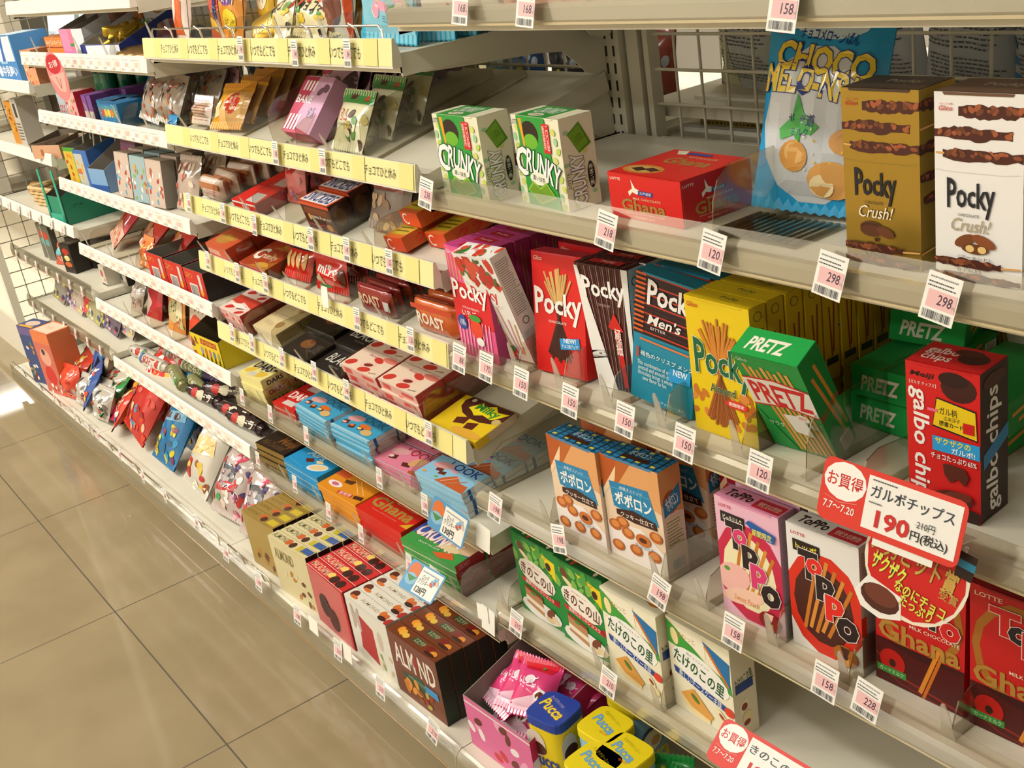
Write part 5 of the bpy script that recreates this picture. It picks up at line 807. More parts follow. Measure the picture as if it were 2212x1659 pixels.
for i in range(2): stack(lp, 'chocolate_box', 'pink assorted chocolate box, %s of the ' + ['front', 'rear'][i] + ' stack', 'chocolate box', 'Y5', -1.588, .046 + .062 * i, [3, 3][i], .0085, yaw=3, group='pink assorted chocolate boxes')
for i in range(3): stack(lb_, 'chocolate_box', 'light blue chocolate box with orange picture, %s of the ' + ['front', 'middle', 'rear'][i] + ' stack', 'chocolate box', 'Y5', -1.446, .048 + .061 * i, [5, 4, 4][i], .0085, yaw=2, group='light blue chocolate boxes')
# --- Y6
def slabbox(c, t, f, r, h=.0145, w=.14, d=.06): return carton(w, d, h, dict(c=c, f=(c, f), t=(c, t), r=(c, r)))
KM = [('meiji', slabbox('2a1c12', [('t', 'Meiji', .42, .3, .95, .9, '7a4a20', {'b': .04, 'sh': .2}), ('t', 'Milk Chocolate', .1, .12, .8, .42, '6a4a28', {'sh': .2})], [('r', 0, .1, 1, .95, 'b08f3c/f')], [], w=.118, d=.056), -2.128, .036, 4, 'black and gold chocolate box', 4),
 ('airs', slabbox('2390c8', [('t', 'Airs', .2, .68, .65, .96, 'bfe0ec', {'b': .03, 'sh': .2}), ('p', [(.32, .5), (.45, .64), (.55, .5), (.42, .36)], '5a241a'), ('p', [(.55, .6), (.66, .7), (.75, .6), (.62, .5)], 'e0cc9a'), ('e', .75, .36, .2, .2, 'cfe0e4', 20), ('e', .76, .38, .16, .14, 'e4c890', 20), ('l', [(.05, .2), (.5, .1)], .5, '8ac4e0')], [('r', 0, .3, 1, .5, '8ab8d0')], []), -1.986, .039, 4, 'bright blue box with a milk jug picture', 1.5),
 ('orange', slabbox('dc8c1c', [('r', .0, .7, .3, 1, 'd8602a'), ('p', [(.3, .7), (.5, .8), (.5, .6), (.34, .55)], '5a3418'), ('e', .25, .35, .16, .14, 'f0e0d8'), ('e', .25, .35, .08, .08, 'c86a8a'), ('l', [(.45, .85), (.8, .4)], 1.5, 'f0c880'), ('l', [(.55, .9), (.9, .45)], 1.5, 'f0c880'), ('p', [(.45, .2), (.75, .3), (.78, .14), (.48, .05)], 'c83a2a'), ('t', '新発売', .5, .1, .74, .26, 'f4e8d8', {'rot': 8}), ('p', [(.78, .3), (.95, .4), (.98, .24), (.82, .16)], '4a2414')], [('r', 0, .8, 1, 1, 'e8a83a')], [], w=.142), -1.828, .036, 4, 'orange chocolate box with a white flower picture', 1.5),
 ('ghana', slabbox('cf2418', [('t', 'Ghana', .06, .38, .9, .86, 'a8873c', {'b': .05}), ('t', 'MILK CHOCOLATE', .4, .84, .85, .92, 'e8c08a'), ('t', 'Creamy milk and richness', .2, .24, .75, .3, 'e0a080', {'sh': .2}), ('p', [(.85, .2), (1, .5), (1, .2)], 'd8a82a')], [], [], w=.15), -1.674, .037, 4, 'red chocolate box with big gold lettering', 2),
 ('crunky', slabbox('3f9a48', [('r', 0, .45, 1, 1, '3a5ab0'), ('p', [(.5, .3), (1, .5), (1, 1), (.6, .9)], 'dcb890'), ('t', 'CRUNKY', .04, .3, .82, .86, 'efe2dc', {'b': .06, 'rot': -6, 'arc': .15, 'o': ('c8502e', .035)}), ('r', .2, .2, .62, .3, '2a8a3c'), ('t', 'CRUNCHY CHOCOLATE', .22, .21, .6, .28, 'e8f0e0'), ('p', [(.55, .1), (.8, .35), (.9, .15), (.7, .0)], 'd8602e'), ('e', .7, .45, .15, .12, 'e4d0a0')], [('r', 0, 0, 1, .2, 'b8c8a0')], [('r', 0, 0, 1, 1, 'b0242a'), ('t', 'CRUNKY', .1, .2, .5, .8, 'd0808a', {'b': .03})], w=.152), -1.5135, .037, 4, 'green and blue box with white arched lettering', 4)]
for nm, k, x, d, n, lb, yw in KM:
    for i in range(3): stack(k, 'chocolate_box', lb + ', %s of the ' + ['front', 'middle', 'rear'][i] + ' stack', 'chocolate box', 'Y6', x, d + (.058 if nm == 'meiji' else .062) * i, n - (i > 0), .0145, yaw=yw, group=lb.split(',')[0] + 'es')
# --- base shelf middle bay: upright nut chocolate boxes
def nut(c, top, f, side): return carton(.142, .025, .122, dict(c=c, f=(c, f), t=(c, top), r=(side, []), l=(side, [])))
ga = carton(.13, .025, .122, dict(c='9a7c3c', f=('a58a48', [('nuts', .2, .1, .8, .4, 8, .07, ['6a3a1e', 'b5762e'])]), t=('9a7d3a', [('t', 'ALMOND', .05, .35, .4, .7, '6a5420'), ('e', .52, .6, .07, .3, 'c85a2a'), ('e', .6, .4, .07, .32, '4a2414'), ('r', .72, .2, .95, .8, 'c8b02a')]), r=('2c1c14', [])))
row(ga, 'chocolate_box', 'dull gold almond chocolate box standing on edge, %s', 'chocolate box', 'B2', -2.032, .038, 6, .0262, yaw=4, group='dull gold almond chocolate boxes')
wa = nut('d2c69a', [('t', 'ALMOND', .04, .25, .42, .8, '6a6038', {'b': .02}), ('e', .44, .5, .06, .34, 'c8602a'), ('e', .56, .45, .06, .36, '4a2414'), ('r', .68, .2, .92, .85, 'c0b030'), ('r', .78, .3, .99, .9, '3a5a9a')], [('nuts', .2, .05, .9, .6, 12, .06, ['b5762e', 'd8c8a0', '6a3a1e']), ('t', 'ALMOND', .1, .65, .6, .85, '8a7a4a', {'b': .03})], '341a18')
row(wa, 'chocolate_box', 'cream almond chocolate box standing on edge, %s', 'chocolate box', 'B2', -1.949, .029, 5, .0262, yaw=4, group='cream almond chocolate boxes', dx=.000) if False else None
for i in range(5): place(wa, 'chocolate_box', 'cream almond chocolate box standing on edge, ' + ORD[i] + ' from the front', 'chocolate box', 'B2', -1.884 + .0008 * i, .030 + .0262 * i, 4, group='cream almond chocolate boxes')
mc = nut('c8262a', [('t', 'MACADAMIA', .05, .2, .5, .85, 'e0c0a0', {'b': .03}), ('e', .54, .6, .06, .3, 'e8cc6a'), ('e', .66, .45, .08, .42, '3a1814'), ('e', .82, .45, .08, .42, '3a1814'), ('l', [(0, .05), (1, .05)], 1, 'efdcd0')], [('l', [(.03 * i, 0), (.03 * i, 1)], .8, 'e8d0c8') for i in range(33)] + [('e', .35, .45, .14, .2, '3a1814'), ('e', .55, .3, .14, .2, '4a2018')], '8a1a1e')
for i in range(4): place(mc, 'chocolate_box', 'red striped macadamia chocolate box standing on edge, ' + ORD[i] + ' from the front', 'chocolate box', 'B2', -1.724 + .001 * i, .027 + .0262 * i, -1, group='red macadamia chocolate boxes')
wb = nut('dcd8cc', [('e', .12, .55, .07, .36, '5a2a1e'), ('e', .17, .3, .08, .16, 'd0702e'), ('t', 'ALMOND', .3, .35, .7, .65, 'a89a7a', {'b': .01}), ('e', .78, .6, .05, .3, 'd0702e'), ('e', .86, .5, .05, .3, 'c8602a'), ('e', .84, .25, .08, .2, '3a1a14'), ('e', .98, .3, .06, .4, 'b02a2a')], [('p', [(.2, .2), (.6, .1), (.6, .7), (.3, .8)], 'b02a2c'), ('e', .75, .6, .06, .16, 'c8b8a8'), ('nuts', .5, .05, .95, .4, 8, .05, ['cfb88a', 'd8d0b0', '8a9a5a']), ('t', 'M', .1, .5, .3, .9, 'b8a8a0', {'b': .04})], 'c8c0b0')
for i in range(5): place(wb, 'chocolate_box', 'white almond chocolate box standing on edge, ' + ORD[i] + ' from the front', 'chocolate box', 'B2', -1.5775 - .0 + .0006 * i, .0275 + .0262 * i, 0, group='white almond chocolate boxes')
br = nut('6f3418', [('e', .18, .6, .05, .3, 'e8942a', 20), ('e', .24, .5, .05, .3, 'e8a83a', -20), ('e', .32, .4, .05, .24, 'e0b84a'), ('r', .44, .35, .64, .8, '1d4a30'), ('t', 'TREE\nNUT', .46, .38, .66, .74, 'b5a87a', {'b': .02}), ('e', .76, .6, .06, .3, '7a1a12'), ('e', .86, .4, .06, .26, 'e0902e'), ('e', .82, .25, .1, .14, '3a1210')],
  [('t', 'ALM ND', .08, .52, .92, .86, 'e4dcd0', {'b': .03}), ('e', .53, .72, .05, .1, '9a2a1a', 0), ('p', [(.15, .4), (.6, .5), (.75, .3), (.3, .3)], '1d4a30'), ('t', 'with almond', .3, .38, .66, .44, '8aa890'), ('nuts', .1, .1, .5, .45, 8, .07, ['d8923a', 'c8782a']), ('nuts', .5, .08, .9, .3, 6, .06, ['7a4a1e', 'a8a03a', '9a2a1a']), ('r', .66, .34, .92, .46, '3a8ac0')], '17301f')
br['body']; 
for i in range(5): place(br, 'chocolate_box', 'dark brown nut chocolate box standing on edge, ' + ORD[i] + ' from the front', 'chocolate box', 'B2', -1.430 + .0008 * i, .0275 + .0262 * i, 1.5, group='dark brown nut chocolate boxes')
for i, d in enumerate((.178, .204)): place(ga, 'chocolate_box', 'cream and blue chocolate box ' + ['behind the cream almond boxes', 'deepest behind the cream almond boxes'][i], 'chocolate box', 'B2', -1.86, d, 4)
# pink display box with strawberry packs
tb = tray(.16, .20, .115, .15, dict(c='c81e4a', f=[('r', 0, 0, 1, 1, 'd86a9a'), ('nuts', .05, .1, .9, .9, 14, .07, ['e8a0c0', '6a2a24', 'efe0e0', 'c8303a']), ('l', [(0, .9), (1, .95)], 3, 'e4dcd8')], r=[('p', [(0, .6), (.35, .9), (.35, 0), (0, 0)], 'e8d8dc'), ('e', .2, .5, .1, .2, 'c8303a'), ('nuts', .1, .1, .4, .4, 4, .04, ['efe0e0', 'c8303a'])]), cut=.8)
place(tb, 'display_box', 'open pink cardboard display box at the end of the lowest shelf', 'display box', 'sb', -1.222, .125, 2)
pkp = simple_pouch(.07, .085, .03, 'd8407a', [('p', [(0, .2), (.6, .35), (1, .1), (1, 0), (0, 0)], 'efc4d8'), ('p', [(0, 1), (1, 1), (.8, .75), (.2, .8)], 'd82434'), ('e', .4, .6, .12, .08, 'efe0e8'), ('e', .7, .35, .16, .09, 'efe8e4', 30), ('e', .7, .35, .1, .05, '6a2a24', 30), ('e', .6, .85, .05, .04, '3f9a3a'), ('t', 'いちご', .15, .5, .6, .66, 'f4dce8', {'b': .03})], 41)
rnd = random.Random(3)
for i in range(12):
    place(pkp, 'snack_bag', 'pink strawberry packet in the display box, ' + ['lying at the front left', 'at the front right', 'against the left wall', 'in the middle of the pile', 'against the right wall', 'near the back left', 'near the back right', 'on top at the left', 'on top in the middle', 'on top at the right', 'on top at the back', 'highest on the heap'][i], 'snack bag', 'sb', -1.27 + .045 * (i % 3) + rnd.uniform(-.004, .004), .055 + .045 * ((i // 3) % 3) + rnd.uniform(-.005, .005), rnd.uniform(-30, 30), lean=-62 + rnd.uniform(-8, 8), roll=rnd.uniform(-14, 14), lift=.022 + .03 * (i // 5) + .012 * (i % 2), group='pink strawberry packets in the display box')
sl = carton(.006, .10, .012, dict(c='e4dcd8', l=('e4dcd8', [('tx', .1, .2, .9, .8, 2, '5a5a4a')]), r=('e4dcd8', [])))
# --- base shelf, left part of middle bay and beyond: bags of sweets
clr = lambda s, a: simple_pouch(.15, .21, .06, 'cfc8be', [('nuts', .05, .04, .95, .62, 34, .06, a), ('r', .2, .86, .8, .95, 'e8e4dc')], s, wr=1.5)
c1 = simple_pouch(.13, .20, .05, 'c9c2b4', [('p', [(0, .55), (1, .7), (1, 1), (0, 1)], 'd2cbbd'), ('p', [(.05, .35), (.9, .5), (.8, .7), (.1, .6)], 'e0c48a'), ('l', [(.3, .45), (.6, .6)], 2, 'b5843a'), ('l', [(.45, .42), (.8, .62)], 2, 'b5843a'), ('r', 0, .1, .3, .32, 'b52a2c'), ('nuts', .05, .02, .95, .35, 14, .09, ['8a4a24', 'd8b84a', 'b5302c', 'efe4d4'])], 51, wr=1.6)
place(c1, 'snack_bag', 'clear and white bag of crunchy sticks right of the blue bag', 'snack bag', 'B1', -2.485, .05, 6, lean=-36, roll=10)
c2 = simple_pouch(.14, .17, .06, 'b8a8a0', [('nuts', .05, .05, .95, .8, 34, .075, ['c8405a', 'd8a0b0', 'efe4e0', '4a3a6a', 'b5302c', 'e0c8b8']), ('e', .45, .5, .24, .17, '5a5a60'), ('e', .45, .48, .17, .12, 'a89a98'), ('p', [(.15, .42), (.75, .46), (.78, .34), (.15, .28)], 'c02a34'), ('t', 'エイバイト', .2, .32, .72, .42, 'f0e4e0', {'b': .03}), ('e', .3, .2, .08, .05, '3a9a4a')], 52, wr=1.7)
place(c2, 'snack_bag', 'clear bag of pink wrapped sweets right of the crunchy sticks', 'snack bag', 'B1', -2.305, .05, 6, lean=-38)
place(c2, 'snack_bag', 'clear bag of pink wrapped sweets touching the gold almond boxes', 'snack bag', 'B2', -2.150, .055, 10, lean=-32)
c3 = simple_pouch(.12, .13, .05, 'c0b8b0', [('nuts', .05, .05, .95, .9, 26, .08, ['a86a7a', 'efe4e0', '5a4a6a', 'c8c0b8', 'c87a3a'])], 53, wr=1.7)
place(c3, 'snack_bag', 'clear bag of pale wrapped sweets behind the pink ones', 'snack bag', 'B2', -2.14, .16, 0, lean=-10)
kb = simple_pouch(.15, .24, .05, 'b83028', [('r', 0, .55, 1, 1, 'cf2a22'), ('p', [(0, .62), (.3, .95), (.42, .9), (.2, .5), (0, .45)], 'efe6e2'), ('t', 'KitKat', .02, .55, .36, .85, 'c8241e', {'rot': 62, 'b': .05}), ('t', 'Big Assort', .4, .66, .9, .78, 'e0b040', {'b': .04, 'rot': -6}), ('e', .85, .82, .07, .04, 'e0b030'), ('nuts', .05, .04, .95, .5, 24, .08, ['cf302a', 'd86a3a', '4a8ab0', 'e0b08a', '9a2a24', 'c8402c']), ('r', .1, .95, .9, .98, 'e86a5a')], 54, wr=1.5, nu=12, nv=16)
place(kb, 'snack_bag', 'large red bag of chocolate wafers slumping on the base shelf', 'snack bag', 'B1', -2.935, .06, 6, lean=-36, roll=16)
place(kb, 'snack_bag', 'large red bag of chocolate wafers behind the slumping one', 'snack bag', 'B1', -2.87, .14, 4, lean=-34, roll=12)
bb = simple_pouch(.13, .24, .045, '1f6a9c', [('r', 0, .62, 1, 1, '1f78b4'), ('t', 'ミルク', .2, .68, .8, .84, 'c8b86a', {'b': .04}), ('p', [(.1, .5), (.9, .62), (.9, .5), (.1, .4)], '6aa0bc'), ('e', .35, .5, .12, .04, '4a2a24', 10), ('e', .65, .52, .12, .04, '4a2a24', 10), ('nuts', .08, .04, .92, .4, 22, .09, ['c8b82a', 'b09a20', '2a8ab4', '7a3050', 'd8c83a', '3a5a7a'])], 55, wr=1.5, nu=12, nv=16)
place(bb, 'snack_bag', 'blue bag of wrapped sweets between the red bag and the clear bags', 'snack bag', 'B1', -2.710, .055, 6, lean=-38, roll=6)
place(bb, 'snack_bag', 'blue bag of wrapped sweets behind the front blue one', 'snack bag', 'B1', -2.69, .135, 4, lean=-34, roll=6)
# ================= bay left of the yellow rails (W) =================
def bx(w, d, h, c, f=None, t=None, r=None): return carton(w, d, h, dict(c=c, f=(c, f or []), t=(c, t or []), r=(c, r or [])))
CAT = 'sweets box'
orb = bx(.075, .05, .045, 'd8803a', [('r', 0, .45, 1, .5, '8a3020'), ('t', 'キャラメル', .1, .55, .9, .85, 'efe0c0', {'b': .02}), ('nuts', .05, .05, .95, .35, 8, .05, ['e8b04a', 'b8502a'])], [('l', [(0, .5), (1, .5)], 1.5, '8a3020')])
for i, (x, d, z) in enumerate(((-2.93, .05, 0), (-2.865, .05, 0), (-2.81, .16, .06), (-2.74, .16, .06), (-2.66, .17, .06), (-2.93, .16, .06))): place(orb, 'sweets_box', 'small orange box, ' + ['left one at the front', 'right one at the front', 'left one of the raised row', 'middle one of the raised row', 'right one of the raised row', 'far left one of the raised row'][i], CAT, 'W1', x, d, 4, lift=.0006 + z, group='small orange boxes on the second shelf')
for i, (x, z) in enumerate(((-2.775, 0), (-2.93, 0))):
    st = bx(.22 if i == 0 else .12, .06, .058, 'b8b0a0'); place(st, 'sweets_box', ['long grey inner box under the raised orange boxes', 'short grey inner box under the left raised orange box'][i], CAT, 'W1', -2.74 if i == 0 else -2.935, .165 if i == 0 else .165, 0) if i == 0 else None
trp = tray(.085, .07, .07, .085, {'c': 'd88ab0', 'in': '9a9088/m', 'f': [('r', .0, 0, 1, .25, 'cf80b0'), ('r', .55, .25, .8, 1, 'd87a90'), ('r', .55, .4, .8, .5, '4a8a3a')]}, cut=.9)
place(trp, 'display_tray', 'open pink display tray on the second shelf', 'display tray', 'W1', -2.765, .055, 6)
trw = tray(.06, .07, .07, .085, {'c': 'dcdce0', 'in': '9a9088/m', 'f': [('r', .1, .1, .5, .3, '8a8a90')]}, cut=.9)
place(trw, 'display_tray', 'open white display tray beside the pink one', 'display tray', 'W1', -2.69, .055, 6)
hok = tray(.21, .15, .07, .088, {'c': '2a3a8a', 'in': 'e0e0ea', 'f': [('r', .14, .0, 1, .95, 'e2e2ea'), ('nuts', .2, .05, .5, .5, 6, .04, ['c8322a', 'efe0d0']), ('r', 0, 0, .12, 1, '2a3a8a')]}, cut=.45)
place(hok, 'display_tray', 'blue and white display tray with Japanese lettering on its back panel', 'display tray', 'W1', -2.545, .09, 4)
b = B(); b.art(lambda u, v, o: (-.10 + u * .2, .0 - o, v * .085), .2, .085, [('r', 0, 0, 1, 1, 'e4e2e8'), ('r', .86, 0, 1, 1, '2a3a8a'), ('t', '北海道ミルク', .12, .3, .8, .62, '6a5a3a', {'b': .05, 'rot': 2, 'o': ('e4e2e8', .02)}), ('e', .45, .78, .12, .1, 'b8863a'), ('p', [(.06, .7), (.14, .5), (.1, .3), (.03, .4)], '3f9a4a')]); b.box(-.1, .0002, 0, .1, .0015, .085, 'e4e2e8')
o = b.obj('display_card'); o.matrix_world = SHELF['W1'] @ T((-2.535, .150, .012)) @ RZ(4) @ RX(-8); tag(o, 'white header card with big Japanese lettering on the blue tray', 'display card')
wrp = bar(.055, .022, .016, 'b8962f', [('r', .2, .1, .8, .9, 'c8a84a')], kind='/f', seed=11); rnd = random.Random(9)
for i in range(16): place(wrp, 'wrapped_sweet', 'gold foil wrapped sweet in the blue and white tray', 'wrapped sweet', 'W1', -2.59 + rnd.random() * .13, .045 + rnd.random() * .08, rnd.uniform(0, 180), lean=rnd.uniform(-40, 40), roll=rnd.uniform(-40, 40), lift=.012 + .010 * (i // 4), group='gold foil wrapped sweets')
for i in range(3): place(bar(.11, .03, .012, '9a7a4a', [], kind='/f', seed=20 + i), 'chocolate_bar', 'thin foil wrapped stick, ' + ORD[i] + ' from the left at the right end of the second shelf', 'chocolate bar', 'W1', -2.40 + .05 * i, .05, 50, lean=-60, group='thin foil sticks')
# W0: boxes seen from below/behind the rail
pw = bx(.18, .05, .07, 'e4d8cc', [('nuts', .05, .1, .95, .9, 14, .05, ['e8a0a0', 'd8c8a0', 'e0e0e8', 'd8d08a'])])
for i in range(4): place(pw, 'sweets_box', 'pale box cut by the top edge of the view, ' + ORD[i] + ' from the left', CAT, 'W0', -3.0 + .2 * i, .05, 0, group='pale boxes on the topmost far shelf')
# W2: bottles, purple boxes, blue tubes
def bottle():
    b = B(); n = 14
    def lathe(prof, spec): b.tube([(0, 0, z) for z, r in prof], [r for z, r in prof], spec, n)
    lathe([(0, .015), (.003, .020), (.035, .0205), (.042, .0195), (.05, .0205), (.05, .0205)], '1d6a4a/k'); lathe([(.050, .0207), (.092, .0207)], 'a8302c/k'); lathe([(.092, .0205), (.104, .017), (.114, .010), (.118, .010)], '1d6a4a/k')
    b.art(lambda u, v, o: (math.sin((u - .5) * 1.8) * (.0209 + o), -math.cos((u - .5) * 1.8) * (.0209 + o), .05 + v * .042), .03, .042, [('e', .5, .4, .3, .3, 'e0dcd0'), ('t', 'コーラ', .1, .75, .9, .95, 'efe8e0', {'b': .03})], nu=6, nv=3)
    c = B(); c.tube([(0, 0, .116), (0, 0, .128)], .0125, 'c8c4b8', n)
    return dict(body=b.mesh('bottle'), parts=[('cap', c.mesh('cap'))], size=(.042, .042, .128))
bt = bottle()
for i in range(16): place(bt, 'candy_bottle', 'small green bottle with a red label, %s pair, %s' % (ORD[i // 2] if i < 24 else '', ['left', 'right'][i % 2]), 'bottle', 'W2', -2.865 + .044 * (i % 2) + .031 * (i // 2), .10 + .035 * (i // 2) * .9, 0, lift=.045, group='small green bottles with red labels') if i < 12 else None
stp = bx(.26, .2, .044, '6a5a5a'); place(stp, 'sweets_box', 'low grey box under the green bottles', CAT, 'W2', -2.80, .19, 0)
pur = bx(.055, .07, .06, '7d4a94', [('r', 0, .0, 1, .4, 'c8b8b0'), ('r', .45, 0, .55, 1, '3a2a3a')], [('l', [(0, .5), (1, .5)], 1, 'a880b8')])
for i in range(3): place(pur, 'sweets_box', 'purple box ' + ['left of the blue speckled box', 'behind the left purple one', 'third back in the purple row'][i], CAT, 'W2', -2.745 + .03 * i, .05 + .072 * i, 4, group='purple boxes')
sos = bx(.045, .03, .055, 'a8b4bc', [('t', 'SOS', .15, .15, .85, .5, 'c8402c', {'b': .03})]); place(sos, 'sweets_box', 'small grey blue box with red letters at the left end of the third shelf', CAT, 'W2', -2.97, .035, 6)
pkb = bx(.055, .05, .06, 'd8a09a', [('nuts', .05, .1, .9, .9, 10, .1, ['c8403a', 'e4c8c0', '8aa84a'])], r=[('r', 0, 0, 1, 1, 'b8283a')]); place(pkb, 'sweets_box', 'small pink box with a red side on the third shelf', CAT, 'W2', -2.895, .045, 8)
spk = [('nuts', .02, .02, .98, .98, 40, .018, ['c8dce8', '8ac0e0', 'e8d07a'])]
blb = bx(.10, .06, .05, '2f78ac', spk + [('r', .05, .4, .95, .9, '4a8a9a')] + [('e', .15 + .17 * i, .6, .08, .18, ['c8402c', 'e0b83a', 'e0c84a', 'd8702a', '6a9a4a'][i]) for i in range(5)], spk)
place(blb, 'sweets_box', 'blue speckled box with coloured balls on its front', CAT, 'W2', -2.645, .055, 4); place(blb, 'sweets_box', 'blue speckled box standing low beside the clear bags', CAT, 'W2', -2.575, .038, 4)
def tubepack(c, sp):
    b = B(); 
    for s in (-1, 1): b.tube([(s * .017, 0, 0), (s * .017, 0, .105)], .017, c + '/k', 14)
    for i in range(24):
        r = random.Random(i); a = r.uniform(-1.4, 1.4); s = r.choice((-1, 1)); z = r.uniform(.005, .1); p = [(s * .017 + math.sin(a + k) * .0175, -math.cos(a + k) * .0175, z + q) for k, q in ((-.08, 0), (0, -.002), (.08, 0), (0, .002))]; b.add(p, [(0, 1, 2, 3)], sp)
    return dict(body=b.mesh('tube_pack'), parts=[], size=(.07, .034, .105))
tbp = tubepack('2f78b0', 'b8d4e4')
for i, (x, d, z, ro, yw) in enumerate(((-2.54, .10, .05, 22, 0), (-2.49, .11, .04, 30, 10), (-2.49, .16, .085, 40, 5), (-2.43, .17, .075, 35, 12))): place(tbp, 'candy_tube', 'blue speckled candy tube pair, ' + ['leftmost', 'second', 'upper', 'rightmost'][i] + ' of the heap', 'candy tube', 'W2', x, d, yw, lean=-28, roll=ro, lift=z, group='blue candy tubes')
cb1 = simple_pouch(.10, .10, .03, 'a89888', [('nuts', .05, .05, .95, .9, 26, .07, ['b8562c', 'd8c8b8', '5a3424', '8a9aa8', 'c87a3a']), ('t', 'チョコ', .3, .7, .8, .85, 'c8402c', {'b': .03})], 61, wr=1.6)
for i in range(4): place(cb1, 'snack_bag', 'clear bag of mixed sweets on the third shelf, ' + ['front left', 'front right', 'behind the left one', 'behind the right one'][i], 'snack bag', 'W2', -2.44 + .10 * (i % 2) + .02 * (i // 2), .045 + .07 * (i // 2), 6, lean=-28, roll=8, group='clear bags of mixed sweets on the third shelf')
tw_ = simple_pouch(.05, .07, .02, 'b88a8a', [('nuts', .05, .05, .95, .9, 14, .1, ['c8403a', '4a6a9a', 'e0c84a', 'efe0e0'])], 62, wr=1.6)
for i in range(3): place(tw_, 'snack_bag', 'small shiny mixed packet on top of the clear bags, ' + ['left', 'middle', 'right'][i], 'snack bag', 'W2', -2.37 + .04 * i, .17, 0, lean=-14, roll=12 * i - 10, lift=.03, group='small shiny mixed packets')
blu = simple_pouch(.045, .03, .02, '2a8ac0', [('nuts', .05, .05, .95, .9, 10, .1, ['c8dce8', '1a5a8a', '3a9ad0'])], 63); place(blu, 'snack_bag', 'small bright blue packet at the rail end of the third shelf', 'snack bag', 'W2', -2.285, .03, 0, lean=-30)
# W3: green and blue trays, toy boxes
def dtray(c, pic, lab, x, yaw=8, w=.075):
    k = tray(w, .13, .11, .125, {'c': c, 'in': '8a847a/m', 'f': pic, 'r': [('p', [(.0, .2), (.6, .7), (1, 1), (1, 0), (0, 0)], c)]}, cut=.85); return place(k, 'display_tray', lab, 'display tray', 'W3', x, .078, yaw)
dtray('4a9a2c', [('r', .0, 0, .7, .9, 'c8b03a'), ('nuts', .1, .1, .6, .8, 9, .1, ['d8702a', 'e0b03a', 'b8401e'])], 'open green display tray with orange picture', -3.015)
dtray('3a6ab0', [('r', 0, 0, .6, .9, 'b8b8b0'), ('nuts', .05, .1, .55, .7, 9, .1, ['e0a83a', 'c86a3a'])], 'open blue display tray with yellow picture', -2.93)
stk = B()
for i in range(1): stk.tube([(0, 0, 0), (0, 0, .09)], .0022, 'e8e2d4', 6)
sk = dict(body=stk.mesh('stick'), parts=[], size=(.0044, .0044, .09))
for i in range(6): place(sk, 'lolly_stick', 'white lolly stick rising from the ' + ['green', 'green', 'green', 'blue', 'blue', 'blue'][i] + ' tray', 'lolly stick', 'W3', -3.03 + .016 * (i % 3) + (.085 if i > 2 else 0), .05 + .02 * (i % 3), 0, roll=[12, -8, 20][i % 3], lean=-8, lift=.045, group='white lolly sticks')
bh = tray(.09, .14, .11, .125, {'c': '7aa0c8', 'in': 'a09a90/m', 'f': [('r', 0, .0, 1, .3, '2f5a9a')]}, cut=.5); place(bh, 'display_tray', 'open blue tray with a low curved front', 'display tray', 'W3', -2.84, .085, 8)
toy = lambda c, cs, w=.075, h=.09: bx(w, .03, h, c, [('nuts', .05, .05, .95, .95, 18, .08, cs)], r=[('r', 0, 0, 1, 1, '8a847a')])
t1 = toy('7a4a6a', ['c8402c', '4a9a4a', 'e0c83a', '4a6ab0', 'd880a0'], .08, .11); t2 = toy('9ab0b4', ['c85a3a', '8ab04a', 'efe0d8', 'd8a03a'], .082, .10); t3 = toy('c8b4a4', ['b8342c', 'efe0d8', '5a9ac0', 'a8604a'], .08, .10)
for i in range(5): place(t1, 'toy_box', 'purple box with many colourful pictures, ' + ORD[i] + ' back', 'toy box', 'W3', -2.76 + .018 * i, .075 + .033 * i, 6, lean=-14, group='purple picture boxes')
for i in range(4): place(t3, 'toy_box', 'beige box with red pictures, ' + ORD[i] + ' back', 'toy box', 'W3', -2.665 + .003 * i, .035 + .034 * i, 4, lean=-8, group='beige picture boxes')
for i in range(4): place(t2, 'toy_box', 'grey blue box with fruit pictures, ' + ORD[i] + ' back', 'toy box', 'W3', -2.56 + .003 * i, .035 + .034 * i, 4, lean=-8, group='grey blue picture boxes')
for i in range(3): place(t3, 'toy_box', 'beige picture box at the right end of the fourth shelf, ' + ORD[i] + ' back', 'toy box', 'W3', -2.46, .035 + .036 * i, 4, lean=-8, group='beige picture boxes at the right end')
brp = bx(.08, .012, .085, '4a3424', [('nuts', .1, .1, .9, .9, 10, .1, ['c8a04a', '8a3424', '6a5040'])])
for i in range(9): place(brp, 'toy_packet', 'dark flat packet at the back of the fourth far shelf, ' + (ORD[i]) + ' from the left', 'toy packet', 'W3', -2.56 + .035 * i, .24, 60, lean=-5, group='dark flat packets')
pgr = simple_pouch(.10, .11, .03, 'b8a494', [('nuts', .05, .05, .95, .9, 22, .09, ['c85a4a', 'e0c8b0', '9a5a3a', 'efe0d8'])], 64, wr=1.5)
for i in range(3): place(pgr, 'snack_bag', 'pink and brown mixed bag near the right end of the fourth shelf, ' + ['front', 'second', 'rear'][i], 'snack bag', 'W3', -2.35 + .01 * i, .045 + .05 * i, 4, lean=-20, group='pink and brown mixed bags')
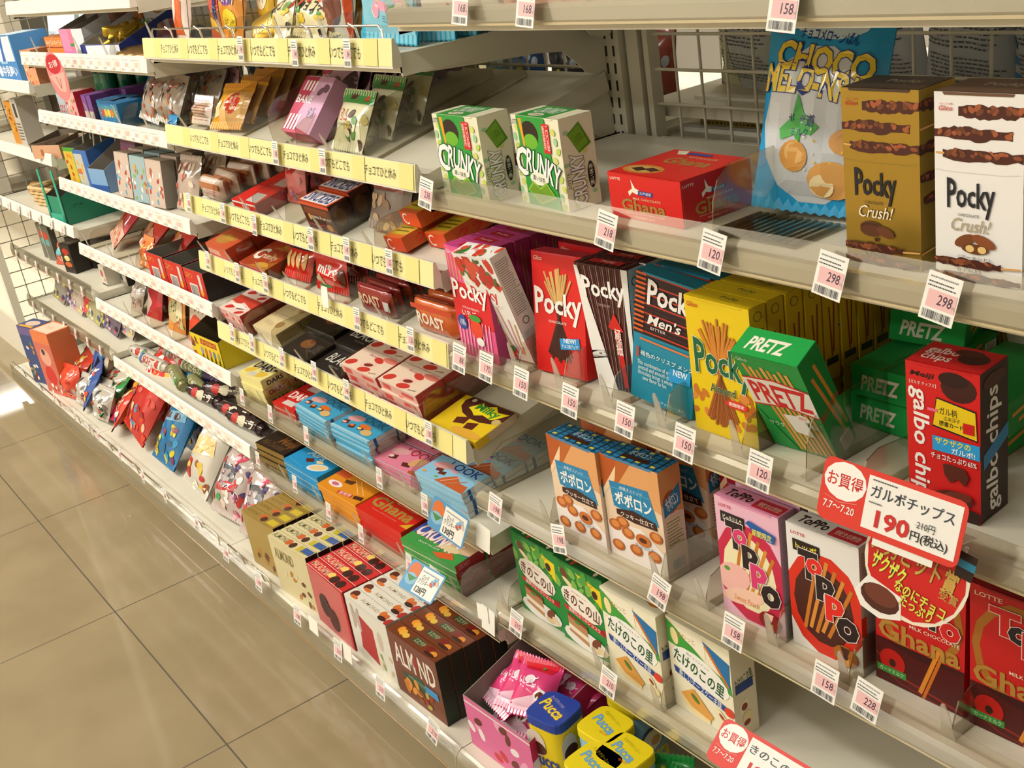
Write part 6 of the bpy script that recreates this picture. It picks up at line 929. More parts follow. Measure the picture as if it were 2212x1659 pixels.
# W4: red bags and red boxes
def rb(c, sd, txt, cc): return simple_pouch(.115, .19, .022, c, [('p', [(0, 0), (.5, .35), (1, .25), (1, 0)], 'd8a08a'), ('e', .6, .62, .3, .14, cc, 12), ('t', txt, .25, .52, .92, .72, '3a2018', {'b': .04, 'rot': 8}), ('e', .25, .3, .18, .1, 'c87a3a'), ('e', .8, .86, .12, .05, 'e0b83a'), ('r', .05, .88, .5, .94, 'e8cfa0'), ('nuts', .1, .05, .9, .25, 8, .06, ['efe0d0', 'b8342c', 'd8903a'])], sd, wr=1.2)
rdA = rb('b8303c', 71, 'チョコ', '8a2430'); rdB = rb('cf2e22', 72, 'Bits', 'e0cf9a'); rdC = rb('cf2a20', 73, 'くりまる', 'efe2dc')
for i, (k, x, d, rl, lb) in enumerate(((rdA, -2.995, .05, 14, 'dark pink bag at the left end'), (rdA, -2.90, .10, 14, 'dark pink bag behind the left end one'), (rdB, -2.80, .06, 16, 'orange red bag with pale band'), (rdB, -2.74, .12, 16, 'orange red bag behind the pale band one'), (rdC, -2.655, .075, 18, 'bright red bag with a white oval'), (rdC, -2.60, .14, 18, 'bright red bag behind the white oval one'))): place(k, 'snack_bag', lb + ' on the fifth shelf', 'snack bag', 'W4', x, d, -6, lean=-48, roll=rl, group='red bags on the fifth shelf')
oc = simple_pouch(.07, .07, .025, 'd87a3a', [('nuts', .05, .05, .95, .9, 18, .1, ['c8402c', 'efe0c8', 'e8b04a'])], 74, wr=1.6); place(oc, 'snack_bag', 'crumpled orange packet at the rail of the fifth shelf', 'snack bag', 'W4', -2.70, .028, 0, lean=-25)
rt = tray(.10, .16, .062, .068, {'c': 'c8281f', 'in': '807a70/m', 'f': [('t', 'コナン', .08, .68, .45, .88, 'd8a83a', {'b': .02}), ('r', .2, .05, .6, .5, 'dcd8d0'), ('bar', .24, .1, .56, .45, '3a3a3a'), ('r', .72, .3, .84, .9, 'cfc8c0'), ('e', .78, .25, .08, .12, 'd8a83a')], 'r': [('r', 0, 0, 1, 1, '241c1a')]})
for i, x in enumerate((-2.555, -2.44, -2.325)): place(rt, 'display_tray', 'open red display tray with grey inside, ' + ['left', 'middle', 'right'][i] + ' one on the fifth shelf', 'display tray', 'W4', x, .09, 2, group='open red display trays')
gyb = simple_pouch(.12, .10, .02, 'b8a82a', [('nuts', .05, .05, .95, .9, 12, .09, ['d8c83a', '3a3a1a', 'c8402c'])], 75)
place(gyb, 'snack_bag', 'yellow green bag lying behind under the yellow rail', 'snack bag', 'W4', -2.30, .25, 0, lean=-60, lift=.03)
# W5
frr = simple_pouch(.09, .10, .012, 'b82430', [('r', 0, .8, 1, 1, 'cf3a40'), ('p', [(0, 0), (.5, .4), (0, .7)], 'c8a89a')], 76, back='a81a28')
row(frr, 'snack_bag', 'flat red packet, %s', 'snack bag', 'W5', -2.80, .045, 9, .024, yaw=4, group='flat red packets', lean=-18, jit=3, dx=.004)
clp = simple_pouch(.08, .08, .03, 'b8aca0', [('nuts', .05, .05, .95, .9, 20, .08, ['d8cfc4', '8a8078', 'c8a08a'])], 77, wr=1.8); place(clp, 'snack_bag', 'crumpled clear bag left of the flat red packets', 'snack bag', 'W5', -2.90, .035, 0, lean=-25)
hic = simple_pouch(.095, .095, .012, 'd88a3a', [('e', .4, .5, .36, .3, 'c8b88a'), ('t', 'ハイチュウ', .08, .45, .6, .75, '2a5a2a', {'b': .05, 'rot': 15}), ('r', .62, .1, .9, .9, 'e0d0a8'), ('nuts', .62, .1, .95, .9, 8, .05, ['c8502a', '5a8a3a'])], 78)
row(hic, 'snack_bag', 'orange and cream packet with green letters, %s', 'snack bag', 'W5', -2.635, .042, 7, .022, yaw=4, group='orange and cream packets', lean=-14, jit=3, dx=.006)
wr_ = simple_pouch(.10, .11, .012, 'd8c4b4', [('p', [(0, 0), (1, 0), (1, .45), (.4, .6), (0, .35)], 'd8482a'), ('r', .1, .8, .3, .95, 'b8342c'), ('t', 'ソフト', .35, .65, .9, .85, '5a4a3a', {'b': .02}), ('e', .85, .1, .1, .06, 'cfe0dc')], 79, back='b8342c')
row(wr_, 'snack_bag', 'white and red packet, %s', 'snack bag', 'W5', -2.50, .040, 8, .022, yaw=4, group='white and red packets', lean=-16, jit=3, dx=.006)
yt = tray(.145, .16, .062, .13, {'c': 'dcc21a', 'in': '5a4c38/m', 'f': [('r', .35, .68, .9, .9, 'a8441e'), ('t', 'オールスターズ', .4, .71, .86, .87, 'e8c83a', {'b': .02}), ('nuts', .02, .1, .2, .8, 10, .05, ['6a3a1e', 'b8562c'])] + [('e', .34 + .14 * i, .42, .04, .16, ['8a9ab8', 'b8622c', 'b86a7a', '5a7aa0', '9a9a6a'][i]) for i in range(5)] + [('r', .32 + .14 * i, .1, .36 + .14 * i, .3, '3a3a3a') for i in range(5)], 'r': []}, cut=.99)
place(yt, 'display_tray', 'open yellow display tray with a row of small printed figures', 'display tray', 'W5', -2.355, .085, 3)
# W6: candy rolls in clear bags
def roll(c, ring, txt=None, L=.13, R=.017):
    b = B(); b.tube([(-L / 2, 0, R), (L / 2, 0, R)], R, c + '/k', 12)
    for e in (-1, 1): b.tube([(e * L / 2, 0, R), (e * (L / 2 + .012), 0, R), (e * (L / 2 + .02), 0, R)], [R * .8, R * .3, R * .7], c + '/k', 8)
    fm = lambda u, v, o: ((u - .5) * L * .94, -math.sin((v - .35) * 2.2) * 0 - math.cos((v - .2) * 1.9) * (R + o + .0004), R + math.sin((v - .2) * 1.9) * (R + o + .0004))
    b.art(fm, L * .94, R * 1.8, ring, nu=8, nv=6); return dict(body=b.mesh('candy_roll'), parts=[], size=(L, R * 2, R * 2))
ra = roll('b8b0a0', [('e', .3, .5, .1, .35, 'b8342c'), ('e', .6, .5, .1, .35, '4a7a3a'), ('nuts', .05, .05, .95, .95, 14, .03, ['efe8dc', '6a5a4a', '4a6a9a'])])
rb_ = roll('cfc8b8', [('t', 'SOFT', .15, .2, .7, .8, 'b8342c', {'b': .05}), ('e', .85, .5, .08, .35, 'b8342c'), ('r', 0, 0, .1, 1, '3a6a9a')])
rg = roll('8a8a5a', [('t', 'くだもの', .1, .2, .85, .8, 'dcd8c0', {'b': .05, 'o': ('2a5a2a', .03)}), ('e', .9, .5, .08, .35, '3f8a3a')])
rk = roll('3a2a2a', [('e', .25, .5, .12, .42, 'b8302a'), ('e', .5, .5, .14, .42, 'cfc8a8'), ('t', 'コーラ', .35, .2, .95, .8, 'dcd4c0', {'b': .05, 'o': ('6a5a1a', .04)})])
rp = roll('2f1d4a', [('t', 'グレープ', .3, .2, .9, .8, '8a7ab0', {'b': .03}), ('r', .8, .3, .95, .7, 'c8c4c8')], L=.14)
spec = [(ra, -3.02, .06), (ra, -2.96, .10), (rb_, -2.93, .05), (ra, -2.88, .13), (rb_, -2.83, .09), (ra, -2.80, .17), (rg, -2.76, .05), (rg, -2.71, .09), (ra, -2.68, .15), (rg, -2.64, .06), (rp, -2.59, .10), (rp, -2.55, .15), (rk, -2.57, .045), (rk, -2.50, .08), (rp, -2.47, .13), (rk, -2.40, .055), (rk, -2.345, .09), (rk, -2.33, .045), (rb_, -2.99, .16), (rg, -2.62, .19)]
for i, (k, x, d) in enumerate(spec): place(k, 'candy_roll', 'wrapped candy roll, ' + (ORD + ['thirteenth', 'fourteenth', 'fifteenth', 'sixteenth', 'seventeenth', 'eighteenth', 'nineteenth', 'twentieth'])[i] + ' in the pile under the long white rail', 'candy roll', 'W6', x, d, [8, -12, 4, 18, -6][i % 5], lift=.0006 + .018 * (i % 3 == 1) + .03 * (d > .12), group='wrapped candy rolls')
# B1 base: jumble of packets
J = [simple_pouch(.11, .13, .035, c, [('nuts', .04, .04, .96, .96, 20, .09, cs), ('t', tx, .15, .45, .85, .7, tc, {'b': .04})], 80 + i, wr=1.4) for i, (c, cs, tx, tc) in enumerate((('c8402c', ['e0c04a', 'efe0d0', '3a5a9a'], 'スナック', 'efe8dc'), ('d8a03a', ['c8402c', 'efe0c0', '6a8a3a'], 'カレー', '8a2a1a'), ('3a5a9a', ['efe0d8', 'c8402c', 'd8c84a'], 'いか', 'efe8dc'), ('c8bca8', ['b8342c', '3a6a3a', 'd8a83a'], 'せんべい', '3a2a1a'), ('3a8a4a', ['efe0d0', 'c8402c', 'd8c84a'], 'のり', 'efe8dc'), ('b82a48', ['efe0d8', 'd8a83a', '4a2a3a'], 'うめ', 'efe8dc')))]
rnd = random.Random(12); spots = [(-3.50, .05), (-3.42, .06), (-3.34, .05), (-3.27, .07), (-3.20, .05), (-3.13, .06), (-3.07, .05), (-3.03, .08), (-3.46, .13), (-3.37, .14), (-3.28, .14), (-3.19, .14), (-3.10, .14), (-3.02, .15), (-3.40, .22), (-3.25, .22), (-3.08, .22), (-2.62, .20), (-2.45, .18), (-2.80, .24)]
for i, (x, d) in enumerate(spots): place(J[i % 6], 'snack_bag', ['red', 'yellow', 'navy blue', 'beige', 'green', 'crimson'][i % 6] + ' snack packet tumbled on the far base shelf, ' + ['front', 'middle', 'back'][min(2, int(d / .12))] + ' layer' + ['', ', further left', ', further right'][(i // 6) % 3], 'snack bag', 'B1', x, d, rnd.uniform(-35, 35), lean=-50 + rnd.uniform(-20, 20), roll=rnd.uniform(-25, 25), lift=.02 + .04 * (d > .1) + .03 * (d > .2), group='tumbled packets on the far base shelf')
# ================= farthest bay (V) =================
gift = bx(.16, .10, .12, '4a86c0', [('r', 0, .45, .45, 1, 'd4e6ee'), ('r', .55, .45, .95, 1, 'e4e8e4'), ('p', [(.4, .45), (.5, .45), (.62, 1), (.52, 1)], '3a66b0'), ('t', '暑中見舞い', .08, .12, .92, .36, 'efeff4', {'b': .05}), ('r', .3, .4, .6, .45, '9ac0dc')], [('r', .1, .1, .9, .9, 'cfe0e8')])
place(gift, 'gift_box', 'blue gift box with a white summer greeting lying at the left edge', 'gift box', 'V1', -3.40, .07, 6)
gp = bx(.10, .012, .13, 'd8e8ee', [('e', .3, .7, .2, .12, 'e4e8e8'), ('r', 0, 0, 1, .2, '3f86c8'), ('e', .3, .5, .15, .14, 'c87a7a'), ('e', .3, .5, .1, .1, 'd4e6ee')])
for i in range(4): place(gp, 'gift_box', 'white and pale blue gift pack, ' + ['left', 'right', 'upper left', 'upper right'][i] + ' one leaning behind the greeting box', 'gift box', 'V1', -3.33 + .11 * (i % 2), .14 + .05 * (i // 2), 6, lean=-12, lift=.02 + .09 * (i // 2), group='pale blue gift packs')
pc = bx(.075, .05, .085, 'd89a72', [('nuts', .05, .05, .95, .95, 22, .07, ['efd8b8', 'c8602c', 'e8c04a', 'd87a6a'])], r=[('r', 0, 0, 1, 1, 'b87a5a')]); place(pc, 'sweets_box', 'peach coloured box with small cartoon pictures, right of the greeting box', CAT, 'V1', -3.17, .045, 6)
rd = bx(.09, .05, .05, 'b8281f', [('r', .1, .3, .8, .8, 'd8c8c0'), ('bar', .15, .35, .7, .7, '6a5a5a')]); place(rd, 'sweets_box', 'red box high up near the far end panel', CAT, 'V1', -3.26, .26, 0, lift=.15)
sm = bx(.05, .05, .07, 'b8a89a', [('r', .1, .1, .5, .5, 'a8a8c8')]); place(sm, 'sweets_box', 'small grey box behind the hanging pink tag', CAT, 'V1', -3.135 + .0, .15, 0)
# V2
dkb = bx(.06, .05, .15, '3a2c20', [('r', 0, 0, .15, 1, '241a14')]); whb = bx(.05, .05, .13, 'b8b0a4', [('r', .3, .6, .7, .9, '3a3a3a'), ('tx', .1, .1, .9, .5, 6, '5a5a5a')]); orr = bx(.055, .05, .12, 'c8862a', [('nuts', .05, .3, .95, .95, 12, .1, ['8a3a1e', 'e0b84a', '3a2a1a'])])
for i, (k, x, lb) in enumerate(((orr, -3.60, 'orange box at the left edge of the view'), (whb, -3.53, 'white box with black signs beside the orange one'), (dkb, -3.45, 'dark brown box, left of two'), (dkb, -3.37, 'dark brown box, right of two'), (whb, -3.31, 'white box with black signs right of the dark boxes'), (dkb, -3.245, 'dark brown box under the hanging tag'))): place(k, 'toy_box', lb, 'toy box', 'V2', x, .15 if i > 1 else .06, 4)
dg = tray(.11, .10, .03, .045, {'c': '4a4034', 'in': '6a6050/m'}); place(dg, 'display_tray', 'flat dark lidded tray left of the beige one', 'display tray', 'V2', -3.265, .06, 22)
bgt = tray(.12, .12, .035, .038, {'c': 'c89a7a', 'in': 'b8a088/m', 'f': [('r', .3, .2, .4, .7, 'a8622c')]}); place(bgt, 'display_tray', 'low beige cardboard tray on the second far shelf', 'display tray', 'V2', -3.185, .055, 20)
gys = bx(.08, .05, .08, 'bcb8b0', [('r', .1, .1, .7, .4, '2a3040')]); place(gys, 'toy_box', 'grey box with a dark label behind the beige tray', 'toy box', 'V2', -3.17, .17, 4)
# V3
def basket():
    b = B(); w, d, h = .20, .13, .055
    for j in range(5):
        z0 = h * j / 5; k = 1 - .12 * (1 - j / 5); pts = []
        for i in range(41):
            t = i / 40 * 4; s = int(t) % 4; f = t - int(t); c = [(-1, -1), (1, -1), (1, 1), (-1, 1), (-1, -1)]
            x = c[s][0] + (c[s + 1][0] - c[s][0]) * f; y = c[s][1] + (c[s + 1][1] - c[s][1]) * f; o = .0022 * (1 if (i + j) % 2 else -1)
            pts.append((x * (w / 2 * k + o), y * (d / 2 * k + o), z0 + .006))
        b.tube(pts, .0058, 'c8a878/m', 5)
    b.box(-w / 2 * .86, -d / 2 * .86, 0, w / 2 * .86, d / 2 * .86, .003, 'b08e60/m'); r = B(); r.tube([(-w / 2, -d / 2, h), (w / 2, -d / 2, h), (w / 2, d / 2, h), (-w / 2, d / 2, h), (-w / 2, -d / 2, h)], .006, 'd4b688/m', 6)
    return dict(body=b.mesh('basket'), parts=[('rim', r.mesh('rim'))], size=(w, d, h))
place(basket(), 'basket', 'woven tan basket on the third shelf of the farthest bay', 'basket', 'V3', -3.56, .115, 10)
rollb = B(); rollb.tube([(-.04, 0, .022), (-.03, 0, .022), (.03, 0, .022), (.04, 0, .022)], [.01, .022, .022, .01], 'b8864a/k', 12)
place(dict(body=rollb.mesh('bread_pack'), parts=[], size=(.08, .044, .044)), 'snack_pack', 'round glossy tan pack left of the basket', 'snack pack', 'V3', -3.78, .09, 10)
grt = tray(.10, .16, .14, .15, {'c': '2a8468', 'in': '6a6258/m', 'r': [('t', 'アメ', .15, .55, .35, .65, '14382e')]}, cut=.55); g2 = place(grt, 'display_tray', 'tall open green display tray beside the basket', 'display tray', 'V3', -3.285, .085, 8)
frm = B(); 
frm.box(-.05, -.001, 0, -.038, .001, .15, '3aa084'); frm.box(.038, -.001, 0, .05, .001, .15, '3aa084'); frm.box(-.05, -.001, 0, .05, .001, .03, '3aa084')
f = link('front_frame', frm.mesh('front_frame'), g2, T((0, -.0825, 0)))
# V4
blk = bx(.062, .05, .085, '2a241f', [('e', .5, .75, .32, .12, 'b8281f'), ('e', .5, .52, .28, .1, 'd8c84a'), ('e', .5, .3, .34, .1, 'c8602c'), ('t', '超', .3, .42, .7, .6, 'efe8e0', {'b': .04}), ('l', [(0, .5), (1, .5)], .8, '8a7a5a')], [('r', .2, .2, .8, .8, '6a645c')])
for i, (x, d, z) in enumerate(((-3.44, .055, 0), (-3.505, .09, 0), (-3.435, .11, 0), (-3.50, .15, 0), (-3.60, .13, 0))): place(blk, 'toy_box', 'black box with red and yellow emblem, ' + ['nearest to the rail', 'left of the nearest one', 'behind the nearest one', 'second behind on the left', 'half hidden behind the grey packs'][i], 'toy box', 'V4', x, d, 10, lift=.0006 + z, group='black boxes with emblems')
gyp = bx(.05, .02, .11, '6a685c', [('e', .5, .7, .3, .12, 'b8402c'), ('e', .5, .5, .25, .1, '5a9a9a'), ('r', 0, 0, .1, 1, 'a8a494')])
for i in range(2): place(gyp, 'toy_box', ['tall grey picture pack at the left end', 'tall grey picture pack beside the left end one'][i], 'toy box', 'V4', -3.71 + .05 * i, .05, 10, group='tall grey picture packs')
bl2 = simple_pouch(.05, .06, .02, 'b85a44', [('e', .5, .6, .4, .2, '6ab0b0'), ('nuts', .1, .1, .9, .4, 8, .1, ['efc0b0', 'c8402c'])], 91); place(bl2, 'snack_bag', 'small coral and teal packet in front of the black boxes', 'snack bag', 'V4', -3.57, .04, 14, lean=-20)
wpk = bx(.045, .05, .055, 'c8bfae', [('e', .4, .6, .25, .2, 'b84a5a'), ('e', .7, .3, .1, .08, 'c8403a'), ('r', 0, 0, 1, .08, '2a2620')]); place(wpk, 'toy_box', 'cream box with red dots left of the grey card', 'toy box', 'V4', -3.185 + .0, .075, 0)
gcd = bx(.06, .03, .055, '8a867a', [('r', .1, .2, .45, .5, '3a4a5a'), ('r', .5, .2, .9, .5, 'c8b49a'), ('r', .1, .6, .9, .85, 'b8c4cc')], r=[('r', 0, 0, 1, 1, '241f1a')]); place(gcd, 'toy_box', 'grey picture box at the right end of the fourth far shelf', 'toy box', 'V4', -3.128, .10, 0)
# V5
ms = [simple_pouch(.10, .12, .03, c, [('nuts', .04, .04, .96, .96, 22, .09, cs)], 95 + i, wr=1.7) for i, (c, cs) in enumerate((('8a8478', ['5a5a3a', 'c8c03a', '4a3a5a', 'b8342c']), ('6a5a6a', ['3a4a8a', 'c8a0a8', '2a2a2a', 'c84a6a']), ('b8a89a', ['4a6ab0', 'c87a8a', 'e0d0c8', 'd8c84a']), ('c84a44', ['e07a78', 'c8323a', 'e8d84a', 'd85a5a']), ('a8a078', ['8a8a4a', 'd8d0b8', '4a6a9a', 'c8b83a'])))]
for i, (x, d) in enumerate(((-3.80, .05), (-3.70, .06), (-3.61, .05), (-3.52, .06), (-3.44, .05), (-3.36, .06), (-3.28, .05), (-3.21, .07), (-3.66, .14), (-3.5, .14), (-3.34, .15))): place(ms[i % 5], 'snack_bag', ['grey mixed', 'dark mixed', 'pale clear', 'coral red', 'yellowish clear'][i % 5] + ' bag on the lowest railed far shelf, ' + (ORD[i]) + ' counted from the left', 'snack bag', 'V5', x, d, 8, lean=-28, roll=12, group='mixed bags on the lowest railed far shelf')
# B0
bb1 = bx(.10, .06, .19, '3a4a7a', [('nuts', .05, .05, .95, .8, 20, .08, ['c8862a', 'efe0d0', '8a3a2c', '5a8a5a']), ('r', 0, .85, 1, 1, '6a5a8a')], [('e', .5, .5, .35, .3, 'd8c0b0'), ('r', .1, 0, .9, .2, 'd8a03a')]); place(bb1, 'toy_box', 'blue toy box standing on the base shelf by the end panel', 'toy box', 'B0', -3.70, .05, 14)
bb2 = bx(.115, .08, .20, 'd8784a', [('r', 0, 0, 1, .82, 'c86a5a'), ('e', .5, .6, .3, .14, 'd8a08a'), ('e', .45, .68, .1, .05, '3a3a2a'), ('e', .5, .3, .3, .16, 'c8322c'), ('nuts', .05, .05, .95, .3, 8, .07, ['efe0d0', 'b8342c'])], [('r', .08, .08, .92, .92, 'e4cdb4'), ('t', 'アンパン', .3, .4, .7, .6, 'c87a3a', {'b': .02})]); place(bb2, 'toy_box', 'orange toy box beside the blue one on the far base shelf', 'toy box', 'B0', -3.555, .065, 10)
rdb = simple_pouch(.10, .10, .06, 'd84a30', [('nuts', .05, .05, .95, .95, 14, .1, ['c8c0b8', 'e06a4a', 'b82a20'])], 101, wr=1.6); place(rdb, 'snack_bag', 'orange red bag bulging in front of the orange toy box', 'snack bag', 'B0', -3.44, .045, 10, lean=-14)
slv = simple_pouch(.10, .09, .05, 'b8b0a4', [('nuts', .05, .05, .95, .95, 18, .09, ['6a645c', 'efe8e0', 'c8402c', '3a3a3a'])], 102, wr=1.9)
for i in range(3): place(slv, 'snack_bag', 'silvery crumpled bag on the far base shelf, ' + ['left', 'middle', 'right'][i], 'snack bag', 'B0', -3.34 + .08 * i, .045 + .02 * (i % 2), 8, lean=-30, group='silvery crumpled bags')
bcd = bx(.05, .006, .14, '4a7aa8', [('nuts', .1, .3, .9, .95, 8, .12, ['c8a08a', 'a8c0d0', 'c8402c'])]); place(bcd, 'display_card', 'upright blue card behind the silvery bags', 'display card', 'B0', -3.345, .14, 10)
# things beyond the end panel
oth = [bx(.14, .04, .18, 'e4dcd0', [('l', [(.04 + .06 * i, 0), (.04 + .06 * i, 1)], 2.6, '8a5a5a') for i in range(16)]), bx(.10, .08, .07, 'd8cc4a', [('r', .1, .2, .9, .8, 'c8b83a')]), bx(.16, .06, .16, 'b8a48a')]
b = B(); b.box(-5.6, .95, .18, -4.06, 1.0, 1.3, 'cfc6b4/s'); b.box(-5.6, .74, .585, -4.04, .95, .60, 'ece5d2/s'); b.box(-5.6, .74, .83, -4.04, .95, .845, 'ece5d2/s')
tag(b.obj('display_rack'), 'off-white display rack standing beyond the end panel', 'display rack')
SHELF['X'] = T((0, .74, .60)); SHELF['X2'] = T((0, .74, .845))
for i in range(3): place(oth[0], 'striped_box', 'white and brown striped box beyond the end panel, ' + ['right', 'middle', 'left'][i], 'box', 'X', -4.13 - .16 * i, .06, 0, group='striped boxes beyond the end panel')
place(oth[1], 'sweets_box', 'yellow box beyond the end panel, lower one', CAT, 'X', -4.12, .035 - .0, 0, lift=.0006) if False else None
for i in range(4): place(oth[[2, 1, 2, 1][i]], 'sweets_box', ['beige', 'yellow', 'beige', 'yellow'][i] + ' box beyond the end panel on the upper board, ' + ['first', 'second', 'third', 'fourth'][i] + ' from the right', CAT, 'X2', -4.14 - .18 * i, .06, 0, group='boxes on the upper board beyond the end panel')
# ================= other side of the gondola, seen through the mesh =================
for i in range(4):
    for j, z in enumerate((.42, .72, .915, 1.22)):
        b = B(); x0, x1 = BX[i] + .03, BX[i + 1] - .03; b.box(x0 - .012, YB + .028, z - .02, x1 + .012, YB + .42, z, STEEL); b.box(x0 + .02, YB + .055, z - .026, x1 - .01, YB + .075, z + .006, 'ece7da/s')
        tag(b.obj('rear_shelf'), 'white shelf behind the wire mesh of the ' + ['farthest bay', 'second farthest bay', 'yellow-railed bay', 'nearest bay'][i] + ', ' + ['lowest', 'second', 'third', 'topmost'][j] + ' level', 'shelf', 'shelves on the other side')
bb_ = B()
for i in range(4): pass
SHELF['R'] = T((0, YB + .075, .962)); b = B(); b.box(BX[3] + .018, YB + .028, .942, BX[4] - .018, YB + .42, .962, STEEL); b.box(BX[3] + .09, YB + .055, .937, BX[4] - .04, YB + .075, .966, 'efeadf/s'); tag(b.obj('rear_shelf'), 'white shelf behind the mesh carrying the turned snack bags', 'shelf', 'shelves on the other side')
info = lambda s: [('tx', .08, .30, .92, .62, 12, '5a5a60'), ('r', .3, .44, .6, .455, 'c8424a'), ('bar', .2, .68, .7, .9, '26262a'), ('tx', .1, .06, .9, .26, 8, '6a6a70')]
sil = [simple_pouch(.115, .22, .05, c, its, 110 + i, wr=1.3, kind='/k') for i, (c, its) in enumerate((('c9cbc9', [('r', .0, 0, .3, 1, 'd6d6b0')] + info(0)), ('c4c8cc', info(1)), ('c6cacf', [('r', .0, .04 + .09 * k, .1, .09 + .09 * k, '3a80c0') for k in range(0, 0)] + [('r', 0, .09 * k, .09, .09 * k + .045, '3f86c8') for k in range(11)] + info(2)), ('b8bab8', [('tx', .3, .5, .5, .9, 5, '6a6a6a')])))]
for i, (k, x) in enumerate(((0, -1.155), (1, -1.035), (2, -.925), (1, -.82), (2, -.705), (3, -.60), (2, -.49))):
    place(sil[k], 'snack_bag', 'back of a silver snack bag seen through the mesh, ' + ORD[i] + ' from the left', 'snack bag', 'R', x, .04, 3 * (i % 2), lean=8, roll=[8, 3, -3][i % 3], group='silver snack bags behind the mesh', lift=.004)
crm = bx(.09, .05, .16, 'd9d3ae', [('tx', .12, .3, .9, .95, 18, '7a7a80'), ('r', 0, 0, 1, .1, '5a2018')]); place(crm, 'snack_box', 'cream box with a maroon foot behind the mesh', 'snack box', 'R', -1.205, .10, 3)
SHELF['R2'] = T((0, YB + .06, .915))
yb = bx(.13, .05, .04, 'b8a052', [('tx', .05, .1, .95, .9, 3, '6a5a2a'), ('r', 0, 0, 1, .1, '3a1a1a')])
for i in range(4): place(yb, 'snack_box', 'low tan box behind the mesh under the silver bags, ' + ORD[i] + ' from the left', 'snack box', 'R2', -1.16 + .15 * i, .04, 0, group='tan boxes behind the mesh', lift=.001)
rnd = random.Random(77); cols = ['2a4a7a', '6a5a2a', '8a3a2a', '3a3a3a', '4a7a9a', '9a8a3a', '5a2a3a']
dkp = [simple_pouch(.09, .13, .04, c, [('nuts', .1, .1, .9, .9, 10, .1, ['c8b83a', 'a8b0b8', '2a2a2a'])], 120 + i, wr=1.4) for i, c in enumerate(cols)]
for bay in (1, 2):
    for j, (zz, nm) in enumerate(((.915, 'middle'), (1.22, 'upper'))):
        SHELF['Q'] = T((0, YB + .075, zz))
        for i in range(8): place(dkp[(i * 3 + bay + j) % 7], 'snack_bag', 'dim bag behind the mesh of the ' + ['', 'second farthest', 'yellow-railed'][bay] + ' bay, ' + nm + ' level, ' + ORD[i] + ' from the left', 'snack bag', 'Q', BX[bay] + .1 + .1 * i, .06 + .02 * (i % 2), rnd.uniform(-10, 10), lean=rnd.uniform(-8, 8), group='dim bags behind the mesh', lift=.002)
# things on the topmost near shelf, cut by the frame
for i, (c, x, w) in enumerate((('e0d8c8', -1.18, .16), ('e0b0a0', -1.02, .14), ('d8b8a0', -.88, .12), ('8ac04a', -.74, .14), ('7ab83a', -.60, .12), ('c8b04a', -.47, .12))):
    place(bx(w, .06, .12, c, [('nuts', .05, .0, .95, .4, 12, .06, ['e8d8c8', 'c87a4a', 'efe8dc', c]), ('bar', .1, .0, .3, .1, 'b85a4a') if i == 1 else ('r', .3, .5, .7, .8, 'efe8dc')]), 'snack_box', ['cream', 'pink', 'tan', 'light green', 'green', 'mustard'][i] + ' box whose foot shows above the top rail', 'snack box', 's1', x, .05, 0)
# ================= price tags, cards, dividers =================
_TG = {}
def tagmesh(price, big):
    k = (price, big)
    if k in _TG: return _TG[k]
    W, Hh = (.030, .0385) if big else (.019, .036); b = B(); fm = lambda u, v, o: ((u - .5) * W, -o - .0004, (v - 1) * Hh)
    b.box(-W / 2, -.0004, -Hh, W / 2, 0, 0, 'efece4')
    its = [('tx', .08, .86, .92, .95, 1, '8a8a90'), ('tx', .06, .68, .9, .84, 2, '4a4a52'), ('r', .12, .28, .96, .64, 'e9b9b9')]
    if price: its += [('t', price, .42 if len(price) > 2 else .55, .36, .86, .58, '4a3a4a', {'b': .02, 'sh': .1}), ('t', '円', .88, .36, .95, .42, '8a7a80')]
    its += [('bar', .08, .05, .9, .22, '4a4a50')]
    b.art(fm, W, Hh, its if price != 'blank' else []); _TG[k] = b.mesh('price_tag'); return _TG[k]
def ptag(px, py, price, key, what, big=True, tilt=0, back=12):
    """px,py: point of the photo where the tag's centre sits on the rail plane"""
    yf = .635 if key[0] in 'B' or key == 'sb' else .75
    P = on_plane(px, py, (0, yf - .0112, 0), (0, 1, 0)); me = tagmesh(price, big); hh = .019 if big else .018
    o = link('price_tag', me, None, T((P[0], yf - .0125 - (.002 if big else -.001), P[2] + hh + (0 if big else .004))) @ RY(tilt) @ RX(-back if big else -9))
    tag(o, what, 'price tag', 'price tags on the shelf rails'); return o
for px, py, pr, wh in ((1008, 12, '168', 'reading 168, left one on the top rail'), (1150, 14, '168', 'reading 168, right one on the top rail'), (1710, 12, '158', 'reading 158 cut by the top edge')): ptag(px, py, pr, 's1', 'white price tag ' + wh, tilt=5)
for px, py, pr, wh in ((933, 416, '238', '238 at the left end of the second near rail'), (1325, 495, '218', '218 under the flat red box'), (1555, 541, '120', '120 under the blue snack bag'), (1812, 592, '298', '298 under the gold box'), (2052, 642, '298', '298 under the white stick box')): ptag(px, py, pr, 's2', 'white price tag reading ' + wh, tilt=9)
for px, py, pr, wh in ((1003, 771, '88', '88 under the pink stick boxes'), (1061, 790, '170', '170 under the strawberry box'), (1137, 824, '150', '150 under the red stick box'), (1243, 862, '150', '150 under the dark brown boxes'), (1362, 903, '150', '150 under the teal box'), (1491, 953, '150', '150 under the yellow boxes'), (1654, 1013, '120', '120 under the green pretzel box')): ptag(px, py, pr, 's3', 'white price tag reading ' + wh, tilt=4)
